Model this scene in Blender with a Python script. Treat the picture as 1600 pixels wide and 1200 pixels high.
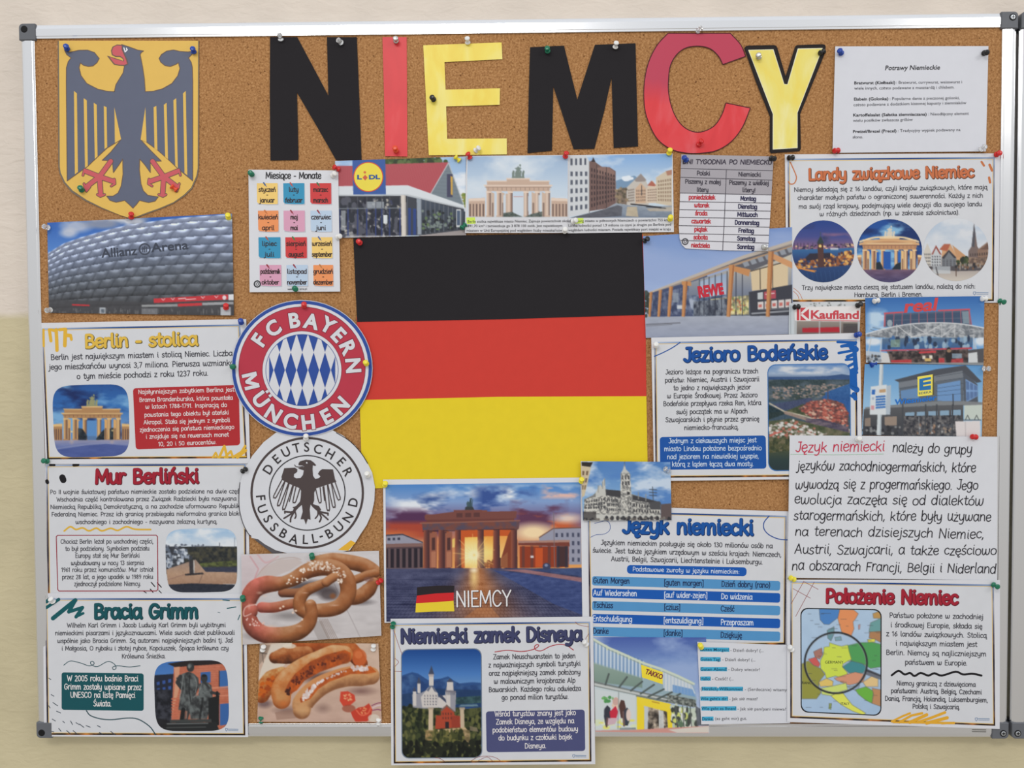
import bpy, math, random
import numpy as np
from mathutils import Matrix, Vector
from mathutils.geometry import tessellate_polygon

for o in list(bpy.data.objects):
    bpy.data.objects.remove(o, do_unlink=True)
S = bpy.context.scene
COL = S.collection
random.seed(7)

# ------------------------------------------------------------------ camera
# Survey of the board: x right, z up, y into the wall; the cork face is y = 0, lower left corner of the board at the origin.
F, BW = 1200.0, 1.5
R1 = np.array([0.99988918, -0.00566587, -0.01376652])
R2 = np.array([-0.00717137, -0.99952245, -0.03005738])
T0 = np.array([-0.49337757, 0.36736627, 0.80007174]) * BW
R2 = R2 - R1 * (R1 @ R2); R1 /= np.linalg.norm(R1); R2 /= np.linalg.norm(R2)
R3 = np.cross(R2, R1)
WM = np.stack([R1, R3, R2])            # rows: world x, y, z in camera axes
CP = -WM @ T0                          # camera position

cam_data = bpy.data.cameras.new('camera')
cam = bpy.data.objects.new('camera', cam_data)
COL.objects.link(cam)
m = Matrix.Identity(4)
for r in range(3):
    m[r][0], m[r][1], m[r][2], m[r][3] = WM[r][0], -WM[r][1], -WM[r][2], CP[r]
cam.matrix_world = m
cam_data.sensor_width = 36
cam_data.lens = F / 1600 * 36
cam_data.clip_start = 0.05
S.camera = cam

# ------------------------------------------------------------------ light
S.view_settings.view_transform = 'Standard'
S.view_settings.look = 'None'
S.view_settings.gamma = 1
S.view_settings.use_curve_mapping = False
S.view_settings.exposure = 0.09
w = bpy.data.worlds.new('room_light'); S.world = w; w.use_nodes = True
nt = w.node_tree
tc = nt.nodes.new('ShaderNodeTexCoord'); sp = nt.nodes.new('ShaderNodeSeparateXYZ')
mr = nt.nodes.new('ShaderNodeMapRange'); cr = nt.nodes.new('ShaderNodeValToRGB')
nt.links.new(tc.outputs['Generated'], sp.inputs[0]); nt.links.new(sp.outputs[2], mr.inputs[0])
mr.inputs[1].default_value = -1; mr.inputs[2].default_value = 1
nt.links.new(mr.outputs[0], cr.inputs[0])
cr.color_ramp.elements[0].color = (.50, .47, .43, 1); cr.color_ramp.elements[0].position = .30
cr.color_ramp.elements[1].color = (.95, .97, 1.0, 1); cr.color_ramp.elements[1].position = .78
nt.links.new(cr.outputs[0], nt.nodes['Background'].inputs[0])
nt.nodes['Background'].inputs[1].default_value = 0.88

def lamp(name, loc, aim, sx, sy, power, col=(1, .97, .93)):
    d = bpy.data.lights.new(name, 'AREA'); d.shape = 'RECTANGLE'; d.size = sx; d.size_y = sy
    d.energy = power; d.color = col
    o = bpy.data.objects.new(name, d); COL.objects.link(o); o.location = loc
    o.rotation_euler = (Vector(aim) - Vector(loc)).to_track_quat('-Z', 'Y').to_euler()
    return o
lamp('ceiling_lamp', (.17, -2.2, 2.1), (.6, -.3, .4), 1.2, .3, 16)
lamp('ceiling_lamp', (3.3, -2.2, 2.1), (1.4, -.3, .4), 1.1, .3, 11)

# ------------------------------------------------------------------ survey: photo frame -> metres on the board
def P(px, py, h):
    """points h metres in front of the cork, seen at (px, py) of the 1600 x 1200 frame"""
    px = np.asarray(px, float); py = np.asarray(py, float); h = np.asarray(h, float)
    d = np.stack([(px - 800) / F, (py - 600) / F, np.ones_like(px)], -1) @ WM.T
    t = (-h - CP[1]) / d[..., 1]
    return CP + d * t[..., None]

def lin(c):
    c = np.asarray(c, float) / 255
    return np.where(c <= .04045, c / 12.92, ((c + .055) / 1.055) ** 2.4)
KALB = 0.97
def alb(c):
    return np.clip(lin(c) / KALB, 0, .93)

MATS = {}
def mat(c, rough=.6, spec=.3, metal=0., bump=0., var=.03, trans=0., coat=0.):
    key = (tuple(c), rough, spec, metal, bump, var, trans, coat)
    if key in MATS: return MATS[key]
    mm = bpy.data.materials.new('surface'); mm.use_nodes = True; n = mm.node_tree
    b = n.nodes['Principled BSDF']; col = alb(c)
    b.inputs['Roughness'].default_value = rough; b.inputs['Specular IOR Level'].default_value = spec
    b.inputs['Metallic'].default_value = metal; b.inputs['Transmission Weight'].default_value = trans
    b.inputs['Coat Weight'].default_value = coat
    b.inputs['Base Color'].default_value = (*col, 1)
    if var or bump:
        t = n.nodes.new('ShaderNodeTexCoord'); z = n.nodes.new('ShaderNodeTexNoise')
        z.inputs['Scale'].default_value = 60; z.inputs['Detail'].default_value = 3
        n.links.new(t.outputs['Object'], z.inputs['Vector'])
        if var:
            r = n.nodes.new('ShaderNodeValToRGB')
            r.color_ramp.elements[0].position = .3; r.color_ramp.elements[1].position = .7
            r.color_ramp.elements[0].color = (*np.clip(col * (1 - var), 0, 1), 1)
            r.color_ramp.elements[1].color = (*np.clip(col * (1 + var), 0, 1), 1)
            n.links.new(z.outputs[0], r.inputs[0]); n.links.new(r.outputs[0], b.inputs['Base Color'])
        if bump:
            u = n.nodes.new('ShaderNodeBump'); u.inputs['Strength'].default_value = bump; u.inputs['Distance'].default_value = .002
            n.links.new(z.outputs[0], u.inputs['Height']); n.links.new(u.outputs[0], b.inputs['Normal'])
    MATS[key] = mm
    return mm

def print_mat(rough=.42):
    key = ('print', rough)
    if key in MATS: return MATS[key]
    mm = bpy.data.materials.new('printed_ink'); mm.use_nodes = True; n = mm.node_tree
    b = n.nodes['Principled BSDF']; b.inputs['Roughness'].default_value = rough; b.inputs['Specular IOR Level'].default_value = .25
    a = n.nodes.new('ShaderNodeVertexColor'); a.layer_name = 'ink'
    n.links.new(a.outputs[0], b.inputs['Base Color'])
    MATS[key] = mm
    return mm

def mottle_mat(stops, scale=14, rough=.45, zsplit=None):
    """hand-painted paper: two to three pigments blended by stretched noise"""
    mm = bpy.data.materials.new('brush_paint'); mm.use_nodes = True; n = mm.node_tree
    b = n.nodes['Principled BSDF']; b.inputs['Roughness'].default_value = rough
    t = n.nodes.new('ShaderNodeTexCoord'); mp = n.nodes.new('ShaderNodeMapping'); mp.inputs['Scale'].default_value = (1.6, 1, .7)
    z = n.nodes.new('ShaderNodeTexNoise'); z.inputs['Scale'].default_value = scale; z.inputs['Detail'].default_value = 4; z.inputs['Distortion'].default_value = .8
    r = n.nodes.new('ShaderNodeValToRGB')
    n.links.new(t.outputs['Object'], mp.inputs[0]); n.links.new(mp.outputs[0], z.inputs['Vector']); n.links.new(z.outputs[0], r.inputs[0])
    e = r.color_ramp.elements
    while len(e) < len(stops): e.new(.5)
    for i, (p, c) in enumerate(stops): e[i].position = p; e[i].color = (*alb(c), 1)
    out = r.outputs[0]
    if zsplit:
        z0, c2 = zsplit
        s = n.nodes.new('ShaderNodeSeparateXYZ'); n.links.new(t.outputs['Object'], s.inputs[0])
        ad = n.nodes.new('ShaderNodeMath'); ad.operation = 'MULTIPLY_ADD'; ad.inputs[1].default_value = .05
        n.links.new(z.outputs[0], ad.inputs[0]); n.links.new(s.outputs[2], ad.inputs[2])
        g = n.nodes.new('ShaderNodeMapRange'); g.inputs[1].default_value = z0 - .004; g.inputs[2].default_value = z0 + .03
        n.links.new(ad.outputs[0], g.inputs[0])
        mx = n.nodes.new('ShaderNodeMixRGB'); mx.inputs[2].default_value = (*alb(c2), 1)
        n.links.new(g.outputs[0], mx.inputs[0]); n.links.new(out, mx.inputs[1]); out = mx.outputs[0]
    n.links.new(out, b.inputs['Base Color'])
    return mm

def make(name, V, faces, mats, parent=None, origin=(0, 0, 0), fmat=None, cols=None, smooth=False):
    me = bpy.data.meshes.new(name)
    V = np.asarray(V, float).reshape(-1, 3) - np.asarray(origin)
    if isinstance(faces, np.ndarray):
        k = faces.shape[1]; nf = len(faces)
        me.vertices.add(len(V)); me.vertices.foreach_set('co', V.astype(np.float32).ravel())
        me.loops.add(nf * k); me.loops.foreach_set('vertex_index', faces.astype(np.int32).ravel())
        me.polygons.add(nf); me.polygons.foreach_set('loop_start', (np.arange(nf) * k).astype(np.int32))
        me.update(calc_edges=True); me.validate()
    else:
        me.from_pydata(V.tolist(), [], [list(map(int, f)) for f in faces]); me.update()
    for x in (mats if isinstance(mats, (list, tuple)) else [mats]): me.materials.append(x)
    if fmat is not None: me.polygons.foreach_set('material_index', np.asarray(fmat, np.int32))
    if cols is not None:
        a = me.color_attributes.new('ink', 'FLOAT_COLOR', 'POINT')
        c = np.ones((len(V), 4), np.float32); c[:, :3] = cols
        a.data.foreach_set('color', c.ravel())
    me.polygons.foreach_set('use_smooth', np.full(len(me.polygons), bool(smooth)))
    o = bpy.data.objects.new(name, me); COL.objects.link(o)
    if parent is not None: o.parent = parent
    return o

def empty(name, loc, label, cat, group=None):
    o = bpy.data.objects.new(name, None); COL.objects.link(o); o.location = loc
    o.empty_display_size = .02
    o['label'] = label; o['category'] = cat
    if group: o['group'] = group
    return o

def pts(s):
    if isinstance(s, str):
        return np.array([[float(v) for v in q.split(',')] for q in s.split()])
    return np.asarray(s, float)

def smooth_line(p, k, closed=False):
    """Catmull-Rom through the points, k pieces per span"""
    p = np.asarray(p, float)
    if k <= 1 or len(p) < 3: return p
    if closed: e = np.vstack([p[-1:], p, p[:2]])
    else: e = np.vstack([2 * p[0] - p[1], p, 2 * p[-1] - p[-2]])
    out = []
    for i in range(1, len(e) - 2):
        a, b, c, d = e[i - 1], e[i], e[i + 1], e[i + 2]
        for j in range(k):
            t = j / k
            out.append(.5 * (2 * b + (c - a) * t + (2 * a - 5 * b + 4 * c - d) * t * t + (3 * b - a - 3 * c + d) * t ** 3))
    if not closed: out.append(e[-2])
    return np.array(out)

# ------------------------------------------------------------------ hand lettering: strokes on an x-height of 1
GL = """a|1.0|~.8,.7 .62,.95 .38,1 .12,.75 .1,.3 .33,0 .6,.12 .8,.5;.8,1 .8,.2 .92,0
b|.98|.14,1.5 .14,0;~.14,.55 .32,.95 .56,1 .82,.75 .82,.3 .58,0 .3,.04 .14,.4
c|.82|~.72,.82 .5,1 .2,.85 .08,.5 .2,.15 .48,0 .74,.18
d|1.0|~.8,.55 .62,.95 .36,1 .1,.72 .1,.28 .35,0 .6,.08 .8,.45;.8,1.5 .8,0
e|.9|~.12,.5 .45,.52 .76,.6 .68,.92 .42,1 .15,.8 .1,.35 .32,.02 .6,.02 .8,.2
f|.66|~.68,1.4 .5,1.5 .32,1.35 .3,1 .3,.4 .28,0;.08,.95 .6,.95
g|1.0|~.8,.6 .62,.95 .36,1 .1,.75 .1,.35 .35,.08 .6,.15 .8,.55;~.8,1 .82,.3 .78,-.2 .55,-.48 .25,-.45 .12,-.3
h|.98|.14,1.5 .14,0;~.14,.5 .32,.88 .56,1 .76,.8 .78,.4 .82,0
i|.44|.18,1 .2,.15 .32,0;.2,1.36 .22,1.38
j|.46|~.25,1 .27,.2 .22,-.3 .02,-.48 -.1,-.42;.25,1.36 .27,1.38
k|.9|.14,1.5 .14,0;.72,.98 .16,.45;.34,.62 .8,0
l|.44|~.16,1.5 .16,.6 .19,.1 .34,0
m|1.45|.14,1 .14,0;~.14,.5 .3,.9 .5,1 .66,.8 .68,.4 .68,0;~.68,.5 .84,.9 1.04,1 1.2,.8 1.22,.4 1.26,0
n|.98|.14,1 .14,0;~.14,.5 .32,.9 .56,1 .75,.8 .78,.4 .82,0
o|.96|~.45,1 .18,.87 .08,.5 .18,.13 .45,0 .74,.13 .84,.5 .74,.87 .45,1
p|.98|.14,1 .14,-.5;~.14,.55 .32,.95 .56,1 .82,.75 .82,.3 .58,0 .3,.04 .14,.4
q|1.0|~.8,.55 .62,.95 .36,1 .1,.72 .1,.28 .35,0 .6,.08 .8,.45;.8,1 .8,-.5
r|.7|.14,1 .14,0;~.14,.5 .27,.88 .46,1 .64,.92
s|.8|~.68,.85 .42,1 .16,.85 .2,.6 .5,.48 .7,.25 .5,.02 .25,.01 .08,.15
t|.66|~.3,1.38 .28,.6 .3,.15 .45,0 .62,.1;.06,1 .58,1
u|.98|~.14,1 .14,.4 .27,.06 .45,0 .65,.15 .78,.5;.78,1 .78,.2 .9,0
v|.86|.08,1 .4,0 .74,1
w|1.32|~.1,1 .12,.4 .25,.02 .45,.05 .6,.5 .62,.9;~.62,.6 .68,.15 .85,0 1.05,.15 1.15,.55 1.14,1
x|.86|.1,1 .74,0;.72,1 .1,0
y|.98|~.12,1 .12,.5 .28,.15 .5,.12 .7,.3 .78,.6;~.78,1 .8,.2 .74,-.25 .5,-.48 .2,-.42
z|.82|.1,1 .7,1 .1,0 .74,0
A|1.15|.06,0 .52,1.42 1.02,0;.24,.48 .84,.48
B|1.08|.16,1.42 .16,0;~.16,1.42 .55,1.42 .8,1.2 .75,.9 .5,.76 .16,.76;~.3,.76 .65,.74 .92,.5 .85,.15 .55,0 .16,0
C|1.1|~.95,1.15 .7,1.4 .4,1.36 .14,1.0 .12,.45 .36,.05 .68,.02 .96,.28
D|1.15|.16,1.42 .16,0;~.16,1.42 .6,1.38 .96,1.0 .98,.5 .66,.06 .16,0
E|.95|.82,1.42 .16,1.42 .16,0 .84,0;.16,.74 .7,.74
F|.9|.82,1.42 .16,1.42 .16,0;.16,.74 .68,.74
G|1.15|~.95,1.18 .7,1.4 .4,1.36 .14,1.0 .12,.45 .36,.04 .7,.04 .95,.3 .98,.64;.98,.66 .6,.66
H|1.15|.16,1.42 .16,0;.96,1.42 .96,0;.16,.74 .96,.74
I|.42|.2,1.42 .2,0
J|.78|~.6,1.42 .6,.5 .52,.1 .28,0 .05,.2;.3,1.42 .72,1.42
K|1.05|.16,1.42 .16,0;.9,1.42 .18,.65;.38,.85 .96,0
L|.88|.16,1.42 .16,0 .8,0
M|1.4|.12,0 .2,1.42 .68,.3 1.16,1.42 1.26,0
N|1.2|.16,0 .16,1.42 1.0,0 1.0,1.42
O|1.25|~.6,1.42 .25,1.25 .1,.71 .25,.16 .6,0 .96,.16 1.12,.71 .96,1.25 .6,1.42
P|1.0|.16,1.42 .16,0;~.16,1.42 .6,1.4 .86,1.1 .78,.76 .5,.62 .16,.62
R|1.05|.16,1.42 .16,0;~.16,1.42 .6,1.4 .86,1.1 .78,.8 .5,.68 .16,.68;.5,.68 .92,0
S|1.0|~.84,1.2 .55,1.43 .22,1.28 .22,.95 .55,.74 .86,.48 .78,.12 .45,0 .1,.2
T|1.0|.04,1.42 .96,1.42;.5,1.42 .5,0
U|1.15|~.16,1.42 .16,.5 .35,.06 .6,0 .85,.1 .98,.5 .98,1.42
V|1.05|.06,1.42 .5,0 .98,1.42
W|1.5|.06,1.42 .42,0 .74,1.1 1.06,0 1.42,1.42
Y|1.0|.06,1.42 .5,.7 .94,1.42;.5,.7 .5,0
Z|1.05|.1,1.42 .92,1.42 .1,0 .96,0
0|1.0|~.48,1.38 .2,1.2 .1,.7 .2,.16 .48,0 .76,.16 .86,.7 .76,1.2 .48,1.38
1|.62|.08,1.1 .36,1.38 .36,0
2|.92|~.12,1.1 .4,1.38 .74,1.15 .6,.65 .12,0;.12,0 .8,0
3|.92|~.14,1.25 .45,1.38 .74,1.12 .42,.76;~.42,.76 .8,.45 .6,.04 .3,0 .1,.18
4|.95|.6,0 .6,1.38 .1,.4 .84,.4
5|.92|.72,1.38 .22,1.38 .18,.8;~.18,.8 .5,.88 .8,.45 .6,.05 .3,0 .1,.16
6|.92|~.68,1.35 .3,1.0 .12,.4 .4,0 .76,.2 .74,.6 .46,.76 .14,.5
7|.85|.1,1.38 .76,1.38 .3,0
8|.92|~.44,.76 .16,1.05 .44,1.38 .72,1.05 .44,.76 .1,.35 .44,0 .8,.35 .44,.76
9|.92|~.76,.85 .44,.62 .14,.9 .36,1.36 .7,1.25 .76,.85 .66,.3 .36,0
.|.38|.16,.04 .18,.05
,|.38|.2,.08 .1,-.25
:|.4|.18,.06 .2,.08;.18,.75 .2,.77
-|.66|.1,.52 .52,.52
!|.42|.2,1.42 .2,.42;.2,.05 .21,.06
?|.8|~.1,1.15 .4,1.42 .68,1.1 .4,.7 .36,.42;.36,.05 .37,.06
(|.5|~.4,1.5 .16,1.1 .12,.4 .38,-.3
)|.5|~.1,1.5 .34,1.1 .38,.4 .12,-.3
[|.5|.42,1.5 .16,1.5 .16,-.3 .42,-.3
]|.5|.08,1.5 .34,1.5 .34,-.3 .08,-.3"""
GLYPH = {' ': (.74, [])}
for row in GL.split('\n'):
    k, adv, st = row[0], *row[2:].split('|')
    GLYPH[k] = (float(adv), [(q.startswith('~'), pts(q.lstrip('~'))) for q in st.split(';')])
def _dia(new, base, extra):
    a, st = GLYPH[base]
    GLYPH[new] = (a, st + [(q.startswith('~'), pts(q.lstrip('~'))) for q in extra.split(';')])
_dia('ą', 'a', '~.86,0 .76,-.25 .9,-.38 1.02,-.32'); _dia('ę', 'e', '~.6,.02 .46,-.22 .56,-.38 .74,-.32')
_dia('ć', 'c', '.4,1.25 .6,1.55'); _dia('ń', 'n', '.42,1.25 .62,1.55'); _dia('ó', 'o', '.42,1.25 .62,1.55')
_dia('ś', 's', '.38,1.25 .58,1.55'); _dia('ź', 'z', '.38,1.25 .58,1.55'); _dia('ż', 'z', '.42,1.35 .44,1.37')
_dia('ł', 'l', '-.02,.6 .42,.95'); _dia('ü', 'u', '.28,1.35 .3,1.36;.62,1.35 .64,1.36'); _dia('Ś', 'S', '.5,1.62 .72,1.85')

def stroke_capsules(line, hw, n):
    """polygons of one pen stroke: one rounded bar per segment"""
    out = []
    for a, b in zip(line[:-1], line[1:]):
        d = b - a; L = np.hypot(*d)
        if L < 1e-6: d = np.array([1e-6, 0]); L = 1e-6
        u = d / L; v = np.array([-u[1], u[0]])
        if n == 0:
            e = u * hw * .75
            out.append(np.array([a - e + v * hw, a - e - v * hw, b + e - v * hw, b + e + v * hw]))
        else:
            ang = np.linspace(-math.pi / 2, math.pi / 2, n + 1)
            A = [b + hw * (math.cos(t) * u + math.sin(t) * v) for t in ang]
            B = [a - hw * (math.cos(t) * u + math.sin(t) * v) for t in ang]
            out.append(np.array(A + B))
    return out

_fc = bpy.data.curves.new('lettering', 'FONT'); _fo = bpy.data.objects.new('lettering', _fc)
_FONT = {}
def font_mesh(txt, bold):
    k = (txt, bold)
    if k not in _FONT:
        COL.objects.link(_fo)
        _fc.body = txt; _fc.offset = bold; _fc.resolution_u = 2 if len(txt) > 12 else 4
        me = bpy.data.meshes.new_from_object(_fo)
        v = np.empty(len(me.vertices) * 3); me.vertices.foreach_get('co', v)
        f = [tuple(q.vertices) for q in me.polygons]
        _FONT[k] = (v.reshape(-1, 3)[:, :2], f)
        bpy.data.meshes.remove(me); COL.objects.unlink(_fo)
    return _FONT[k]

def block_letter(ch, bo):
    """heavy capitals the type face thickens badly"""
    if ch == 'M':
        v = np.array([(0, 0), (.17, 0), (.17, .43), (.34, .1), (.46, .1), (.63, .43), (.63, 0), (.8, 0), (.8, .73), (.6, .73), (.4, .34), (.2, .73), (0, .73)])
        c = v.mean(0); g = max(0, bo - .035); v = v + np.sign(v - np.array([.4, .365])) * g
        return v, [tuple(t[::-1]) for t in tessellate_polygon([[Vector((a, b, 0)) for a, b in v]])]
    v, f = font_mesh('U', bo); v = v.copy(); f = list(f); g = max(0, bo - .035)
    m = (v[:, 0].min() + v[:, 0].max()) / 2; n = len(v)
    for k, x in enumerate((m - .13, m + .13)):
        d = .065 + g; v = np.vstack([v, [(x - d, .84 - d), (x + d, .84 - d), (x + d, .84 + d), (x - d, .84 + d)]]); f.append((n + 4 * k, n + 4 * k + 1, n + 4 * k + 2, n + 4 * k + 3))
    return v, f

# ------------------------------------------------------------------ a paper thing on the board
SHEETS = []
class Paper:
    """A sheet held on the board.  z = (x, y, scale) of the survey detail its measures were taken in; h in mm off the cork."""
    def __init__(s, name, label, cat, z, quad, h, tilt=(0, 0), bow=.5, curl=None, group=None):
        s.z = z; s.h0 = h; s.tilt = tilt; s.bow = bow; s.curl = curl or {}
        s.q = s.px(pts(quad)); s.layer = 0
        lo, hi = s.q.min(0), s.q.max(0); s.lo, s.hi = lo, hi
        c = (lo + hi) / 2
        s.o = P(c[0], c[1], 0.0)
        s.root = empty(name, s.o, label, cat, group)
        SHEETS.append(s)
    def px(s, a):
        a = np.asarray(a, float)
        return np.stack([s.z[0] + a[..., 0] / s.z[2], s.z[1] + a[..., 1] / s.z[2]], -1)
    def hh(s, p):
        u = (p[..., 0] - s.lo[0]) / (s.hi[0] - s.lo[0]); v = (p[..., 1] - s.lo[1]) / (s.hi[1] - s.lo[1])
        h = s.h0 + s.tilt[0] * (u - .5) + s.tilt[1] * (v - .5) + s.bow * 16 * np.clip(u * (1 - u) * v * (1 - v), 0, 1)
        for k, a in s.curl.items():
            U = u if 'r' in k else 1 - u; Vv = v if 'b' in k else 1 - v
            h = h + a * np.clip(U + Vv - 1.55, 0, 1) ** 2 / .2
        return h
    def put(s, name, p, faces, mats, dz, parent=None, **kw):
        """p in frame pixels (n,2), dz mm above the sheet (scalar or array)"""
        V = P(p[:, 0], p[:, 1], (s.hh(p) + dz) / 1000)
        par = parent or s.root
        return make(name, V, faces, mats, par, s.o, **kw)
    def region(s, quad, shape='rect', step=8., r=.12):
        q = s.px(pts(quad))
        w_ = max(np.hypot(*(q[1] - q[0])), np.hypot(*(q[2] - q[3]))); h_ = max(np.hypot(*(q[3] - q[0])), np.hypot(*(q[2] - q[1])))
        nu = max(2, int(round(w_ / step))); nv = max(2, int(round(h_ / step)))
        if shape != 'rect': nv = max(nv, 28)
        v = np.linspace(0, 1, nv + 1)
        if shape in ('ell', 'round', 'squircle'):
            t = (1 - np.cos(v * math.pi)) / 2
            v = t if nv < 60 else .5 * v + .5 * t
        if shape == 'ell': hw = np.sqrt(np.clip(1 - (2 * v - 1) ** 2, 0, 1)) / 2
        elif shape == 'squircle':
            hw = np.clip(1 - np.abs(2 * v - 1) ** 5.0, 0, 1) ** (1 / 5.0) / 2
        elif shape == 'round':
            ry = r * w_ / h_; d = np.clip((ry - np.minimum(v, 1 - v)) / ry, 0, 1)
            hw = .5 - r * (1 - np.sqrt(1 - d * d))
        else: hw = np.full_like(v, .5)
        u = .5 + (np.linspace(-1, 1, nu + 1)[None, :]) * hw[:, None]
        V = np.repeat(v[:, None], nu + 1, 1)
        pp = (q[0] * ((1 - u) * (1 - V))[..., None] + q[1] * (u * (1 - V))[..., None] + q[2] * (u * V)[..., None] + q[3] * ((1 - u) * V)[..., None])
        i = np.arange((nv + 1) * (nu + 1)).reshape(nv + 1, nu + 1)
        f = np.stack([i[:-1, :-1], i[1:, :-1], i[1:, 1:], i[:-1, 1:]], -1).reshape(-1, 4)
        return pp.reshape(-1, 2), f, i
    def sheet(s, color, name='sheet', quad=None, shape='rect', rough=.5, material=None, r=.05, t=.35, edge=None, label=None):
        """the paper itself: a thin solid with a front, a back and cut edges"""
        q = pts(quad) if quad is not None else (s.q - np.array(s.z[:2])) * s.z[2]
        p, f, i = s.region(q, shape, 8., r)
        n = len(p); rim = np.concatenate([i[0, :], i[1:, -1], i[-1, -2::-1], i[-2:0:-1, 0]])
        V1 = P(p[:, 0], p[:, 1], s.hh(p) / 1000); V2 = P(p[:, 0], p[:, 1], (s.hh(p) - t) / 1000)
        nx = np.roll(rim, -1)
        side = np.stack([rim, nx, nx + n, rim + n], -1)
        fa = np.vstack([f, f[:, ::-1] + n, side])
        M = material or mat(color, rough, .3, bump=.03, var=.012)
        mats = [M]; fm = None
        if edge: mats = [M, mat(edge, .6)]; fm = np.r_[np.zeros(len(f)), np.ones(len(f) + len(side))]
        o = make(name, np.vstack([V1, V2]), fa, mats, s.root, s.o, fmat=fm)
        if label: o['label'] = label
        return o
    def fill(s, name, quad, color, dz=.12, shape='rect', r=.05, parent=None, rough=.5, material=None, label=None):
        p, f, i = s.region(quad, shape, 8., r)
        o = s.put(name, p, f, material or mat(color, rough, .25, var=.015), dz, parent)
        if label: o['label'] = label
        return o
    def polys(s, name, items, dz=.2, parent=None, rough=.5, label=None, solid=0):
        """items: [(color, outline), ...] each later one a hair above; solid: thickness in mm for cut card"""
        V, Fc, fm, ms, base = [], [], [], [], 0
        for k, (c, pl) in enumerate(items):
            q = s.px(pts(pl)); tr = tessellate_polygon([[Vector((a, b, 0)) for a, b in q]])
            mm_ = c if isinstance(c, bpy.types.Material) else mat(c, rough, .25, var=.015)
            if mm_ not in ms: ms.append(mm_)
            mi = ms.index(mm_)
            V.append(P(q[:, 0], q[:, 1], (s.hh(q) + dz + .03 * k) / 1000))
            for t in tr:
                a, b, c_ = [q[x] for x in t]
                cw = (b[0] - a[0]) * (c_[1] - a[1]) - (b[1] - a[1]) * (c_[0] - a[0])
                Fc.append([base + x for x in (t if cw < 0 else t[::-1])]); fm.append(mi)
            n = len(q); base += n
            if solid:
                V.append(P(q[:, 0], q[:, 1], (s.hh(q) + dz - solid) / 1000))
                for j in range(n): Fc.append([base - n + j, base - n + (j + 1) % n, base + (j + 1) % n, base + j]); fm.append(mi)
                for t in tr: Fc.append([base + x for x in t]); fm.append(mi)
                base += n
        o = make(name, np.vstack(V), Fc, ms, parent or s.root, s.o, fmat=fm)
        if label: o['label'] = label
        return o
    def _caps(s, name, caps, color, dz, parent, rough=.5, label=None):
        V = np.vstack(caps); Fc = []; b = 0; off = []
        for k, c in enumerate(caps):
            Fc.append(list(range(b + len(c) - 1, b - 1, -1))); b += len(c); off.append(np.full(len(c), (k % 31) * .0024))
        o = s.put(name, V, Fc, mat(color, rough, .2, var=0), dz + np.concatenate(off), parent)
        if label: o['label'] = label
        return o
    def lines(s, name, strokes, w, color, dz=.2, parent=None, k=4, n=6, label=None):
        """drawn lines: strokes = outlines; w = pen width in the same measure"""
        caps = []
        for q in strokes:
            hw = w / 2
            if isinstance(q, tuple): q, ww = q; hw = ww / 2
            l = smooth_line(s.px(pts(q)), k); o_ = [l[0]]
            for a, b in zip(l[:-1], l[1:]):                             # long straight runs follow the paper in short steps
                c = max(1, int(np.hypot(*(b - a)) / 9)); o_ += [a + (b - a) * (j + 1) / c for j in range(c)]
            caps += stroke_capsules(np.array(o_), hw / s.z[2], n)
        return s._caps(name, caps, color, dz, parent, label=label)
    def hand(s, name, rows, xh, w, color, dz=.3, parent=None, sub=1, n=0, shear=0., jit=0., shadow=None, label=None):
        """rows of hand lettering: (text, x0, y0, x1, y1) along the base line; xh = x-height"""
        caps, sh = [], []
        rr = random.Random(len(rows) * 31 + len(rows[0][0]))
        for row in rows:
            txt, x0, y0, x1, y1 = row[:5]
            a, b = s.px(np.array([x0, y0])), s.px(np.array([x1, y1])); d = b - a; L = np.hypot(*d)
            u = d / L; up = np.array([u[1], -u[0]]); H = xh / s.z[2]
            W = sum(GLYPH.get(c, GLYPH['n'])[0] for c in txt); sx = L / W; x = 0
            for c in txt:
                adv, st = GLYPH.get(c, GLYPH['n'])
                jy = rr.uniform(-jit, jit); js = 1 + rr.uniform(-jit, jit)
                for sm, q in st:
                    g = smooth_line(q, sub) if sm else q
                    yy = g[:, 1] * js + jy
                    l = a + np.outer((x + g[:, 0] + shear * yy) * sx, u) + np.outer(yy * H, up)
                    caps += stroke_capsules(l, w * H / 2, n)
                    if shadow: sh += stroke_capsules(l + np.array(shadow[1]), w * H / 2 + shadow[2], n)
                x += adv
        if shadow: o = s._caps(name + '_shadow' if False else 'heading_outline', sh, shadow[0], dz, parent, label=None); dz += .09
        return s._caps(name, caps, color, dz, parent, label=label)
    def type(s, name, rows, cap, color, bold=0., dz=.3, parent=None, shear=0., label=None, rough=.5):
        """rows of printed type, cap = capital height"""
        V, Fc, b0 = [], [], 0
        for row in rows:
            txt, x0, y0, x1, y1 = row[:5]; cp = row[5] if len(row) > 5 else cap
            v, f = font_mesh(txt, bold)
            if not len(v): continue
            a, b = s.px(np.array([x0, y0])), s.px(np.array([x1, y1])); d = b - a; L = np.hypot(*d)
            u = d / L; up = np.array([u[1], -u[0]])
            lo, hi = v[:, 0].min(), v[:, 0].max()
            X = (v[:, 0] - lo) / max(hi - lo, 1e-6) * L + shear * v[:, 1] / .73 * cp / s.z[2]; Y = v[:, 1] / .73 * cp / s.z[2]
            V.append(a + np.outer(X, u) + np.outer(Y, up)); Fc += [[b0 + i for i in q] for q in f]; b0 += len(v)
        o = s.put(name, np.vstack(V), Fc, mat(color, rough, .2, var=0), dz, parent)
        if label: o['label'] = label
        return o
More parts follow.
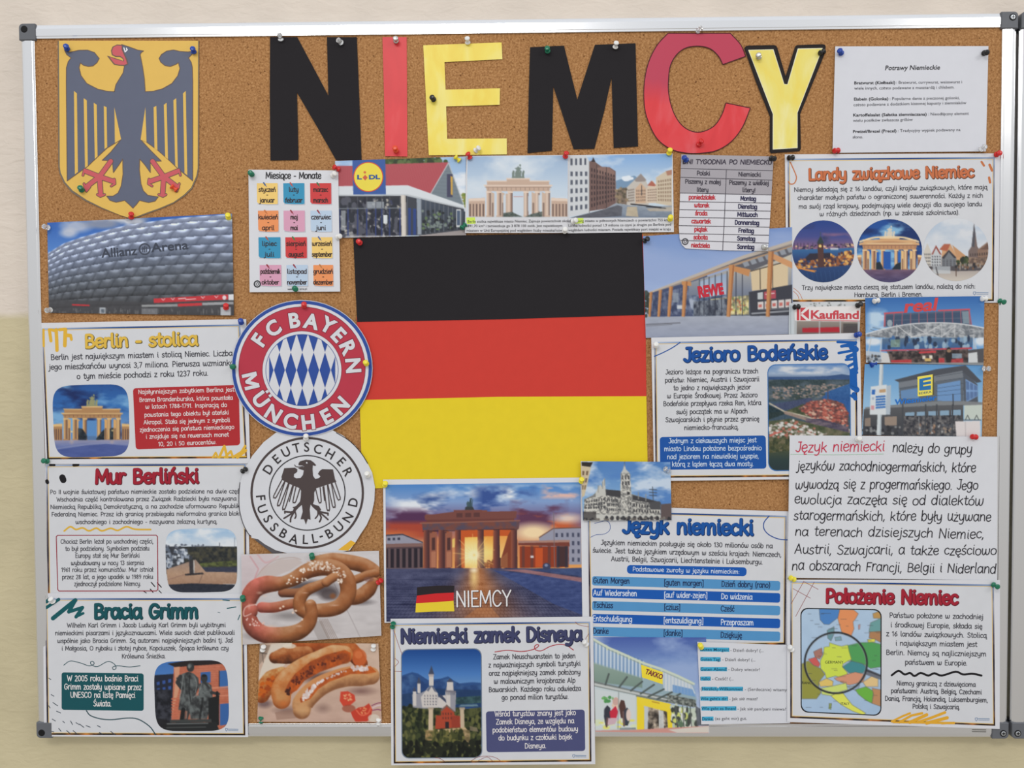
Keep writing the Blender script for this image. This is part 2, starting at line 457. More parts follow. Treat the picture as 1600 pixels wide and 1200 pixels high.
    def ring_type(s, name, letters, centre, cap, color, bold, out=True, dz=.3, parent=None, wid=1., outline=None):
        """letters set round a centre: (char, x, y); out: tops point away from the centre"""
        def build(bo, dz_, col_, nm):
            V, Fc, b0 = [], [], 0
            for ch, x, y in letters:
                v, f = block_letter(ch, bo) if ch in 'MÜ' and bold > .02 else font_mesh(ch, bo)
                mid = (v.min(0) + v.max(0)) / 2
                d = np.array([x - centre[0], y - centre[1]], float); d /= np.hypot(*d)
                up = d if out else -d; u = np.array([-up[1], up[0]])
                k = cap / .73
                mid[1] = .365 if ch != '-' else mid[1]
                q = np.array([x, y]) + np.outer((v[:, 0] - mid[0]) * k * wid, u) + np.outer((v[:, 1] - mid[1]) * k, up)
                V.append(s.px(q)); Fc += [[b0 + i for i in t] for t in f]; b0 += len(v)
            return s.put(nm, np.vstack(V), Fc, mat(col_, .5, .2, var=0), dz_, parent)
        if outline: build(bold + outline[1], dz - .08, outline[0], 'lettering_outline')
        return build(bold, dz, color, name)
    def photo(s, name, quad, pic, dz=.12, shape='rect', r=.1, parent=None, step=1.0, label=None, rough=.42):
        p, f, i = s.region(quad, shape, step, r)
        o = s.put(name, p, f, print_mat(rough), dz, parent, cols=alb(pic.sample(p)))
        if label: o['label'] = label
        return o

# ------------------------------------------------------------------ printed photographs: inks laid on a grid of points
def _val(shape, X, Y, sc, seed):
    x = X / sc + seed * 17.13; y = Y / sc + seed * 7.77
    xi = np.floor(x).astype(np.int64); yi = np.floor(y).astype(np.int64); fx = x - xi; fy = y - yi
    fx = fx * fx * (3 - 2 * fx); fy = fy * fy * (3 - 2 * fy)
    def hsh(a, b):
        n = (a * 374761393 + b * 668265263 + seed * 1442695041) & 0x7fffffff
        n = ((n ^ (n >> 13)) * 1274126177) & 0x7fffffff
        return ((n ^ (n >> 16)) & 0xffff) / 65535.
    return (hsh(xi, yi) * (1 - fx) + hsh(xi + 1, yi) * fx) * (1 - fy) + (hsh(xi, yi + 1) * (1 - fx) + hsh(xi + 1, yi + 1) * fx) * fy
def fbm(X, Y, sc, seed, oc=4, sx=1., sy=1.):
    a, t, w_ = 1., 0., 0.
    for k in range(oc):
        t = t + a * _val(None, X / sx, Y / sy, sc / 2 ** k, seed + k); w_ += a; a *= .55
    return t / w_

class Pic:
    """x, y in the measure of the detail (z) the picture was surveyed in"""
    def __init__(s, z, box, res=1.0):
        s.z = z; x0, y0, x1, y1 = box; s.b = (x0, y0)
        s.k = z[2] / res                                   # detail units per sample
        s.w = int((x1 - x0) / s.k) + 2; s.h = int((y1 - y0) / s.k) + 2
        s.X, s.Y = np.meshgrid(x0 + np.arange(s.w) * s.k, y0 + np.arange(s.h) * s.k)
        s.C = np.full((s.h, s.w, 3), 200.)
    def sample(s, p):
        x = ((p[:, 0] - s.z[0]) * s.z[2] - s.b[0]) / s.k; y = ((p[:, 1] - s.z[1]) * s.z[2] - s.b[1]) / s.k
        x = np.clip(x, 0, s.w - 1.001); y = np.clip(y, 0, s.h - 1.001)
        i = x.astype(int); j = y.astype(int); fx = (x - i)[:, None]; fy = (y - j)[:, None]
        C = s.C
        return np.clip((C[j, i] * (1 - fx) + C[j, i + 1] * fx) * (1 - fy) + (C[j + 1, i] * (1 - fx) + C[j + 1, i + 1] * fx) * fy, 0, 255)
    def mix(s, m, col, sl=None):
        if sl is None: sl = (slice(None), slice(None))
        s.C[sl] = s.C[sl] * (1 - m[..., None]) + np.asarray(col, float) * m[..., None]
    def _sl(s, lo, hi, pad=0):
        i0 = int(np.clip((lo[0] - pad - s.b[0]) / s.k - 1, 0, s.w)); i1 = int(np.clip((hi[0] + pad - s.b[0]) / s.k + 3, 0, s.w))
        j0 = int(np.clip((lo[1] - pad - s.b[1]) / s.k - 1, 0, s.h)); j1 = int(np.clip((hi[1] + pad - s.b[1]) / s.k + 3, 0, s.h))
        return (slice(j0, j1), slice(i0, i1))
    def grad(s, stops, ax=1, m=None):
        t = s.Y if ax else s.X; xs = [a for a, _ in stops]; g = np.stack([np.interp(t, xs, [c[k] for _, c in stops]) for k in range(3)], -1)
        if m is None: s.C = g
        else: s.C = s.C * (1 - m[..., None]) + g * m[..., None]
        return s
    def pm(s, q, n=3):
        """coverage of a polygon -> slice, mask"""
        q = pts(q); sl = s._sl(q.min(0), q.max(0)); X, Y = s.X[sl], s.Y[sl]
        acc = np.zeros(X.shape)
        if X.size == 0: return sl, acc
        for a in range(n):
            for b in range(n):
                x = X + ((a + .5) / n - .5) * s.k; y = Y + ((b + .5) / n - .5) * s.k; ins = np.zeros(X.shape, bool)
                for (xa, ya), (xb, yb) in zip(q, np.roll(q, -1, 0)):
                    if ya == yb: continue
                    ins ^= ((ya > y) != (yb > y)) & (x < (xb - xa) * (y - ya) / (yb - ya) + xa)
                acc += ins
        return sl, acc / (n * n)
    def P(s, col, q, a=1.):
        sl, m = s.pm(q); s.mix(m * a, col, sl); return s
    def R(s, col, x0, y0, x1, y1, a=1.): return s.P(col, [(x0, y0), (x1, y0), (x1, y1), (x0, y1)], a)
    def G(s, q, stops, ax=1):
        """polygon filled with a gradient"""
        sl, m = s.pm(q); t = (s.Y if ax else s.X)[sl]; xs = [a for a, _ in stops]
        g = np.stack([np.interp(t, xs, [c[k] for _, c in stops]) for k in range(3)], -1)
        s.C[sl] = s.C[sl] * (1 - m[..., None]) + g * m[..., None]; return s
    def T(s, q, c0, c1, sc, seed, oc=4, sx=1., sy=1., lo=.3, hi=.7):
        """polygon filled with two inks mixed by noise"""
        sl, m = s.pm(q); f = np.clip((fbm(s.X[sl], s.Y[sl], sc, seed, oc, sx, sy) - lo) / (hi - lo), 0, 1)[..., None]
        g = np.asarray(c0, float) * (1 - f) + np.asarray(c1, float) * f
        s.C[sl] = s.C[sl] * (1 - m[..., None]) + g * m[..., None]; return s
    def E(s, col, cx, cy, rx, ry=None, a=1., soft=None):
        ry = ry or rx; sl = s._sl((cx - rx, cy - ry), (cx + rx, cy + ry), s.k * 2); X, Y = s.X[sl], s.Y[sl]
        d = np.sqrt(((X - cx) / rx) ** 2 + ((Y - cy) / ry) ** 2)
        m = np.clip((1 - d) * min(rx, ry) / s.k + .5, 0, 1) if soft is None else np.clip((1 - d) / soft, 0, 1)
        s.mix(m * a, col, sl); return s
    def dist(s, q, sl):
        X, Y = s.X[sl], s.Y[sl]; D = np.full(X.shape, 1e9); N = np.zeros(X.shape); TT = np.zeros(X.shape); n = len(q) - 1
        for i in range(n):
            a, b = q[i], q[i + 1]; d = b - a; L2 = max(d @ d, 1e-9)
            t = np.clip(((X - a[0]) * d[0] + (Y - a[1]) * d[1]) / L2, 0, 1)
            ex = X - a[0] - t * d[0]; ey = Y - a[1] - t * d[1]; r = np.hypot(ex, ey)
            c = r < D; D = np.where(c, r, D); N = np.where(c, ey, N); TT = np.where(c, (i + t) / n, TT)
        return D, N, TT
    def L(s, col, w_, q, a=1., k=1):
        q = smooth_line(pts(q), k); sl = s._sl(q.min(0), q.max(0), w_ + s.k); D, _, _ = s.dist(q, sl)
        s.mix(np.clip((w_ / 2 - D) / s.k + .5, 0, 1) * min(1, a), col, sl); return s
    def tube(s, q, r, dark, mid, light, k=6, rr=None, tex=None, hi=.35):
        """a rounded roll (dough, sausage): pigment from its lit upper side to its lower side"""
        q = smooth_line(pts(q), k); sl = s._sl(q.min(0), q.max(0), r * 1.3)
        D, N, t = s.dist(q, sl); rad = r * np.interp(t, np.linspace(0, 1, len(rr)), rr) if rr is not None else r
        m = np.clip((rad - D) / s.k + .5, 0, 1); v = np.clip(N / rad, -1, 1); e = np.clip(D / rad, 0, 1)
        f = np.clip(.5 + .5 * v + .25 * (e ** 3), 0, 1)[..., None]
        if tex is not None: f = np.clip(f + (fbm(s.X[sl], s.Y[sl], tex[0], tex[1]) - .5)[..., None] * tex[2], 0, 1)
        g = np.where(f < .5, np.asarray(light, float) * (1 - 2 * f) + np.asarray(mid, float) * 2 * f, np.asarray(mid, float) * (2 - 2 * f) + np.asarray(dark, float) * (2 * f - 1))
        s.C[sl] = s.C[sl] * (1 - m[..., None]) + g * m[..., None]; return s
    def cloud(s, col, sc, seed, lo, hi, sx=2., sy=1., box=None, a=1.):
        sl = s._sl(box[:2], box[2:]) if box else (slice(None), slice(None))
        m = np.clip((fbm(s.X[sl], s.Y[sl], sc, seed, 5, sx, sy) - lo) / (hi - lo), 0, 1)
        if box:
            x0, y0, x1, y1 = box; fx = np.minimum(s.X[sl] - x0, x1 - s.X[sl]) / (x1 - x0) * 5; fy = np.minimum(s.Y[sl] - y0, y1 - s.Y[sl]) / (y1 - y0) * 4
            m = m * np.clip(np.minimum(fx, fy), 0, 1)
        s.mix(m * a, col, sl); return s
    def grain(s, amt, sc, seed, q=None, sx=1., sy=1.):
        if q is None: sl, m = (slice(None), slice(None)), 1.
        else: sl, m = s.pm(q); m = m[..., None]
        f = (fbm(s.X[sl], s.Y[sl], sc, seed, 3, sx, sy) - .5)[..., None] * 2 * amt
        s.C[sl] = s.C[sl] + f * m; return s
    def win(s, col, quad, nx, ny, fx=.55, fy=.6, a=1.):
        """rows of windows inside a four-cornered facade"""
        q = pts(quad)
        def B(u, v): return q[0] * (1 - u) * (1 - v) + q[1] * u * (1 - v) + q[2] * u * v + q[3] * (1 - u) * v
        for i in range(nx):
            for j in range(ny):
                u0, u1 = (i + .5 - fx / 2) / nx, (i + .5 + fx / 2) / nx; v0, v1 = (j + .5 - fy / 2) / ny, (j + .5 + fy / 2) / ny
                s.P(col, [B(u0, v0), B(u1, v0), B(u1, v1), B(u0, v1)], a)
        return s
    def dots(s, cols, n, q, r, seed, ry=None, a=1.):
        q = pts(q); lo, hi = q.min(0), q.max(0); g = random.Random(seed); c = 0; it = 0
        while c < n and it < n * 20:
            it += 1; x, y = g.uniform(lo[0], hi[0]), g.uniform(lo[1], hi[1]); ins = False
            for (xa, ya), (xb, yb) in zip(q, np.roll(q, -1, 0)):
                if ya != yb and (ya > y) != (yb > y) and x < (xb - xa) * (y - ya) / (yb - ya) + xa: ins = not ins
            if ins: s.E(g.choice(cols), x, y, r * g.uniform(.6, 1.3), (ry or r) * g.uniform(.6, 1.3), a); c += 1
        return s

def gate(p, x0, x1, ytop, yatt, yent, ycol, ybase, light, mid, dark, wing=None, green=(70, 95, 85), glow=None, chariot=True):
    """a six-column city gate with an attic, a four-horse chariot and side halls"""
    W = x1 - x0; cx = (x0 + x1) / 2
    if wing:
        for sx in (-1, 1):
            a = x0 if sx < 0 else x1; b = a + sx * W * wing; yw = ycol + (ybase - ycol) * .25
            p.P(mid, [(a, yw), (b, yw + 6), (b, ybase), (a, ybase)])
            p.P(light, [(a, yw), (b, yw + 6), (b, yw + (ybase - yw) * .18), (a, yw + (ybase - yw) * .16)])
            for k in range(5):
                xa = a + (b - a) * (k + .35) / 5; xb = a + (b - a) * (k + .75) / 5
                p.P(dark, [(xa, yw + (ybase - yw) * .32), (xb, yw + (ybase - yw) * .32), (xb, ybase - 3), (xa, ybase - 3)])
    d = W * .03
    p.P(mid, [(x0, yent), (x1, yent), (x1 - d, ycol), (x0 + d, ycol)])                                   # entablature
    p.P(light, [(x0 - d * .8, yent), (x1 + d * .8, yent), (x1 + d * .4, yent + (ycol - yent) * .22), (x0 - d * .4, yent + (ycol - yent) * .22)])
    p.P(mid, [(x0 + d, yatt + (yent - yatt) * .2), (x1 - d, yatt + (yent - yatt) * .2), (x1 - d, yent), (x0 + d, yent)])
    p.P(light, [(x0 + d * .6, yatt + (yent - yatt) * .12), (x1 - d * .6, yatt + (yent - yatt) * .12), (x1 - d * .6, yatt + (yent - yatt) * .35), (x0 + d * .6, yatt + (yent - yatt) * .35)])
    p.P(mid, [(cx - W * .17, yatt - (yent - yatt) * .35), (cx + W * .17, yatt - (yent - yatt) * .35), (cx + W * .18, yent), (cx - W * .18, yent)])
    p.P(light, [(cx - W * .18, yatt - (yent - yatt) * .4), (cx + W * .18, yatt - (yent - yatt) * .4), (cx + W * .18, yatt - (yent - yatt) * .15), (cx - W * .18, yatt - (yent - yatt) * .15)])
    for k in range(14):
        xa = x0 + W * (k + .7) / 14.4; p.L(dark, max(2, W * .006), [(xa, yent + (ycol - yent) * .45), (xa, yent + (ycol - yent) * .8)], .7)
    p.L(dark, max(1.5, (ycol - yent) * .08), [(x0, yent + (ycol - yent) * .36), (x1, yent + (ycol - yent) * .36)], .6)
    # piers: six, the middle bay wider
    cw = W * .07; xs = [0.02, .175, .345, .585, .755, .91]
    for k, u in enumerate(xs):
        a = x0 + W * u; b = a + cw; inner = (k < 3)
        p.G([(a, ycol), (b, ycol), (b, ybase), (a, ybase)], [(a, light if inner else mid), (a + cw * .45, mid if inner else light), (b, dark)], ax=0)
        side = (b, b + W * .05) if inner and k < 3 else (a - W * .05, a)
        if k in (0, 1, 4, 5):
            p.P(glow or mid, [(side[0], ycol + 4), (side[1], ycol + (ybase - ycol) * .08), (side[1], ybase), (side[0], ybase)])
            mx_ = (side[0] + side[1]) / 2; p.P(dark, [(mx_ - W * .012, ycol + (ybase - ycol) * .45), (mx_ + W * .012, ycol + (ybase - ycol) * .45), (mx_ + W * .012, ybase), (mx_ - W * .012, ybase)], .7)
        p.P(light, [(a - cw * .15, ycol), (b + cw * .15, ycol), (b, ycol + cw * .35), (a, ycol + cw * .35)])
        p.P(mid, [(a - cw * .12, ybase - cw * .3), (b + cw * .12, ybase - cw * .3), (b + cw * .12, ybase), (a - cw * .12, ybase)])
    if not chariot: return
    yb = yatt - (yent - yatt) * .4; H = yb - ytop
    p.P(green, [(cx - W * .09, yb - H * .12), (cx + W * .09, yb - H * .12), (cx + W * .1, yb), (cx - W * .1, yb)])
    for k in (-1.5, -.6, .6, 1.5):
        x = cx + k * W * .05
        p.P(green, [(x - W * .016, yb), (x - W * .02, yb - H * .35), (x + W * .002 * k, yb - H * .58), (x + W * .024, yb - H * .5), (x + W * .016, yb - H * .3), (x + W * .016, yb)])
    p.P(green, [(cx - W * .018, yb), (cx - W * .022, yb - H * .6), (cx - W * .055, yb - H * .72), (cx - W * .015, yb - H * .78), (cx, yb - H * .9), (cx + W * .015, yb - H * .78), (cx + W * .055, yb - H * .72), (cx + W * .022, yb - H * .6), (cx + W * .018, yb)])
    p.L(green, max(2., W * .008), [(cx + W * .03, yb - H * .3), (cx + W * .03, ytop)])
    p.E(green, cx + W * .03, ytop + H * .06, W * .014)

# ------------------------------------------------------------------ the wall: plaster in two coats of paint
def wall_material():
    mm = bpy.data.materials.new('two_tone_wall_paint'); mm.use_nodes = True; n = mm.node_tree; L = n.links
    b = n.nodes['Principled BSDF']; b.inputs['Roughness'].default_value = .62; b.inputs['Specular IOR Level'].default_value = .25
    t = n.nodes.new('ShaderNodeTexCoord'); s = n.nodes.new('ShaderNodeSeparateXYZ'); L.new(t.outputs['Object'], s.inputs[0])
    z = n.nodes.new('ShaderNodeTexNoise'); z.inputs['Scale'].default_value = 9; z.inputs['Detail'].default_value = 5; L.new(t.outputs['Object'], z.inputs['Vector'])
    ad = n.nodes.new('ShaderNodeMath'); ad.operation = 'MULTIPLY_ADD'; ad.inputs[1].default_value = .012; L.new(z.outputs[0], ad.inputs[0]); L.new(s.outputs[2], ad.inputs[2])
    g = n.nodes.new('ShaderNodeMapRange'); zz = P(30, 492, -.022)[2] + .006
    g.inputs[1].default_value = zz - .006; g.inputs[2].default_value = zz + .006; L.new(ad.outputs[0], g.inputs[0])
    up = n.nodes.new('ShaderNodeValToRGB'); lo = n.nodes.new('ShaderNodeValToRGB')
    for r, c in ((up, (222, 211, 199)), (lo, (203, 192, 158))):
        r.color_ramp.elements[0].position = .3; r.color_ramp.elements[1].position = .72
        r.color_ramp.elements[0].color = (*alb(np.array(c) * .965), 1); r.color_ramp.elements[1].color = (*alb(np.array(c) * 1.02), 1)
        L.new(z.outputs[0], r.inputs[0])
    mx = n.nodes.new('ShaderNodeMixRGB'); L.new(g.outputs[0], mx.inputs[0]); L.new(lo.outputs[0], mx.inputs[1]); L.new(up.outputs[0], mx.inputs[2])
    L.new(mx.outputs[0], b.inputs['Base Color'])
    z2 = n.nodes.new('ShaderNodeTexNoise'); z2.inputs['Scale'].default_value = 70; z2.inputs['Detail'].default_value = 6; z2.inputs['Distortion'].default_value = .6
    mp = n.nodes.new('ShaderNodeMapping'); mp.inputs['Scale'].default_value = (.55, 1, 1.25); L.new(t.outputs['Object'], mp.inputs[0]); L.new(mp.outputs[0], z2.inputs['Vector'])
    u = n.nodes.new('ShaderNodeBump'); u.inputs['Strength'].default_value = .45; u.inputs['Distance'].default_value = .004
    L.new(z2.outputs[0], u.inputs['Height']); L.new(u.outputs[0], b.inputs['Normal'])
    return mm
WY = .022
o = make('wall_back', [(-2.2, WY, -1.3), (4, WY, -1.3), (4, WY, 2.6), (-2.2, WY, 2.6)], [(0, 1, 2, 3)], wall_material())
o['kind'] = 'structure'; o['label'] = 'plastered wall painted cream above and pale yellow below'

def cork_material():
    mm = bpy.data.materials.new('cork'); mm.use_nodes = True; n = mm.node_tree; L = n.links
    b = n.nodes['Principled BSDF']; b.inputs['Roughness'].default_value = .85; b.inputs['Specular IOR Level'].default_value = .15
    t = n.nodes.new('ShaderNodeTexCoord')
    z = n.nodes.new('ShaderNodeTexNoise'); z.inputs['Scale'].default_value = 330; z.inputs['Detail'].default_value = 3; z.inputs['Roughness'].default_value = .7; z.inputs['Distortion'].default_value = .5
    L.new(t.outputs['Object'], z.inputs['Vector'])
    r = n.nodes.new('ShaderNodeValToRGB'); e = r.color_ramp.elements
    while len(e) < 4: e.new(.5)
    for i, (p, c) in enumerate([(.25, (110, 72, 40)), (.42, (158, 113, 70)), (.56, (179, 132, 86)), (.75, (204, 160, 112))]): e[i].position = p; e[i].color = (*alb(c), 1)
    L.new(z.outputs[0], r.inputs[0])
    v = n.nodes.new('ShaderNodeTexVoronoi'); v.inputs['Scale'].default_value = 75; L.new(t.outputs['Object'], v.inputs['Vector'])
    v2 = n.nodes.new('ShaderNodeMapRange'); v2.inputs[1].default_value = .04; v2.inputs[2].default_value = .13; L.new(v.outputs['Distance'], v2.inputs[0])
    mx = n.nodes.new('ShaderNodeMixRGB'); mx.inputs[1].default_value = (*alb((104, 66, 36)), 1)
    L.new(v2.outputs[0], mx.inputs[0]); L.new(r.outputs[0], mx.inputs[2])
    z3 = n.nodes.new('ShaderNodeTexNoise'); z3.inputs['Scale'].default_value = 7; z3.inputs['Detail'].default_value = 2; L.new(t.outputs['Object'], z3.inputs['Vector'])
    h = n.nodes.new('ShaderNodeMapRange'); h.inputs[3].default_value = .90; h.inputs[4].default_value = 1.08; L.new(z3.outputs[0], h.inputs[0])
    ml = n.nodes.new('ShaderNodeMixRGB'); ml.blend_type = 'MULTIPLY'; ml.inputs[0].default_value = 1
    L.new(mx.outputs[0], ml.inputs[1]); L.new(h.outputs[0], ml.inputs[2]); L.new(ml.outputs[0], b.inputs['Base Color'])
    u = n.nodes.new('ShaderNodeBump'); u.inputs['Strength'].default_value = .4; u.inputs['Distance'].default_value = .001
    L.new(z.outputs[0], u.inputs['Height']); L.new(u.outputs[0], b.inputs['Normal'])
    return mm
BH = BW * .7314706
def metal_mat():
    mm = bpy.data.materials.new('brushed_aluminium'); mm.use_nodes = True; n = mm.node_tree
    b = n.nodes['Principled BSDF']; b.inputs['Metallic'].default_value = 1; b.inputs['Roughness'].default_value = .21
    b.inputs['Base Color'].default_value = (.80, .81, .83, 1)
    return mm
ALU = metal_mat()
CAP = mat((98, 101, 107), .5, .4); SCREW = mat((190, 195, 200), .3, .5, metal=1., var=0); HOLE = mat((22, 22, 24), .6, .2, var=0)
PROF = [(0, -21), (0, -1.5), (1.2, .8), (3.6, 2.2), (7.5, 3.1), (18.2, 3.1), (18.8, 2.5), (21.5, 2.5), (22, 2.1), (22, -1.0)]

def rail(parent, org, a, b, inw, name='frame_rail'):
    """profile bar from a to b, its section running inward"""
    a, b, inw = np.array(a), np.array(b), np.array(inw)
    V = [np.array([q[0], -h / 1000, q[1]]) for e in (a, b) for d, h in PROF for q in [e + inw * d / 1000]]
    n = len(PROF); fl = [(i, i + 1, i + 1 + n, i + n) for i in range(n - 1)]
    ax = b - a
    if ax[0] * inw[1] - ax[1] * inw[0] < 0: pass
    else: fl = [f[::-1] for f in fl]
    fl = [f[::-1] for f in fl]
    return make(name, V, fl, ALU, parent, org)

def cap(parent, org, x, z, sx, sz, screw):
    """moulded corner piece: outer corner at (x, z), running sx, sz inward, rounded outside"""
    w_, r = .0245, .006
    out = [(0, w_), (0, r)] + [(r - r * math.cos(t), r - r * math.sin(t)) for t in np.linspace(0, math.pi / 2, 6)[1:]] + [(w_, 0), (w_, w_)]
    q = [(x + sx * a, z + sz * b) for a, b in out]
    n = len(q); V = []
    for dy, k in ((.021, 0), (-.0042, 0), (-.005, .0008)):
        cx, cz = x + sx * w_ / 2, z + sz * w_ / 2
        V += [(p[0] + (cx - p[0]) * k / .012, dy, p[1] + (cz - p[1]) * k / .012) for p in q]
    fl = [list(range(2 * n, 3 * n))]
    for l in range(2):
        for i in range(n):
            j = (i + 1) % n; fl.append([l * n + i, l * n + j, (l + 1) * n + j, (l + 1) * n + i])
    if sx * sz < 0: fl = [f[::-1] for f in fl]
    o = make('corner_cap', V, fl, CAP, parent, org)
    hx, hz = x + sx * .0085, z + sz * .0085
    def disc(r0, y, mt, nm, slot=False):
        V = [(hx + r0 * math.cos(t), y, hz + r0 * math.sin(t)) for t in np.linspace(0, 2 * math.pi, 20, endpoint=False)]
        V += [(hx + r0 * .7 * math.cos(t), y - .0004, hz + r0 * .7 * math.sin(t)) for t in np.linspace(0, 2 * math.pi, 20, endpoint=False)]
        fl = [(i, (i + 1) % 20, 20 + (i + 1) % 20, 20 + i) for i in range(20)] + [list(range(20, 40))]
        fm = None; ms = [mt]
        if slot:
            b = len(V)
            for (ax, az) in ((.7, .16), (.16, .7)):
                k = len(V); V += [(hx + r0 * ax * sgx, y - .0006, hz + r0 * az * sgz) for sgx, sgz in ((-1, -1), (1, -1), (1, 1), (-1, 1))]; fl.append([k, k + 1, k + 2, k + 3])
            ms = [mt, HOLE]; fm = [0] * 21 + [1, 1]
        return make(nm, V, fl, ms, o, org, fmat=fm)
    disc(.0052, -.0052, HOLE, 'screw_hole')
    if screw: disc(.0036, -.0058, SCREW, 'screw', True)
    return o

bo = (BW / 2, 0, 0)
board = empty('cork_board', bo, 'large cork notice board in an aluminium frame with grey plastic corners', 'notice board')
IN = .0205
make('cork_panel', [(IN, 0, IN), (BW - IN, 0, IN), (BW - IN, 0, BH - IN), (IN, 0, BH - IN), (IN, .018, IN), (BW - IN, .018, IN), (BW - IN, .018, BH - IN), (IN, .018, BH - IN)],
     [(0, 1, 2, 3), (7, 6, 5, 4), (4, 5, 1, 0), (5, 6, 2, 1), (6, 7, 3, 2), (7, 4, 0, 3)], cork_material(), board, bo)
C_ = .023
rail(board, bo, (C_, BH), (BW - C_, BH), (0, -1)); rail(board, bo, (C_, 0), (BW - C_, 0), (0, 1))
rail(board, bo, (0, C_), (0, BH - C_), (1, 0)); rail(board, bo, (BW, C_), (BW, BH - C_), (-1, 0))
cap(board, bo, 0, BH, 1, -1, False); cap(board, bo, BW, BH, -1, -1, True); cap(board, bo, 0, 0, 1, 1, False); cap(board, bo, BW, 0, -1, 1, True)

for r_, (ya, yb_) in enumerate(((1139.5, 1141), (1142.5, 1144))):
    q = np.array([(1519, ya), (1541, ya + .4), (1541, yb_ + .4), (1519, yb_)])
    make('rail_label', P(q[:, 0], q[:, 1], .0034 + 0 * q[:, 0]), [(0, 3, 2, 1)], mat((120, 118, 114), .5, var=0), board, bo)['label'] = 'tiny grey print on the rail'

X2 = BW + .005
bo2 = (X2 + .4, 0, 0)
b2 = empty('white_board', bo2, 'second framed board at the right edge, only its frame showing', 'notice board')
make('board_panel', [(X2 + IN, 0, IN), (X2 + .8 - IN, 0, IN), (X2 + .8 - IN, 0, BH - IN), (X2 + IN, 0, BH - IN), (X2 + IN, .018, IN), (X2 + .8 - IN, .018, IN), (X2 + .8 - IN, .018, BH - IN), (X2 + IN, .018, BH - IN)],
     [(0, 1, 2, 3), (7, 6, 5, 4), (4, 5, 1, 0), (5, 6, 2, 1), (6, 7, 3, 2), (7, 4, 0, 3)], mat((225, 226, 228), .3, .4), b2, bo2)
rail(b2, bo2, (X2 + C_, BH), (X2 + .8 - C_, BH), (0, -1)); rail(b2, bo2, (X2 + C_, 0), (X2 + .8 - C_, 0), (0, 1))
rail(b2, bo2, (X2, C_), (X2, BH - C_), (1, 0)); rail(b2, bo2, (X2 + .8, C_), (X2 + .8, BH - C_), (-1, 0))
cap(b2, bo2, X2, BH, 1, -1, True); cap(b2, bo2, X2 + .8, BH, -1, -1, True); cap(b2, bo2, X2, 0, 1, 1, True); cap(b2, bo2, X2 + .8, 0, -1, 1, True)

# ------------------------------------------------------------------ crest and cut-out letters
WHITE = (216, 217, 223); PANEL = (211, 213, 218); INK = (62, 62, 70)
z = (80, 55, 4.1375)
GOLD = (226, 186, 94); EAG = (97, 103, 123); CLAW = (203, 95, 102); LINE_ = (112, 92, 82)
c = Paper('coat_of_arms', 'yellow shield-shaped cutout with a grey eagle, red beak and red claws', 'crest', z, '50,36 950,36 950,1185 50,1185', 1.3, bow=0)
SH = '50,36 950,36 947,860 938,910 905,985 860,1030 790,1080 700,1118 610,1150 520,1185 450,1165 330,1115 230,1065 140,1005 90,950 62,890 56,850'
c.polys('shield_backing', [((122, 110, 96), '42,38 956,40 955,862 945,915 912,992 865,1038 790,1088 700,1126 520,1192 330,1122 220,1072 130,1015 80,955 52,890 46,850')], dz=-.35, solid=.3)
c.polys('shield', [(GOLD, SH)], dz=0, solid=.25)
EAGLE = '408,365 418,320 442,280 464,245 472,205 470,180 466,120 455,60 500,74 560,96 597,102 582,112 575,125 590,200 602,280 608,365 660,362 720,346 780,312 818,262 832,215 822,177 806,188 770,202 735,196 708,174 697,150 712,125 745,103 790,95 830,104 885,108 928,100 905,128 888,146 905,175 912,205 915,300 915,942 818,862 755,802 690,745 615,690 578,675 640,742 712,814 640,814 641,888 605,838 572,800 570,870 580,960 595,1005 625,1035 692,1045 672,1072 630,1082 570,1068 550,1095 528,1118 505,1095 475,1068 420,1080 380,1068 358,1040 400,1040 432,1020 452,975 464,900 462,800 440,835 402,888 395,812 330,808 385,755 450,675 360,730 285,800 235,848 175,890 103,942 97,300 98,210 110,170 128,146 100,125 86,98 120,110 180,97 235,96 280,112 310,150 295,178 270,198 240,202 208,194 188,178 180,210 192,260 230,312 300,348 360,362'
c.polys('eagle', [(EAG, EAGLE)], dz=.15)
SL = ['147,360 166,376 173,884 153,900', '210,407 230,421 237,848 219,862', '275,437 294,449 300,788 282,802', '340,457 358,466 362,724 345,736', '408,465 452,672 412,697',
      '852,376 870,360 880,906 862,892', '790,421 808,407 819,864 802,850', '728,450 746,437 755,802 737,788', '662,466 680,457 687,744 668,732', '609,465 616,692 578,675']
for q in SL: c.polys('wing_gap', [(GOLD, q)], dz=.3)
c.lines('eagle_outline', [pts(EAGLE + ' 408,365')], 4.5, LINE_, dz=.26, k=1)
for sg, ox in ((1, 0), (-1, 1040)):
    f = lambda s_: [(ox + sg * a, b) for a, b in pts(s_)]
    leg = [f('385,815 312,915'), f('312,915 225,880'), f('312,915 225,982'), f('312,915 320,1030'), f('312,915 402,945')]
    tips = [f('205,905 215,868 245,885'), f('212,960 228,1008 250,980'), f('298,1030 318,1042 345,1030'), f('408,930 412,960 388,975')]
    cl = c.lines('claw', [(q, 36) for q in leg] + [(q, 18) for q in tips], 30, LINE_, dz=.3, k=1)
    c.lines('claw_fill', [(q, 28) for q in leg] + [(q, 10) for q in tips], 22, CLAW, dz=.42, k=1, parent=cl, label='red claw')
bk = c.polys('beak', [(LINE_, '460,62 425,60 396,74 386,100 392,128 415,140 443,140 462,152 466,166 425,152 360,132 385,165 405,190 440,197 476,198 498,188 492,160 475,120 460,90'),
                 (CLAW, '456,68 425,66 402,78 393,102 398,124 418,134 446,134 466,148 472,170 425,158 378,142 390,160 410,184 440,191 474,192 490,184 484,160 468,122 455,92')], dz=.32, label='red hooked beak')
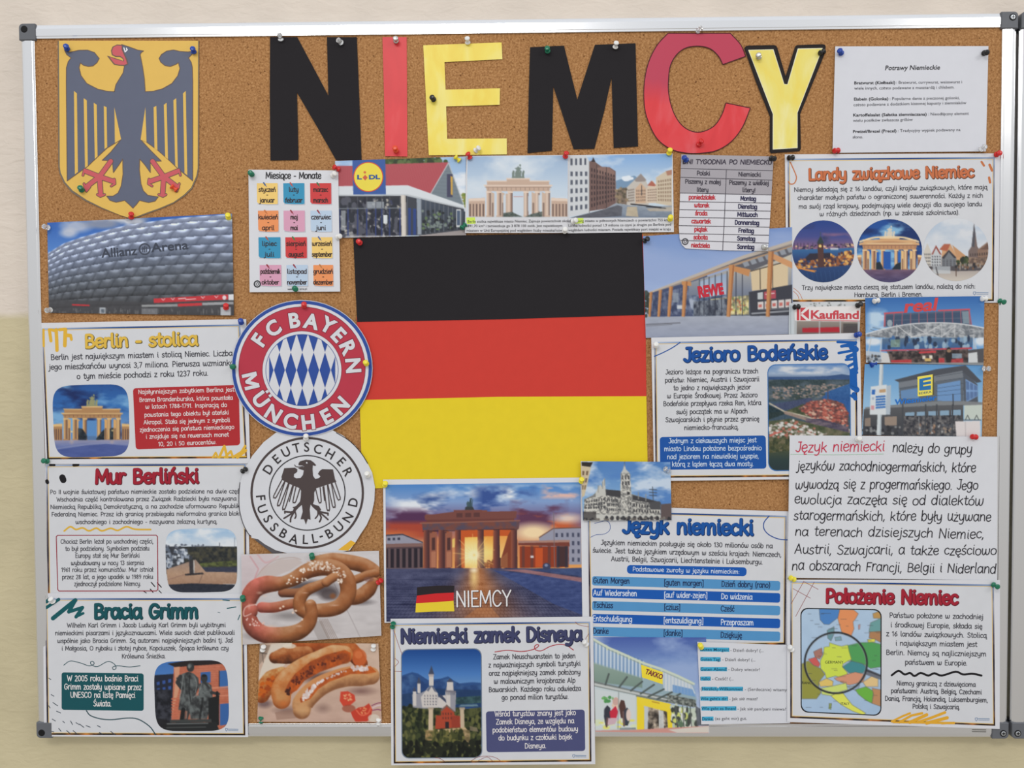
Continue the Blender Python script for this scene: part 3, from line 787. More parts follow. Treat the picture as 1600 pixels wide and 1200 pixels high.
c.lines('eye', ['470,82 478,108 492,94', '486,84 490,96'], 7, (235, 235, 240), dz=.4, k=1)

LET = dict(cat='letter')
z1 = (400, 0, 4); z2 = (800, 0, 4)
BLACK = mat((41, 39, 42), .8, .12, var=.015)
def letter(ch, lab, z, outline, mt, h=1.4, bow=.3, tilt=(0, 0)):
    q = pts(outline); lo, hi = q.min(0), q.max(0)
    s = Paper('cutout_letter', lab, 'letter', z, [(lo[0], lo[1]), (hi[0], lo[1]), (hi[0], hi[1]), (lo[0], hi[1])], h, bow=0, tilt=tilt, group='cut out title letters')
    s.polys('letter_card', [(mt, q)], dz=0, solid=.5, rough=.55)
    return s
letter('N', 'wide black paper letter N, first of the title', z1, '88,232 258,232 452,597 447,400 443,232 630,232 645,600 660,1000 500,1000 380,790 256,578 262,800 265,1000 90,1003 86,600', BLACK)
letter('I', 'narrow red paper strip forming the letter I', z1, '790,232 942,232 946,978 806,976 800,600', mottle_mat([(.3, (205, 45, 52)), (.6, (222, 54, 60)), (.8, (226, 84, 86))], 10), h=1.4)
letter('E', 'yellow painted letter E with streaky brush marks', z1, '1045,283 1535,265 1540,370 1178,388 1185,560 1525,552 1523,655 1188,665 1195,868 1567,865 1568,965 1080,970', mottle_mat([(.25, (236, 204, 62)), (.5, (240, 220, 92)), (.75, (240, 232, 150))], 16), h=1.6)
letter('M', 'black paper letter M pinned by green and white pins', z2, '113,295 325,285 408,622 518,280 772,270 780,600 788,915 635,925 622,485 575,700 515,930 385,932 258,540 250,942 97,957 104,600', BLACK)
arc = smooth_line(pts('1460,352 1430,280 1365,208'), 4).tolist()[:-1] + [(1365, 208), (975, 208)] + smooth_line(pts('975,208 905,285 850,400 825,540 830,680 860,780 910,870 990,930 1080,955 1180,957 1280,940 1370,885 1440,795 1490,675'), 4).tolist() + \
    smooth_line(pts('1337,643 1310,720 1260,790 1180,825 1110,815 1050,770 1005,690 980,590 978,500 990,410 1030,340 1090,298 1170,288 1240,305 1290,350 1318,403'), 4).tolist()
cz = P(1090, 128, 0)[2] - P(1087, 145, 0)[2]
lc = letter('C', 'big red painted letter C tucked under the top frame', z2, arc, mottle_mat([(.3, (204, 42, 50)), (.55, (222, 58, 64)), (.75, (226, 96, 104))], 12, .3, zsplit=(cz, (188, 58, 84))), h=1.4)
lc.lines('letter_outline', [np.vstack([arc, arc[:1]])], 5, (70, 22, 34), dz=.12, k=1)
zy = (1140, 50, 6)
ly = letter('Y', 'yellow letter Y with a thick black outline', zy, '145,152 160,138 180,134 415,130 432,136 440,150 525,440 618,150 626,134 640,130 870,122 888,126 893,140 885,200 655,765 660,1095 650,1110 390,1128 383,1115 385,790 250,455', (32, 26, 26))
ly.lines('letter_outline', [pts('145,152 160,138 180,134 415,130 432,136 440,150 525,440 618,150 626,134 640,130 870,122 888,126 893,140 885,200 655,765 660,1095 650,1110 390,1128 383,1115 385,790 250,455 145,152')], 15, (30, 24, 24), dz=.05, k=1)
ly.polys('painted_face', [((238, 236, 205), '174,168 411,162 513,488 542,490 639,155 873,150 637,757 637,1088 404,1102 405,770'),
                          (mottle_mat([(.28, (238, 214, 82)), (.5, (236, 222, 116)), (.75, (240, 234, 170))], 18), '182,173 406,168 510,492 546,494 646,162 865,156 632,755 632,1082 410,1096 411,768')], dz=.12)

# ------------------------------------------------------------------ tricolour of three coloured sheets
z = (0, 0, 1)
fl = Paper('flag', 'large black, red and yellow tricolour made of coloured paper sheets', 'flag', z, '552,366 1003,362 1010,758 563,762', 1.2, bow=0)
fl.polys('black_stripe', [(mat((41, 39, 42), .8, .12, var=.015), '552,372 700,368 1003,363 1006,430 1007,492 780,499 558,503 555,440')], dz=.5, solid=.4, rough=.7, label='black paper stripe')
fl.polys('red_stripe', [((205, 60, 50), '557,495 780,490 1004,366 1008,430 1010,620 780,625 563,631 560,560')], dz=0, solid=.35, rough=.6, label='red paper stripe')
fl.polys('yellow_stripe', [((230, 205, 38), '562,625 780,620 1010,619 1012,735 908,750 780,755 566,764')], dz=.3, solid=.3, rough=.6, label='yellow paper stripe')

# ------------------------------------------------------------------ printed posters
def inset(q, d):
    q = pts(q); c = q.mean(0); out = []
    sg = [(1, 1), (-1, 1), (-1, -1), (1, -1)]
    return np.array([p + np.array(s) * d for p, s in zip(q, sg)])
def poster(lab, z, sheetq, borderq, h, tilt=(0, 0), bow=.6, curl=None, seed=1, gold=(226, 196, 132), bw=2.6):
    s = Paper('poster', lab, 'poster', z, sheetq, h, tilt, bow, curl, group='printed lesson posters')
    s.sheet(WHITE, label=None)
    k = z[2]; bq = pts(borderq); lo, hi = bq.min(0), bq.max(0)
    pc = Pic(z, (lo[0], lo[1], hi[0], hi[1]), .6)
    u = (pc.X - lo[0]) / (hi[0] - lo[0]); v = (pc.Y - lo[1]) / (hi[1] - lo[1])
    f = fbm(pc.X, pc.Y, 60 * k / 4, seed, 3)[..., None]
    a = np.clip((f - .3) / .4, 0, 1)
    side = np.array((26, 26, 48.)) * (1 - a) + np.array((92, 78, 84.)) * a
    low = np.array((30, 22, 22.)) * (1 - a) + np.array((196, 120, 48.)) * a ** 2
    tp = np.array((30, 66, 128.)) * np.ones_like(side)
    edge = np.clip(np.abs(u - .55) * 2.1 - .12, 0, 1)[..., None]
    tp = tp * (1 - edge) + np.array((176, 190, 214.)) * edge
    m = np.clip((v - .04) / .12, 0, 1)[..., None]; C = tp * (1 - m) + side * m
    up = np.clip((.45 - v) / .3, 0, 1)[..., None] * .75; C = C * (1 - up * m) + np.array((190, 200, 216.)) * up * m
    m = np.clip((v - .9) / .06, 0, 1)[..., None]; pc.C = C * (1 - m) + low * m
    s.photo('border_print', borderq, pc, dz=.08, step=5.)
    s.fill('gold_line', inset(borderq, bw * k), gold, dz=.16, label='thin gold frame line')
    s.fill('panel', inset(borderq, (bw + 1.1) * k), PANEL, dz=.22)
    return s
DZ = .3
def body(s, rows, xh, color=INK, par=None, nm='body_text', w=.21, dz=None):
    return s.hand(nm, rows, xh * .86, w, color, dz=dz or DZ + .1, parent=par)
def head(s, row, xh, color, dark, w=.3):
    return s.hand('heading', [row], xh, w, color, dz=DZ + .05, sub=3, n=5, shadow=(dark, (.6, .7), .75))
def box(s, quad, color, rows, xh, tcol=(232, 228, 228), r=.03, lab=None, w=.185):
    b = s.fill('text_box', quad, color, dz=DZ, shape='round', r=r, label=lab)
    s.hand('box_text', rows, xh * .9, w, tcol, dz=DZ + .15, parent=b)
    return b
def mark(s, x, y, k=1.):
    """the small publisher's mark in the corner"""
    a = s.lines('shield_mark', [[(x, y - 16 * k), (x + 14 * k, y - 16 * k), (x + 14 * k, y - 4 * k), (x + 7 * k, y + 4 * k), (x, y - 4 * k), (x, y - 16 * k)]], 3 * k, (96, 128, 168), dz=DZ + .1, k=1, n=0)
    for r, (yy, ww) in enumerate(((-11, 5), (-1, 3))):
        s.lines('publisher_line', [[(x + 20 * k, y + yy * k), (x + 92 * k, y + (yy + 1) * k)]], ww * k, (118, 142, 174), dz=DZ + .1, k=1, n=0, parent=a)

# federal states
z = (1200, 230, 4)
s = LANDY = poster('white poster with orange heading and three round city photos', z, '105,45 1452,38 1440,972 118,974', '122,72 1418,62 1412,962 128,966', 1.6, seed=3)
head(s, ('Landy związkowe Niemiec', 253, 203, 1287, 184), 47, (200, 114, 74), (104, 62, 44))
body(s, [('Niemcy składają się z 16 landów, czyli krajów związkowych, które mają', 163, 279, 1372, 262), ('charakter małych państw o ograniczonej suwerenności. Każdy z nich', 185, 329, 1345, 314),
         ('ma swój rząd krajowy, podejmujący wiele decyzji dla swojego landu', 192, 384, 1338, 368), ('w różnych dziedzinach (np. w zakresie szkolnictwa).', 323, 431, 1197, 420),
         ('Trzy największe miasta cieszą się statusem landów, należą do nich:', 212, 891, 1297, 882), ('Hamburg, Berlin i Bremen.', 540, 936, 968, 932)], 22)
s.lines('doodle', [('140,95 165,150 178,190 165,225 140,230 128,215', 7)], 7, (198, 118, 72), dz=DZ, label='orange thread loop')
s.lines('doodle', [('1335,92 1350,115', 14), ('1385,110 1400,145', 16), ('1382,190 1388,220', 15)], 7, (198, 118, 72), dz=DZ, label='orange brush marks')
s.lines('doodle', [('160,880 195,910 215,950', 3), ('160,900 185,925 195,955', 3)], 7, (198, 118, 72), dz=DZ, label='orange brush marks')
mark(s, 1284, 920)

# capital
z = (40, 490, 4.4444)
s = BERLIN = poster('white poster with gold heading and red text box', z, '108,65 1532,38 1560,1040 138,1044', '112,102 1490,75 1538,1004 150,1012', 2.8, seed=5)
s.root['label'] = 'white poster with gold heading and red text box beside a floodlit gate photo'
head(s, ('Berlin - stolica', 412, 234, 1197, 216), 60, (222, 184, 76), (96, 86, 52))
body(s, [('Berlin jest największym miastem i stolicą Niemiec. Liczba', 175, 321, 1438, 292), ('jego mieszkańców wynosi 3,7 miliona. Pierwsza wzmianka', 162, 389, 1448, 359), ('o tym mieście pochodzi z roku 1237 roku.', 355, 454, 1270, 430)], 30)
box(s, '745,518 1480,495 1490,914 765,944', (176, 44, 50), [('Najsłynniejszym zabytkiem Berlina jest', 782, 558, 1450, 540), ('Brama Brandenburska, która powstała', 790, 613, 1440, 597), ('w latach 1788-1791. Inspiracją do', 832, 660, 1400, 647),
    ('powstania tego obiektu był ateński', 825, 717, 1412, 699), ('Akropol. Stała się jednym z symboli', 820, 769, 1420, 752), ('zjednoczenia się państwa niemieckiego', 793, 821, 1450, 800), ('i znajduje się na rewersach monet', 835, 868, 1412, 853), ('10, 20 i 50 eurocentów.', 922, 920, 1327, 905)], 22, lab='red text box')
s.lines('doodle', [('124,112 126,225', 16), ('165,112 176,190', 22), ('178,112 205,120', 20), ('212,112 216,185 218,255', 24), ('235,112 270,108', 22), ('276,110 272,222', 26), ('280,150 305,152', 26), ('312,150 318,180', 20)], 12, (224, 178, 62), dz=DZ, k=2, label='gold brush strokes')
s.lines('doodle', [('1300,998 1320,965 1335,998', 14), ('1345,998 1380,920 1400,998', 18), ('1385,998 1425,955 1440,998', 16), ('1440,998 1500,960 1525,920', 18), ('1470,998 1528,950', 22), ('1300,996 1530,992', 10)], 12, (224, 178, 62), dz=DZ, k=1, label='gold brush strokes')

# the wall
z = (40, 710, 4.4444)
s = MUR = poster('white poster with crimson heading and red-outlined text box', z, '135,52 1540,42 1560,990 160,990', '142,72 1528,66 1535,985 155,985', 1.3, seed=8)
s.root['label'] = 'white poster with crimson heading, a red-outlined text frame and black dots'
head(s, ('Mur Berliński', 483, 199, 1202, 193), 65, (160, 34, 52), (92, 24, 38))
body(s, [('Po II wojnie światowej państwo niemieckie zostało podzielone na dwie części.', 170, 275, 1520, 269), ('Wschodnia część kontrolowana przez Związek Radziecki była nazywana', 215, 327, 1465, 320),
         ('Niemiecką Republiką Demokratyczną, a na zachodzie uformowano Republikę', 172, 379, 1506, 372), ('Federalną Niemiec. Przez ich granicę przebiegała nieformalna granica bloku', 180, 430, 1505, 424), ('wschodniego i zachodniego - nazywana żelazną kurtyną.', 347, 483, 1333, 480)], 23)
s.lines('squiggle', ['268,532 310,502 350,522 395,510 440,531 490,512 530,531 590,513 640,528 700,502 760,520 868,522'], 12, (222, 178, 62), dz=DZ, label='wavy gold line')
fr = s.lines('text_frame', ['222,562 907,561 916,572 919,938 908,948 232,949 223,938 213,572 222,562'], 6, (150, 34, 54), dz=DZ, k=1, label='dark red outline frame')
s.hand('frame_text', [('Chociaż Berlin leżał po wschodniej części,', 243, 620, 888, 618), ('to był podzielony. Symbolem podziału', 275, 670, 860, 667), ('Europy stał się Mur Berliński', 345, 718, 792, 716), ('wybudowany w nocy 13 sierpnia', 315, 769, 822, 767),
    ('1961 roku przez komunistów. Mur istniał', 248, 816, 887, 814), ('przez 28 lat, a jego upadek w 1989 roku', 253, 866, 886, 864), ('zjednoczył podzielone Niemcy.', 337, 914, 802, 912)], 21, .19, INK, dz=DZ + .1, parent=fr)
s.lines('doodle', [('170,74 200,74', 15), ('335,74 362,72', 22), ('255,160 262,178', 44), ('148,185 152,195', 24)], 7, (28, 26, 30), dz=DZ, k=1, label='black dots')
s.lines('doodle', [('872,888 898,918', 7), ('915,892 942,922', 7), ('866,936 885,958', 7), ('925,945 942,962', 6), ('820,950 838,962', 6)], 7, (28, 26, 30), dz=DZ, k=1, label='black ticks')

# tale collectors
z = (40, 920, 4.4444)
s = BRACIA = poster('white poster with dark green heading and a photo of two bronze statues', z, '120,30 1532,35 1545,1030 128,1025', '135,66 1512,66 1526,1018 148,1014', 3.4, tilt=(0, 2.4), seed=11)
head(s, ('Bracia Grimm', 475, 201, 1199, 199), 65, (22, 84, 92), (12, 52, 60))
body(s, [('Wilhelm Karl Grimm i Jacob Ludwig Karl Grimm byli wybitnymi', 287, 268, 1390, 265), ('niemieckimi pisarzami i językoznawcami. Wiele swoich dzieł publikowali', 205, 322, 1453, 318), ('wspólnie jako Bracia Grimm. Są autorami najpiękniejszych baśni tj. Jaś', 220, 376, 1440, 372),
         ('i Małgosia, O rybaku i złotej rybce, Kopciuszek, Śpiąca królewna czy', 250, 428, 1410, 426), ('Królewna Śnieżka.', 668, 483, 973, 482)], 24)
s.lines('squiggle', ['265,530 310,502 380,515 440,535 475,522 468,505 452,508 458,528 500,540 570,505 615,522 628,550 612,562 604,545 640,535 720,543 795,535'], 5, (32, 78, 88), dz=DZ, k=5, label='curly green line')
box(s, '250,580 820,588 820,848 250,840', (16, 82, 90), [('W 2005 roku baśnie Braci', 288, 640, 783, 642), ('Grimm zostały wpisane przez', 268, 698, 805, 702), ('UNESCO na listę Pamięci', 310, 755, 762, 757), ('Świata.', 470, 815, 597, 816)], 30, lab='dark green text box')
s.lines('swash', ['422,846 450,880 520,903 600,909 700,898 780,905 860,955 902,1012'], 7, (22, 66, 76), dz=DZ, label='long green curve')
s.lines('doodle', [('145,90 165,72', 24), ('145,130 230,74', 22), ('190,205 345,80', 30), ('345,80 300,160', 26), ('300,160 395,130', 24), ('395,130 350,195', 24), ('350,195 400,170', 18)], 7, (20, 90, 96), dz=DZ, k=1, label='green brush scribble')
s.lines('doodle', [('1370,78 1415,82', 6), ('1400,136 1460,126', 7), ('1475,215 1488,182', 6), ('1335,163 1350,166', 4)], 7, (20, 90, 96), dz=DZ, k=1, label='small green ticks')
g = random.Random(4)
s.lines('ticks', [[(x, y), (x + g.uniform(8, 34), y + g.uniform(8, 26))] for x, y in [(160, 620), (178, 735), (160, 812), (190, 790), (215, 850), (185, 905), (258, 920), (312, 918), (375, 940), (420, 950), (230, 970), (285, 985), (165, 985), (330, 985), (498, 950), (512, 998), (590, 990), (350, 930)]], 5, (46, 62, 76), dz=DZ, k=1, n=0)
mark(s, 1388, 985, .95)

# the lake
z = (1000, 510, 4.4444)
s = JEZIORO = poster('white poster with blue heading and blue brush scribble, showing a lake town', z, '78,78 1528,45 1545,1055 98,1074', '98,108 1506,88 1512,1040 108,1052', 4.8, seed=14)
head(s, ('Jezioro Bodeńskie', 305, 241, 1302, 220), 64, (26, 80, 156), (20, 46, 92))
body(s, [('Jezioro leżące na pograniczu trzech', 178, 333, 822, 325), ('państw: Niemiec, Austrii i Szwajcarii', 173, 389, 830, 381), ('to jedno z największych jezior', 232, 443, 770, 436), ('w Europie Środkowej. Przez Jezioro', 188, 499, 818, 491),
         ('Bodeńskie przepływa rzeka Ren, która', 162, 553, 843, 545), ('swój początek ma w Alpach', 252, 609, 748, 603), ('Szwajcarskich i płynie przez granicę', 177, 664, 830, 657), ('niemiecko-francuską.', 307, 719, 687, 714)], 26)
box(s, '137,768 873,757 878,988 140,996', (24, 84, 164), [('Jednym z ciekawszych miejsc jest', 200, 811, 810, 804), ('miasto Lindau położone bezpośrednio', 168, 866, 846, 859), ('nad jeziorem na niewielkiej wyspie,', 188, 921, 826, 915), ('którą z lądem łączą dwa mosty.', 222, 973, 790, 969)], 25, tcol=(206, 222, 238), lab='blue text box')
s.lines('doodle', [('100,208 160,182 225,148 278,112', 7)], 7, (30, 84, 160), dz=DZ, label='thin blue line')
s.lines('doodle', [('1372,108 1500,112', 18), ('1400,138 1495,120', 22), ('1400,138 1500,140', 12), ('1380,185 1490,165', 18), ('1470,145 1500,160', 40), ('1440,212 1495,190', 24), ('1430,232 1500,225', 18), ('1450,275 1500,250', 20), ('1490,180 1500,300', 30), ('1455,310 1505,290', 22), ('1460,345 1505,320', 22), ('1480,330 1485,420', 50), ('1460,400 1505,440', 40), ('1465,480 1500,505', 18), ('1485,470 1495,500', 30)], 12, (24, 92, 172), dz=DZ, k=1, label='blue brush scribble')

# the language
z = (880, 700, 3.871)
s = JEZYK = poster('white poster with blue heading and a table of blue phrase rows', z, '125,346 1385,384 1362,1192 150,1215', '148,380 1352,410 1345,1188 160,1212', 2.6, seed=17)
head(s, ('Język niemiecki', 360, 510, 1150, 523), 60, (24, 84, 160), (16, 44, 96))
body(s, [('Językiem niemieckim posługuje się około 130 milionów osób na', 228, 585, 1268, 606), ('świecie. Jest także językiem urzędowym w sześciu krajach: Niemczech,', 178, 632, 1320, 659), ('Austrii, Belgii, Szwajcarii, Liechtensteinie i Luksemburgu.', 290, 683, 1208, 704)], 23)
box(s, '387,707 1110,722 1108,776 385,760', (20, 88, 176), [('Podstawowe zwroty w języku niemieckim:', 420, 745, 1067, 761)], 20, tcol=(214, 226, 240), lab='blue caption bar')
ROW = [('Guten Morgen', 182, 817, 402, 820, '[guten morgen]', 610, 830, 850, 834, 'Dzień dobry (rano)', 957, 838, 1252, 845), ('Auf Wiedersehen', 182, 891, 446, 896, '[auf wider-zejen]', 610, 904, 872, 908, 'Do widzenia', 955, 913, 1145, 917),
       ('Tschüss', 182, 965, 302, 968, '[czius]', 610, 978, 708, 980, 'Cześć', 953, 987, 1036, 989), ('Entschuldigung', 178, 1047, 418, 1052, '[entszuldigung]', 607, 1058, 848, 1062, 'Przepraszam', 953, 1069, 1152, 1072), ('Danke', 180, 1122, 275, 1124, '[danke]', 607, 1134, 722, 1137, 'Dziękuję', 952, 1146, 1082, 1149)]
for k, (ya, r) in enumerate(zip((775, 848, 925, 1003, 1081), ROW)):
    b = s.fill('phrase_row', [(176, ya), (1313, ya + 30), (1311, ya + 88), (175, ya + 56)], (20, 88, 176) if k % 2 else (84, 148, 200), dz=DZ, shape='round', r=.012, label='dark blue phrase row' if k % 2 else 'light blue phrase row')
    for cell in (r[0:5], r[5:10], r[10:15]): s.hand('cell_text', [cell], 23, .19, (212, 224, 240) if k % 2 else (30, 44, 84), dz=DZ + .15, parent=b)
s.lines('doodle', [('1245,412 1215,450 1215,490 1245,525 1300,550 1355,556', 6)], 4, (34, 76, 150), dz=DZ, label='blue arc')
s.lines('doodle', [('165,540 200,525 250,520 282,495 280,455 255,440 215,450 190,455', 3)], 4, (34, 76, 150), dz=DZ, label='thin blue loops')

# the castle
z = (590, 950, 4.4444)
s = ZAMEK = poster('white poster with a castle photo, hanging below the bottom rail', z, '90,75 1495,60 1512,1085 95,1092', '106,108 1476,95 1485,1066 112,1080', 4.4, tilt=(0, 1.2), seed=21)
head(s, ('Niemiecki zamek Disneya', 160, 240, 1420, 222), 64, (64, 68, 104), (34, 36, 62))
body(s, [('Zamek Neuschwanstein to jeden', 803, 356, 1375, 348), ('z najważniejszych symboli turystyki', 770, 413, 1410, 401), ('oraz najpiękniejszy zamek położony', 773, 470, 1410, 461), ('w malowniczym krajobrazie Alp', 808, 526, 1375, 518), ('Bawarskich. Każdego roku odwiedza', 772, 584, 1413, 574), ('go ponad milion turystów.', 862, 638, 1327, 631)], 27)
box(s, '752,718 1438,705 1442,993 757,1002', (76, 80, 122), [('Wśród turystów znany jest jako', 813, 753, 1378, 742), ('Zamek Disneya, ze względu na', 822, 808, 1366, 799), ('podobieństwo elementów budowy', 798, 864, 1393, 855), ('do budynku z czołówki bajek', 840, 919, 1352, 911), ('Disneya.', 1022, 975, 1172, 972)], 27, lab='slate blue text box')
s.lines('squiggle', [('815,305 900,294 1000,302 1080,288 1118,264 1108,253 1090,268 1100,292 1140,296 1200,266 1270,252 1320,265 1360,292', 6)], 6, (172, 44, 54), dz=DZ, k=5, label='curly red line')
for q in ['112,155 140,240 170,320 205,370 220,415 205,440 120,440', '120,350 145,375 122,405', '1372,97 1400,118 1465,130', '1465,180 1445,215 1450,235', '380,1035 430,1045 465,1065', '650,1062 700,1035 780,1030 830,1045 855,1066', '700,1060 760,1035 800,1064']: s.lines('doodle', [q], 3, (150, 66, 60), dz=DZ, n=0, label='thin dark red thread')
mark(s, 1355, 1035)

# the location
z = (1220, 890, 4.2105)
s = POLOZ = poster('white poster with red heading and a map under a magnifying glass', z, '40,66 1442,68 1440,1048 42,1003', '62,76 1402,98 1411,1028 62,976', 6.6, seed=25)
head(s, ('Położenie Niemiec', 295, 214, 1165, 226), 60, (164, 36, 54), (98, 22, 36))
body(s, [('Państwo położone w zachodniej', 715, 315, 1333, 326), ('i środkowej Europie, składa się', 722, 378, 1327, 389), ('z 16 landów związkowych. Stolicą', 693, 437, 1356, 449), ('i największym miastem jest', 755, 499, 1293, 508), ('Berlin. Niemcy są najliczniejszym', 693, 560, 1353, 571), ('państwem w Europie.', 817, 624, 1229, 631)], 26)
s.lines('squiggle', ['730,695 775,666 815,690 850,680 880,700 920,680 970,697 1010,682 1060,697 1150,672 1200,690 1260,685 1320,697'], 14, (26, 24, 28), dz=DZ, label='wavy black line')
s.hand('closing_text', [('Niemcy graniczą z dziewięcioma', 762, 761, 1283, 771), ('państwami: Austrią, Belgią, Czechami', 725, 811, 1323, 821), ('Danią, Francją, Holandią, Luksemburgiem,', 685, 862, 1363, 873), ('Polską i Szwajcarią.', 867, 914, 1179, 919)], 21, .21, INK, dz=DZ + .1)
s.lines('doodle', [('730,1000 800,965 850,945', 14), ('780,1005 860,960 930,945', 16), ('850,1005 960,955', 22), ('900,1005 990,975 1080,940', 18), ('960,1010 1095,975', 22), ('1060,1012 1140,1008', 14), ('740,1004 1140,1012', 12)], 14, (226, 170, 52), dz=DZ, k=1, label='gold brush strokes')
s.lines('grid_doodle', ['150,80 68,225', '220,82 98,308', '80,125 195,188', '150,78 246,130'], 3, (150, 70, 66), dz=DZ, k=1, n=0, label='crossed dark red lines')
mark(s, 1280, 992)

# ------------------------------------------------------------------ plain printed sheets
z = (1200, 0, 4)
s = Paper('printed_sheet', 'plain white page of typed dishes under the top right corner', 'sheet of paper', z, '420,290 1378,288 1362,946 403,955', 2.6, bow=.9, curl={'br': .8})
s.sheet((214, 216, 224))
s.type('heading', [('Potrawy Niemieckie', 732, 438, 1074, 434)], 30, (36, 36, 42), .012, shear=.18)
for r in [('Bratwurst (Kiełbaski)', 540, 527, 795, 524), ('Eisbein (Golonka)', 538, 628, 752, 625), ('Kartoffelsalat (Sałatka ziemniaczana)', 533, 728, 992, 722), ('Pretzel/Brezel (Precel)', 532, 831, 803, 826)]: s.type('bold_text', [r], 19, (44, 44, 50), .02)
DISH = [(': Bratwurst, currywurst, weisswurst i', 803, 524, 1213, 520), ('wiele innych, często podawane z musztardą i chlebem.', 540, 560, 1165, 553), (': Popularne danie z pieczonej golonki,', 762, 625, 1198, 620), ('często podawane z dodatkiem kiszonej kapusty i ziemniaków', 535, 663, 1240, 650),
    (': Nieodłączny element', 1002, 722, 1255, 717), ('wielu posiłków zwłaszcza grillów', 532, 762, 905, 755), (': Tradycyjny wypiek podawany na', 812, 825, 1203, 819), ('słono.', 530, 865, 594, 864)]
for r in DISH: s.type('body_text', [r], 19, (70, 70, 78))

z = (380, 230, 4)
s = Paper('printed_sheet', 'white page with twelve coloured square notes naming months', 'sheet of paper', z, '33,140 594,145 606,902 40,906', 3.6, bow=.6, curl={'br': .8})
s.sheet((216, 218, 224))
s.hand('heading', [('Miesiące - Monate', 140, 195, 488, 196)], 27, .22, (40, 40, 44), sub=2)
YEL, BLU, RED_, ORG, PNK, PAL = (240, 204, 120), (58, 148, 188), (206, 66, 68), (236, 150, 96), (216, 160, 186), (186, 206, 228)
MON = [('styczeń', 'januar', YEL), ('luty', 'februar', BLU), ('marzec', 'marsch', RED_), ('kwiecień', 'april', ORG), ('maj', 'mai', PNK), ('czerwiec', 'juni', PAL), ('lipiec', 'juli', BLU), ('sierpień', 'august', RED_), ('wrzesień', 'september', YEL), ('październik', 'oktober', PNK), ('listopad', 'november', PAL), ('grudzień', 'dezember', ORG)]
XS = [[(85, 215), (250, 382), (418, 550)], [(92, 220), (252, 385), (420, 553)], [(95, 233), (263, 398), (428, 557)], [(102, 238), (270, 403), (438, 562)]]
PINC = [(70, 100, 150), (190, 90, 80), (60, 120, 80), (200, 120, 70), (150, 60, 70), (150, 60, 70), (180, 90, 70), (70, 130, 80), (90, 110, 160), (150, 60, 70), (150, 60, 70), (190, 130, 80)]
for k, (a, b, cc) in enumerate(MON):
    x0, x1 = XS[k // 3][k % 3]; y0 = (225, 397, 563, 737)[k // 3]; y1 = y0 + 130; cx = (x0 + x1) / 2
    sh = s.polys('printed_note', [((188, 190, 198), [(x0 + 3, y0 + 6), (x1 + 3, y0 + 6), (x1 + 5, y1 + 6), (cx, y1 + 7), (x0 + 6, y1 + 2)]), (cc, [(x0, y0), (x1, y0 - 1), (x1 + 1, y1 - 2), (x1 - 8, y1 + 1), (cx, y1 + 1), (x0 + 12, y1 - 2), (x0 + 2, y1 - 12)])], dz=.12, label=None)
    wa, wb = min(len(a) * 15.5, 124), min(len(b) * 15.5, 126)
    s.hand('note_text', [(a, cx - wa / 2, y0 + 53, cx + wa / 2, y0 + 53), ('-', cx - 5, y0 + 84, cx + 6, y0 + 84), (b, cx - wb / 2, y0 + 120, cx + wb / 2, y0 + 120)], 19, .25, (58, 46, 46), dz=.3, parent=sh, sub=1)
    s.lines('printed_pin', [([(cx - 22, y0 - 2), (cx - 12, y0 + 12)], 9), ([(cx - 14, y0 + 10), (cx - 4, y0 + 22)], 3)], 8, PINC[k], dz=.28, parent=sh, k=1)
lg = s.lines('round_mark', [[(88 + 19 * math.cos(t), 855 + 19 * math.sin(t)) for t in np.linspace(0, 6.283, 18)]], 8, (56, 58, 62), dz=.25, k=1)
s.lines('mark_sign', ['80,852 92,846 97,855 88,864 80,858'], 4, (56, 58, 62), dz=.25, k=2, parent=lg)
s.hand('web_address', [('www', 278, 892, 306, 891)], 8, .2, (80, 80, 86))
s.hand('web_address', [('ans.pl', 352, 891, 400, 890)], 8, .2, (80, 80, 86))

z = (1000, 230, 4)
s = Paper('printed_sheet', 'grey-headed table of weekdays with red and blue words', 'sheet of paper', z, '258,45 835,58 800,648 243,628', 4.4, bow=0)
s.polys('sheet', [((214, 214, 221), '258,45 835,58 818,360 800,648 520,645 285,633 262,610 247,570 243,500 250,300')], dz=0, solid=.3)
hd = s.polys('grey_header', [((168, 164, 171), '258,45 835,58 822,297 249,286')], dz=.12, label='grey table header')
s.lines('table_rule', ['256,133 829,147', '254,188 826,206', '249,286 822,298', '248,340 816,349', '247,390 814,400', '245,438 811,448', '244,490 808,500', '245,540 805,550', '255,582 802,600', '540,142 530,400 517,643'], 4, (74, 70, 80), dz=.2, k=1, n=0)
s.hand('header_text', [('DNI TYGODNIA PO NIEMIECKU', 266, 103, 824, 107)], 18.5, .3, (66, 60, 74), sub=2, parent=hd, shear=.12)
s.hand('header_text', [('Polski', 355, 174, 438, 176), ('Niemiecki', 615, 181, 756, 184), ('Piszemy z małej', 282, 226, 506, 231), ('litery', 355, 277, 428, 279), ('Piszemy z wielkiej', 557, 232, 806, 237), ('litery!', 640, 279, 722, 282)], 18, .25, (60, 56, 68), parent=hd, sub=2)
for r in [('poniedziałek', 305, 324, 471, 326), ('wtorek', 340, 374, 433, 376), ('środa', 345, 424, 421, 426), ('czwartek', 322, 474, 443, 476), ('piątek', 340, 524, 421, 526), ('sobota', 335, 574, 423, 576), ('niedziela', 320, 624, 436, 628)]: s.hand('weekday_word', [r], 18, .3, (190, 52, 64), sub=2, label='red Polish weekday name')
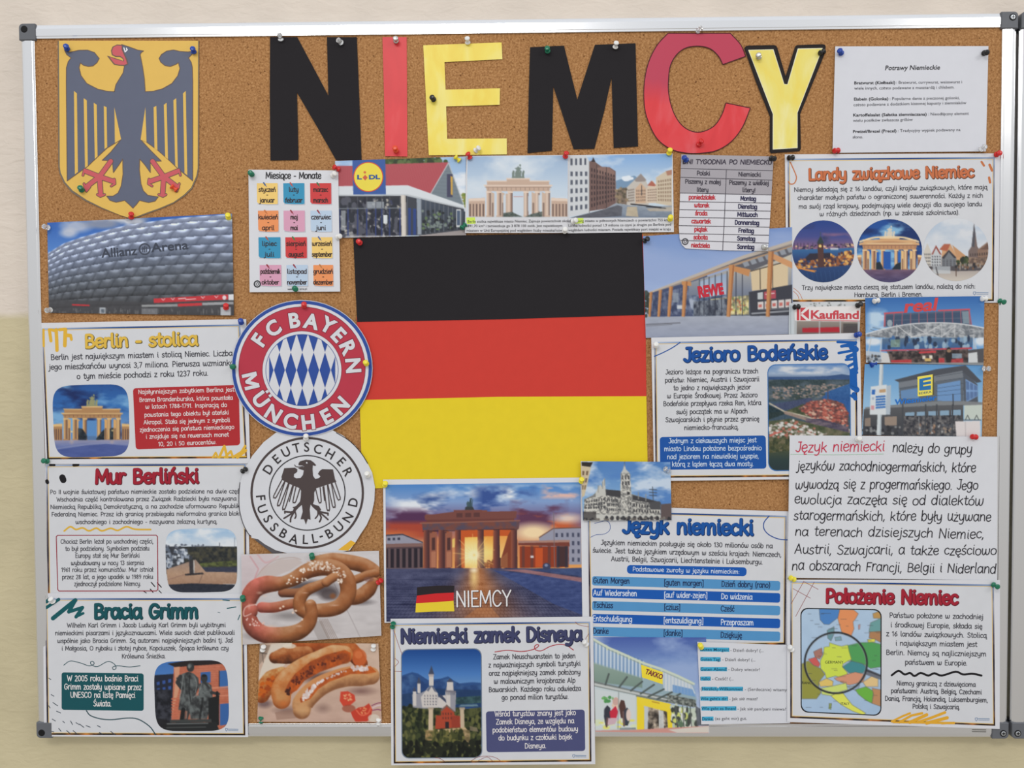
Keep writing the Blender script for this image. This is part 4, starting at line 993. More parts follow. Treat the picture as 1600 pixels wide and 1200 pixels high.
for r in [('Montag', 628, 332, 726, 335), ('Dienstag', 613, 382, 733, 385), ('Mittwoch', 608, 432, 736, 435), ('Donnerstag', 593, 482, 746, 486), ('Freitag', 615, 532, 713, 535), ('Samstag', 607, 582, 721, 585), ('Sonntag', 607, 634, 715, 637)]: s.hand('weekday_word', [r], 18, .3, (48, 46, 80), sub=2, label='dark blue German weekday name')
lg = s.lines('round_mark', [[(282 + 18 * math.cos(t), 590 + 18 * math.sin(t)) for t in np.linspace(0, 6.283, 18)]], 7, (70, 70, 76), dz=.25, k=1)
s.lines('mark_sign', ['274,588 286,582 291,590 283,598 275,593'], 4, (70, 70, 76), dz=.25, k=2, parent=lg)

z = (880, 970, 4.2105)
s = Paper('printed_sheet', 'white page of greetings with blue highlighted phrases', 'sheet of paper', z, '882,138 1495,160 1492,674 908,682', 5.2, bow=.6, curl={'bl': .8})
s.sheet((214, 216, 223))
GR = [('Guten Morgen!', 900, 198, 1092, 201, '- Dzień dobry! (...', 1100, 203, 1318, 206), ('Guten Tag!', 903, 262, 1035, 264, '- Dzień dobry! (...', 1047, 264, 1264, 267), ('Guten Abend!', 903, 328, 1077, 329, '- Dobry wieczór!', 1087, 329, 1293, 331), ('Hallo!', 903, 391, 970, 391, '- Cześć! (...', 980, 391, 1120, 391),
      ('(Herzlich) Willkommen!', 905, 457, 1183, 459, '- (Serdecznie) witamy!', 1195, 460, 1478, 464), ("Wie geht's dir?", 903, 522, 1084, 523, '- Jak się masz?', 1093, 523, 1279, 523), ('Wie geht es Ihnen?', 910, 587, 1139, 587, '- Jak się pan/pani miewa?', 1147, 588, 1466, 591), ('Danke,', 913, 655, 988, 655, '(es geht mir) gut.', 1000, 653, 1208, 652)]
for k, r in enumerate(GR):
    hq = [(r[1], r[2] - 24), (r[3], r[4] - 25), (r[3] + 1, r[4] + 3), (r[1], r[2] + 3)]
    if k == 4: hq = [(912, 434), (1012, 435), (1012, 447), (1030, 434), (1183, 434), (1183, 462), (912, 460)]
    hl = s.polys('blue_highlight', [((70, 172, 210), hq)], dz=.12, label='blue highlighter stroke')
    s.type('phrase', [r[:5]], 21, (18, 78, 110), .008, dz=.25, parent=hl)
for r in GR: s.type('translation', [r[5:]], 21, (92, 92, 98), 0)

z = (1210, 660, 4.1026)
s = Paper('handwritten_sheet', 'handwritten page in black pen with its first words in red', 'sheet of paper', z, '98,83 1430,92 1427,1012 84,996', 5.9, bow=.4)
s.sheet((215, 217, 223))
s.hand('red_words', [('Język niemiecki', 135, 190, 708, 182)], 44, .15, (196, 50, 78), sub=3, n=4, shear=.12, jit=.05, label='red handwriting')
s.lines('underline', ['105,205 400,208 700,202'], 3, (150, 196, 160), dz=.2, n=0, label='faint green underline')
s.hand('black_words', [('należy do grupy', 755, 190, 1268, 202), ('języków zachodniogermańskich, które', 145, 306, 1292, 318), ('wywodzą się z progermańskiego. Jego', 133, 424, 1307, 430), ('ewolucja zaczęła się od dialektów', 126, 520, 1342, 532), ('starogermańskich, które były używane', 122, 624, 1390, 634), ('na terenach dzisiejszych Niemiec,', 130, 724, 1345, 744), ('Austrii, Szwajcarii, a także częściowo', 128, 842, 1425, 850), ('na obszarach Francji, Belgii i Niderland', 110, 944, 1422, 968)],
       41, .15, (42, 40, 46), sub=3, n=4, shear=.1, jit=.08, label='black handwriting')

# ------------------------------------------------------------------ round club emblems
z = (340, 460, 5.4536)
s = Paper('round_emblem', 'round emblem cutout with a red ring and blue and white diamonds', 'emblem', z, '118,46 1322,46 1322,1208 118,1208', 5.2, bow=.3)
BLUE = (46, 78, 156); RRED = (184, 56, 74); WH = (214, 216, 222)
E0 = lambda rx, ry, cx=719, cy=630: [(cx - rx, cy - ry), (cx + rx, cy - ry), (cx + rx, cy + ry), (cx - rx, cy + ry)]
s.sheet((206, 208, 216), quad=E0(602, 582), shape='ell')
s.fill('blue_rim', E0(597, 577), BLUE, .1, 'ell'); s.fill('white_band', E0(568, 549), WH, .18, 'ell')
s.fill('red_ring', E0(542, 526), (132, 40, 60), .25, 'ell'); r_ = s.fill('red_ring', E0(537, 521), RRED, .32, 'ell', label='red ring')
CC = (719, 645)
def EC(r): return [(CC[0] - r, CC[1] - r * .985), (CC[0] + r, CC[1] - r * .985), (CC[0] + r, CC[1] + r * .985), (CC[0] - r, CC[1] + r * .985)]
s.fill('white_ring', EC(341), (146, 44, 64), .38, 'ell'); s.fill('white_ring', EC(336), WH, .45, 'ell'); s.fill('blue_disc', EC(311), (58, 84, 148), .52, 'ell'); s.fill('white_disc', EC(306), WH, .58, 'ell')
rh = []
for i in range(-5, 6):
    for j in range(-1, 2):
        cx = CC[0] + 2 + i * 97; cy = CC[1] + j * 304
        q = np.array([(cx, cy - 150), (cx + 46, cy), (cx, cy + 150), (cx - 46, cy)])
        out = []
        # clip the lozenge to the disc
        e = np.vstack([q, q[:1]]); dn = np.vstack([np.linspace(a, b, 12, endpoint=False) for a, b in zip(e[:-1], e[1:])])
        ins = np.hypot(dn[:, 0] - CC[0], dn[:, 1] - CC[1]) < 305
        if ins.sum() > 5:
            for p in dn:
                d = np.array([p[0] - CC[0], p[1] - CC[1]]); r0 = np.hypot(*d)
                out.append(p if r0 < 305 else None)
            poly = []
            n = len(dn)
            for k in range(n):
                a, b = out[k], out[(k + 1) % n]
                if a is not None: poly.append(a)
                if (a is None) != (b is None):
                    lo_, hi_ = (dn[k], dn[(k + 1) % n])
                    for _ in range(12):
                        mid = (lo_ + hi_) / 2; inside = np.hypot(mid[0] - CC[0], mid[1] - CC[1]) < 305
                        if inside == (a is not None): lo_ = mid
                        else: hi_ = mid
                    poly.append(lo_)
            if len(poly) > 3: rh.append((BLUE, poly))
s.polys('blue_diamonds', [(c_, q) for c_, q in rh], dz=.64)
s.ring_type('lettering', [('F', 352, 385), ('C', 470, 285), ('B', 655, 216), ('A', 800, 226), ('Y', 940, 258), ('E', 1035, 343), ('R', 1117, 455), ('N', 1160, 606)], (719, 640), 126, WH, .04, True, dz=.5, parent=r_, wid=.98, outline=((126, 38, 58), .03))
s.ring_type('lettering', [('M', 282, 738), ('Ü', 370, 895), ('N', 478, 1012), ('C', 622, 1074), ('H', 772, 1085), ('E', 928, 1035), ('N', 1043, 945)], (719, 635), 126, WH, .04, False, dz=.5, parent=r_, wid=.98, outline=((126, 38, 58), .03))

z = (340, 670, 5.714)
s = Paper('round_emblem', 'round white emblem cutout with a dark brown eagle', 'emblem', z, '190,-10 1412,-10 1412,1120 190,1120', 3.8, bow=.3)
DK = (78, 68, 68)
s.polys('sheet', [(WH, '1000,0 1120,60 1230,150 1320,270 1380,390 1405,520 1400,640 1375,760 1330,860 1270,950 1240,1000 1180,1085 1060,1110 800,1125 620,1110 520,1085 420,1030 360,985 305,975 240,890 200,780 186,650 195,500 240,360 310,240 410,120 520,35 620,-10 800,-30')], dz=0, solid=.35)
s.lines('cut_edge', ['200,480 190,600 195,720 225,840 270,930 300,960', '1060,35 1180,110 1280,215 1340,310'], 7, (40, 38, 44), dz=.05, k=3)
s.polys('card_strip', [((92, 88, 92), '325,985 380,962 580,1108 490,1112')], dz=-.6, solid=.3, label='grey paper strip behind the emblem')
s.polys('yellow_strip', [((228, 178, 58), '1075,1082 1190,995 1232,1018 1165,1088')], dz=.12, label='yellow paper corner')
ring = lambda r, cx=800, cy=572, ry=None: [[(cx + r * math.cos(t), cy + (ry or r * .985) * math.sin(t)) for t in np.linspace(0, 2 * math.pi, 73)]]
s.lines('outer_ring', ring(497), 20, DK, dz=.15, k=1, n=4); s.lines('inner_ring', ring(338), 9, (44, 42, 46), dz=.15, k=1, n=4)
EG = '722,310 735,290 790,275 830,280 858,300 880,325 870,332 850,325 848,360 852,420 872,448 905,440 918,425 895,402 912,375 935,360 1030,362 1048,450 1060,472 990,495 930,515 880,530 862,570 862,640 850,672 905,690 925,725 905,735 880,728 850,700 830,675 822,720 830,812 805,805 788,855 772,808 740,808 760,740 752,678 722,705 690,740 668,738 680,712 668,700 700,690 735,650 742,610 745,555 735,530 690,512 640,490 575,455 570,430 595,352 690,347 712,362 710,385 682,405 680,430 700,442 740,440 762,412 770,372 735,360 715,350 740,345 775,338 772,328 722,325'
eg = s.polys('eagle', [(DK, EG)], dz=.15, label='dark brown eagle')
fe = ['578,448 500,600 510,615 525,608 600,465', '605,462 535,670 545,682 560,672 635,478', '640,482 580,705 592,715 605,705 672,500', '678,505 640,650', '700,515 672,645 682,658 698,650 735,530',
      '1045,465 1095,615 1085,632 1070,625 1020,485', '1015,490 1050,685 1040,697 1025,688 985,500', '980,505 1000,715 988,725 975,715 948,515', '940,520 955,640', '915,525 925,645 915,660 902,650 875,535']
for q in fe: s.lines('feather', [q], 9, DK, dz=.2, k=2, parent=eg)
for q in ([('690,735 650,745 600,738', 16), ('690,735 640,770 592,800', 14), ('690,735 655,790 650,830', 14), ('690,735 700,775 690,800', 12), ('605,738 600,752', 14)],
          [('895,735 930,745 985,755', 16), ('895,735 940,770 985,810', 14), ('895,735 925,790 910,830', 14), ('895,735 895,770 872,800', 12), ('985,755 985,770', 14)]): s.lines('talon', q, 14, DK, dz=.22, k=2, parent=eg)
s.lines('tongue', ['688,322 700,338 740,340 775,330'], 7, DK, dz=.2, k=3, parent=eg)
s.lines('eye', ['795,303 797,304'], 13, WH, dz=.25, k=1, parent=eg)
s.ring_type('lettering', [('D', 450, 358), ('E', 525, 268), ('U', 608, 205), ('T', 703, 168), ('S', 795, 160), ('C', 897, 177), ('H', 1006, 222), ('E', 1108, 292), ('R', 1165, 385)], (800, 580), 86, (54, 50, 52), .012, True, dz=.2, wid=.95)
s.ring_type('lettering', [('F', 388, 616), ('U', 402, 715), ('S', 452, 802), ('S', 508, 876), ('B', 590, 932), ('A', 682, 980), ('L', 785, 985), ('L', 868, 975), ('-', 925, 962), ('B', 995, 932), ('U', 1080, 872), ('N', 1160, 790), ('D', 1207, 655)], (800, 575), 86, (54, 50, 52), .012, False, dz=.2, wid=.95)

# ------------------------------------------------------------------ printed photographs pinned on their own
PH = 'photo printout'
def print_sheet(lab, z, quad, h, pic=None, pq=None, tilt=(0, 0), bow=.5, curl=None, name='photo_print', cat=PH, rim=(214, 215, 220), step=1.):
    s = Paper(name, lab, cat, z, quad, h, tilt, bow, curl, group='pinned photo printouts')
    s.sheet(rim)
    if pic is not None: s.photo('picture', pq or quad, pic, dz=.12, step=step)
    return s
def bx(q, m=4):
    q = pts(q); return (q[:, 0].min() - m, q[:, 1].min() - m, q[:, 0].max() + m, q[:, 1].max() + m)

# --- stadium
z = (0, 300, 4); q = '295,192 1450,135 1462,772 306,755'
p = Pic(z, bx(q))
p.grad([(130, (46, 92, 176)), (400, (92, 140, 208))])
p.cloud((205, 210, 220), 160, 3, .42, .58, 1.8, 1, (350, 110, 950, 330)); p.cloud((120, 124, 138), 120, 5, .5, .65, 2, 1, (450, 130, 950, 280))
p.E((196, 200, 212), 480, 215, 120, 50, .8, .6); p.E((206, 208, 216), 430, 255, 70, 40, .8, .6); p.E((150, 152, 164), 640, 200, 160, 40, .8, .6); p.E((208, 212, 220), 860, 185, 60, 25, .7, .7)
top = np.interp(p.X, [290, 400, 500, 600, 700, 800, 1000, 1200, 1470], [385, 318, 283, 254, 226, 204, 174, 152, 134])
m = np.clip((p.Y - top) / 6, 0, 1); v = np.clip((p.Y - top) / (775 - top), 0, 1)
base = np.stack([np.interp(v, [0, .3, .6, 1], [a, b, c_, d]) for a, b, c_, d in ((142, 112, 92, 66), (152, 122, 98, 66), (178, 144, 108, 68))], -1)
rows = 11 * v ** .82; r_i = np.floor(rows); fr_ = rows - r_i
U = (p.X - 280) / 1180; U = U ** .62 * 15 + rows * .55 - .2 * fr_; cu = U - np.floor(U)
d_ = fr_ - .42 * (1 - (2 * cu - 1) ** 2) * (.3 + .7 * cu)
shade = 112 * np.exp(-(np.clip(d_ + .12, 0, 1) / .2) ** 2) * np.clip(.25 + 1.1 * np.sin(np.pi * np.clip(cu * 1.15, 0, 1)), 0, 1) * (1.02 - v) ** 1.3 * (fr_ < .75) - 24 * np.clip((fr_ - .6) / .4, 0, 1) - 16 * np.clip(1 - np.minimum(cu, 1 - cu) * 10, 0, 1)
C_ = base + shade[..., None] * np.array((.95, 1., 1.08)); C_ += (fbm(p.X, p.Y, 26, 9, 3) - .5)[..., None] * 26
p.C = p.C * (1 - m[..., None]) + C_ * m[..., None]
p.P((74, 74, 78), '300,672 960,690 1465,650 1465,775 300,775', .75)
p.P((196, 58, 66), '960,666 1425,640 1427,672 962,694'); p.P((220, 222, 226), '1428,640 1465,638 1465,676 1428,676')
for x in (1020, 1080, 1268, 1352): p.L((232, 210, 214), 4, [(x - 10, 668 - (x - 1000) * .05), (x, 678 - (x - 1000) * .05), (x + 10, 667 - (x - 1000) * .05)])
p.L((238, 226, 228), 5, '1115,668 1160,664'); p.L((238, 226, 228), 4, '1160,672 1222,668'); p.E((228, 214, 218), 1402, 660, 12, 14)
p.P((150, 152, 154), '885,705 1110,700 1110,716 885,718'); p.P((196, 60, 66), '1112,698 1262,692 1262,710 1112,716'); p.P((160, 162, 166), '1264,692 1460,686 1460,702 1264,708'); p.P((186, 58, 64), '450,700 560,704 560,714 450,710')
p.P((176, 182, 190), '622,722 660,722 660,766 622,766'); p.P((90, 100, 112), '632,732 652,732 652,756 632,756'); p.P((186, 190, 196), '1378,720 1442,718 1442,772 1378,772')
g = random.Random(2)
for k in range(70):
    x = g.uniform(310, 1370); y = g.uniform(728, 750); p.L((150, 150, 150), 3, [(x, y), (x, y + g.uniform(8, 24))], .55)
p.L((206, 200, 190), 6, '770,770 900,772'); p.R((196, 200, 206), 885, 728, 985, 768, .35); p.L((210, 206, 196), 5, '990,774 1150,774')
s = print_sheet('stadium photo with a silver cushioned facade under blue sky', z, q, 2.5, p, curl={'br': .8})
for r in [('Allianz', 634, 410, 858, 392), ('Arena', 945, 376, 1178, 356)]: s.type('sign_lettering', [r], 58, (66, 72, 86), .02, dz=.3)
s.lines('sign_roundel', [[(904 + 33 * math.cos(t), 357 + 33 * math.sin(t)) for t in np.linspace(0, 6.284, 28)], ([(892, 372), (892, 345)], 7), ([(904, 374), (904, 340)], 7), ([(916, 372), (916, 345)], 7)], 9, (72, 78, 92), dz=.3, k=1)

# --- discount supermarket
z = (380, 230, 4); q = '574,86 1392,58 1392,550 594,566'
p = Pic(z, bx(q))
p.grad([(60, (150, 184, 224)), (420, (206, 220, 232))]); p.cloud((226, 232, 240), 120, 4, .45, .65)
p.dots([(64, 84, 46), (92, 110, 66), (48, 62, 40)], 90, '880,70 1180,66 1290,95 900,108', 16, 3); p.dots([(120, 140, 70), (150, 150, 80)], 20, '1365,300 1395,290 1395,390 1380,380', 10, 4)
p.P((176, 84, 92), '580,116 690,116 690,244 580,246'); p.P((180, 84, 92), '885,106 1283,94 1172,290 1028,238 885,242')
for k in range(40):
    x = 890 + k * 10.2; p.L((158, 66, 78), 2.5, [(x, 106 - (x - 890) * .03), (x - 30 + (x - 890) * .02, 238 + max(0, (x - 1020)) * .36)], .55)
for k in range(10): x = 588 + k * 11; p.L((158, 66, 78), 2.5, [(x, 118), (x, 242)], .5)
p.P((124, 136, 146), '1283,96 1380,362 1032,300 1172,290'); p.P((118, 130, 140), '1172,288 1285,96 1378,360 1100,318')
for k in range(9): p.L((100, 112, 122), 2, [(1270 - k * 12, 128 + k * 22), (1296 + k * 9.5, 128 + k * 24)], .7)
p.L((196, 202, 206), 5, '1172,290 1283,98 1378,360'); p.R((70, 70, 96), 1273, 168, 1310, 312); p.P((206, 166, 80), '1296,180 1310,186 1310,300 1298,296')
p.P((214, 220, 226), '580,244 1025,238 1378,362 1378,384 1025,300 580,306'); p.P((186, 192, 198), '580,298 1025,294 1378,378 1378,388 1025,306 580,308')
p.G('580,306 1025,304 1025,552 590,566', [(306, (52, 54, 62)), (560, (76, 78, 88))]); p.P((64, 68, 78), '1025,306 1380,386 1390,520 1100,552 1025,552')
p.dots([(150, 150, 152), (96, 96, 108), (176, 172, 164), (60, 66, 92), (118, 118, 126)], 170, '605,330 985,330 985,550 605,555', 13, 6, 9); p.dots([(46, 50, 60), (84, 86, 98), (40, 42, 54)], 130, '605,330 985,330 985,550 605,555', 15, 16, 22)
p.R((170, 178, 186), 770, 340, 880, 380, .75); p.R((190, 196, 200), 612, 396, 640, 520, .6)
for x in (602, 655, 715, 772, 828, 866, 915, 980): p.L((52, 66, 118), 8, [(x, 380), (x, 558)]); p.L((88, 90, 98), 4, [(x, 312), (x, 380)])
p.L((120, 126, 134), 6, '600,384 985,380'); p.R((214, 220, 224), 876, 424, 902, 478)
p.P((214, 208, 200), '985,300 1016,300 1020,556 990,558'); p.P((180, 174, 168), '1008,300 1016,300 1020,556 1012,556')
p.P((48, 70, 130), '1030,380 1048,380 1048,552 1032,552'); p.P((48, 70, 130), '1062,384 1082,384 1082,548 1062,550'); p.P((150, 160, 172), '1084,320 1112,326 1114,545 1090,548')
for k in range(10):
    x = 1116 + k * 28; t = (x - 1116) / 260; p.G([(x, 326 + k * 8), (x + 22, 332 + k * 8), (x + 22, 540 - k * 4), (x, 543 - k * 4)], [(330, (70, 80, 96)), (540, (52, 58, 66))]); p.L((112, 120, 130), 4, [(x - 3, 324 + k * 8), (x - 3, 544 - k * 4)])
p.dots([(96, 116, 84), (120, 132, 130), (40, 44, 50)], 60, '1120,380 1330,410 1330,510 1120,530', 9, 12); p.R((206, 210, 212), 1332, 388, 1360, 500); p.R((80, 96, 120), 1336, 396, 1356, 488)
p.P((158, 150, 150), '1100,552 1392,515 1392,560 1100,566'); p.R((206, 206, 208), 640, 552, 985, 566, .6)
p.P((58, 92, 160), '682,74 888,72 892,294 688,296')
s = print_sheet('supermarket photo with a red roof and a round yellow sign on blue', z, q, 2.4, p)
e_ = lambda r: [(782 - r, 186 - r), (782 + r, 186 - r), (782 + r, 186 + r), (782 - r, 186 + r)]
sg = s.fill('sign_disc', e_(94), (206, 84, 62), .25, 'ell', label='round yellow sign'); s.fill('sign_face', e_(88), (234, 216, 80), .32, 'ell', parent=sg)
s.type('sign_letter', [('L', 712, 200, 742, 200)], 27, (58, 92, 150), .05, dz=.42, parent=sg); s.type('sign_letter', [('DL', 786, 200, 856, 198)], 27, (58, 92, 150), .05, dz=.42, parent=sg)
s.polys('sign_letter', [((206, 96, 72), '762,172 778,190 762,208 746,190')], dz=.42, parent=sg); s.lines('sign_dot', ['759,157 761,157'], 15, (214, 120, 74), dz=.42, k=1, parent=sg)

# --- two city photos with captions
z = (700, 230, 4)
def caption(s, rows, hl, par=None):
    s.polys('highlight', [((206, 232, 92), hl)], dz=.2, label='yellow green highlighter stroke')
    s.type('caption_text', rows, 17, (66, 66, 72), .006, dz=.32)
q = '115,55 752,48 748,536 106,536'; pq = '122,58 748,52 748,440 118,436'
p = Pic(z, bx(pq)); p.grad([(60, (158, 184, 214)), (260, (196, 212, 228)), (440, (206, 216, 226))]); p.cloud((212, 222, 232), 160, 6, .45, .7)
LT, MD, DKb = (226, 206, 190), (198, 172, 154), (110, 90, 84)
gate(p, 232, 645, 108, 205, 236, 276, 436, LT, MD, DKb, wing=.25, green=(120, 134, 128), glow=(204, 180, 162))
p.R((206, 216, 226), 345, 300, 383, 436, .9); p.R((206, 216, 226), 405, 306, 470, 436, .9); p.R((206, 216, 226), 566, 300, 586, 400, .9); p.R((200, 210, 222), 500, 306, 524, 400, .8)
p.G('362,290 386,290 386,436 362,436', [(362, MD), (386, LT)], 0)
p.T('345,412 400,404 430,420 470,436 345,436', (64, 76, 70), (104, 112, 108), 10, 5); p.T('480,436 520,418 590,402 590,436', (64, 76, 70), (104, 112, 108), 10, 6); p.R((196, 96, 84), 410, 306, 470, 312, .5)
s = print_sheet('daylight photo of a columned city gate with a three line caption', z, q, 3.8, p, pq, curl={'bl': .6})
BCITY = s
caption(s, [('Berlin stolica największe miasto Niemiec. Zajmuje powierzchnię około', 124, 472, 764, 468), ('891,70 km² i zamieszkuje go 3 878 100 osób. Jest największym', 122, 500, 714, 498), ('miastem w Unii Europejskiej pod względem liczby mieszkańców.', 116, 528, 722, 527)], '114,440 168,438 172,478 118,480')
q = '752,50 1404,38 1412,530 748,538'; pq = '758,54 1400,42 1400,440 758,442'
p = Pic(z, bx(pq)); p.grad([(45, (132, 172, 220)), (250, (198, 214, 228))]); p.cloud((216, 226, 236), 130, 8, .48, .68)
p.P((120, 150, 180), '1050,210 1110,190 1165,178 1200,200 1200,260 1050,260'); p.dots([(226, 234, 242)], 14, '1085,190 1150,180 1150,205 1085,212', 12, 3, 7)
p.P((196, 190, 182), '1118,250 1165,205 1205,165 1235,205 1255,250 1255,360 1118,365'); p.P((150, 140, 136), '1165,205 1205,165 1240,205 1230,215 1175,216')
p.P((206, 176, 150), '1170,260 1205,222 1238,258 1238,350 1172,352'); p.P((214, 196, 176), '1240,262 1278,206 1310,250 1310,350 1240,350'); p.P((176, 106, 90), '1245,240 1272,208 1300,238 1290,245')
p.P((206, 192, 170), '1300,190 1330,170 1362,150 1400,140 1400,370 1300,350'); p.P((176, 130, 110), '1362,150 1400,140 1400,172 1370,178')
p.win((120, 106, 98), '1125,262 1165,255 1165,340 1125,345', 4, 5); p.win((132, 112, 100), '1175,262 1236,262 1236,340 1175,345', 5, 4); p.win((140, 120, 108), '1245,260 1305,255 1305,340 1245,342', 5, 5); p.win((146, 124, 106), '1310,205 1396,190 1396,345 1310,340', 6, 6)
p.P((206, 210, 214), '758,54 862,52 884,90 884,412 758,436'); p.win((84, 90, 104), '758,62 872,60 872,120 758,122', 4, 1, .45, .7); p.win((92, 98, 112), '758,140 878,140 878,395 758,410', 4, 5, .5, .55); p.L((120, 112, 110), 4, '884,88 884,412')
p.P((116, 92, 88), '884,92 905,78 930,100 965,125 1010,125 1048,150 1050,350 985,385 884,400'); p.P((58, 52, 56), '896,92 908,62 922,92'); p.P((140, 112, 104), '930,130 962,122 1000,124 1042,152 1042,180 930,170')
p.win((66, 54, 56), '890,120 1046,170 1046,335 890,385', 9, 7, .5, .6); p.L((70, 58, 60), 3, '930,110 930,390'); p.L((70, 58, 60), 3, '990,125 990,378')
p.P((126, 110, 98), '1050,270 1118,250 1118,360 1050,350'); p.dots([(90, 84, 70), (150, 132, 108), (110, 96, 80)], 30, '1050,260 1120,255 1120,350 1050,345', 8, 4)
p.G('985,385 1050,350 1145,365 1240,372 1400,365 1400,442 758,442 884,410', [(355, (150, 160, 172)), (440, (120, 132, 150))]); p.P((206, 186, 152), '1120,372 1180,372 1190,436 1112,430', .75); p.P((206, 186, 158), '1240,384 1400,372 1400,400 1260,400', .6); p.P((84, 84, 92), '860,420 985,386 1060,362 1090,372 1085,430 900,442 758,442', .8)
p.grain(12, 9, 3, '880,360 1400,360 1400,442 880,442', 3, 1); p.L((50, 50, 56), 9, '1145,356 1240,366 1330,378'); p.L((46, 46, 52), 5, '1240,372 1360,382'); p.L((60, 60, 66), 4, '1210,240 1210,300')
s = print_sheet('photo of old brick warehouses on a canal with a three line caption', z, q, 2.7, p, pq, curl={'br': .8})
HCITY = s
caption(s, [('Hamburg miasto w północnych Niemczech o powierzchni 755 km²', 764, 469, 1386, 462), ('Liczba ludności ponad 1,9 miliona co czyni je drugim po Berlinie pod', 754, 498, 1394, 490), ('względem ludności miastem. Posiada największy port miejski w kraju', 752, 526, 1391, 519)], '790,444 846,443 848,476 792,478')

# --- timber-fronted supermarket
z = (1000, 230, 4); q = '18,556 950,500 956,1168 36,1192'
p = Pic(z, bx(q)); p.grad([(500, (118, 146, 200)), (900, (164, 184, 220)), (1060, (176, 192, 222))]); p.cloud((150, 170, 212), 200, 3, .45, .7, 2.5, 1)
p.G('30,1050 955,1045 955,1200 30,1200', [(1050, (166, 172, 186)), (1200, (148, 156, 178))]); p.grain(8, 20, 4, '30,1050 955,1045 955,1200 30,1200', 3, 1); p.L((110, 112, 122), 7, '40,1108 250,1098', 1); p.L((120, 122, 132), 4, '40,1118 200,1108')
p.dots([(52, 62, 58), (70, 80, 78)], 26, '28,910 60,905 60,1050 30,1055', 12, 4)
p.P((70, 80, 112), '62,905 330,835 420,800 420,1055 62,1060'); p.T('70,925 330,862 330,1045 75,1050', (60, 70, 100), (116, 126, 152), 34, 7, sx=.5); p.R((150, 160, 172), 205, 910, 240, 970, .7); p.P((200, 206, 214), '232,988 285,986 285,1010 232,1010')
p.G('300,850 690,720 950,660 950,1050 330,1056', [(700, (196, 190, 176)), (900, (124, 132, 150)), (1050, (92, 98, 106))]); p.T('300,930 560,900 560,1052 330,1056', (70, 84, 112), (168, 178, 196), 60, 5, lo=.35, hi=.65)
p.G('370,840 540,790 540,920 370,940', [(790, (150, 168, 196)), (940, (186, 196, 210))]); p.T('440,950 680,925 680,1045 440,1050', (226, 214, 160), (120, 116, 96), 24, 8); p.dots([(206, 200, 140), (176, 84, 66), (226, 214, 170), (96, 120, 80), (210, 190, 90)], 120, '450,955 675,930 675,1040 450,1045', 6, 8, 9, .7); p.T('335,965 545,945 545,1052 335,1054', (52, 58, 74), (130, 138, 150), 30, 9, sx=.5)
for x in (372, 400, 432, 470, 510, 545, 600, 640): p.L((58, 62, 76), 5, [(x, 830 - (x - 372) * .3), (x, 1052)])
p.P((214, 194, 160), '692,775 925,712 925,870 700,898'); p.L((70, 62, 58), 6, '692,775 925,712'); p.L((70, 62, 58), 5, '750,760 752,886'); p.L((70, 62, 58), 5, '828,735 830,878')
p.P((62, 64, 74), '680,905 952,858 952,1050 690,1056'); p.P((176, 78, 92), '775,905 848,892 850,945 775,952'); p.L((226, 206, 210), 6, '785,920 838,912'); p.P((190, 196, 200), '735,910 768,905 768,950 735,952')
for k in range(5):
    x = 736 + k * 43; p.P((212, 206, 204), [(x, 968 - k * 4), (x + 36, 964 - k * 4), (x + 36, 1012 - k * 3), (x, 1014 - k * 3)]); p.P((196, 110, 104), [(x + 6, 984 - k * 4), (x + 26, 982 - k * 4), (x + 26, 1000 - k * 3), (x + 6, 1002 - k * 3)])
p.L((150, 154, 162), 10, '700,1040 952,1022'); p.L((120, 124, 132), 5, '740,1015 952,1008')
# canopy and timber posts
p.P((150, 140, 134), '55,908 400,780 620,690 955,585 955,640 680,760 560,745 330,835 62,912'); p.P((96, 96, 104), '300,830 560,738 700,770 950,668 955,610 640,700', 1); p.P((188, 178, 168), '55,906 400,772 640,678 955,580 955,600 640,700 400,792 60,914'); p.P((176, 146, 118), '300,828 560,738 955,612 955,622 560,752 300,842')
for k in range(7): x = 640 + k * 46; p.P((146, 152, 162), [(x, 722 - k * 15), (x + 32, 712 - k * 15), (x + 46, 738 - k * 14), (x + 14, 750 - k * 15)])
TI, TD = (196, 140, 92), (160, 106, 70)
p.P(TI, '555,735 690,765 680,808 600,780 555,770'); p.P((206, 152, 108), '800,650 955,720 955,760 830,700'); p.P(TI, '262,838 318,840 322,868 262,862')
for a, b, yt, w1, w2 in ((60, 52, 905, 18, 14), (118, 108, 892, 20, 16), (182, 170, 870, 24, 18), (270, 260, 838, 28, 20), (560, 540, 735, 30, 24), (802, 786, 652, 34, 24)):
    p.P(TI, [(a, yt), (a + w1, yt), (b + w2, 1060), (b, 1060)]); p.P(TD, [(a + w1 * .65, yt), (a + w1, yt), (b + w2, 1060), (b + w2 * .7, 1060)])
s = print_sheet('supermarket photo with timber posts and a glass front, right of the flag', z, q, 2.7, p, bow=.3)
s.type('sign_lettering', [('REWE', 368, 938, 526, 914)], 68, (196, 48, 66), .06, dz=.3)

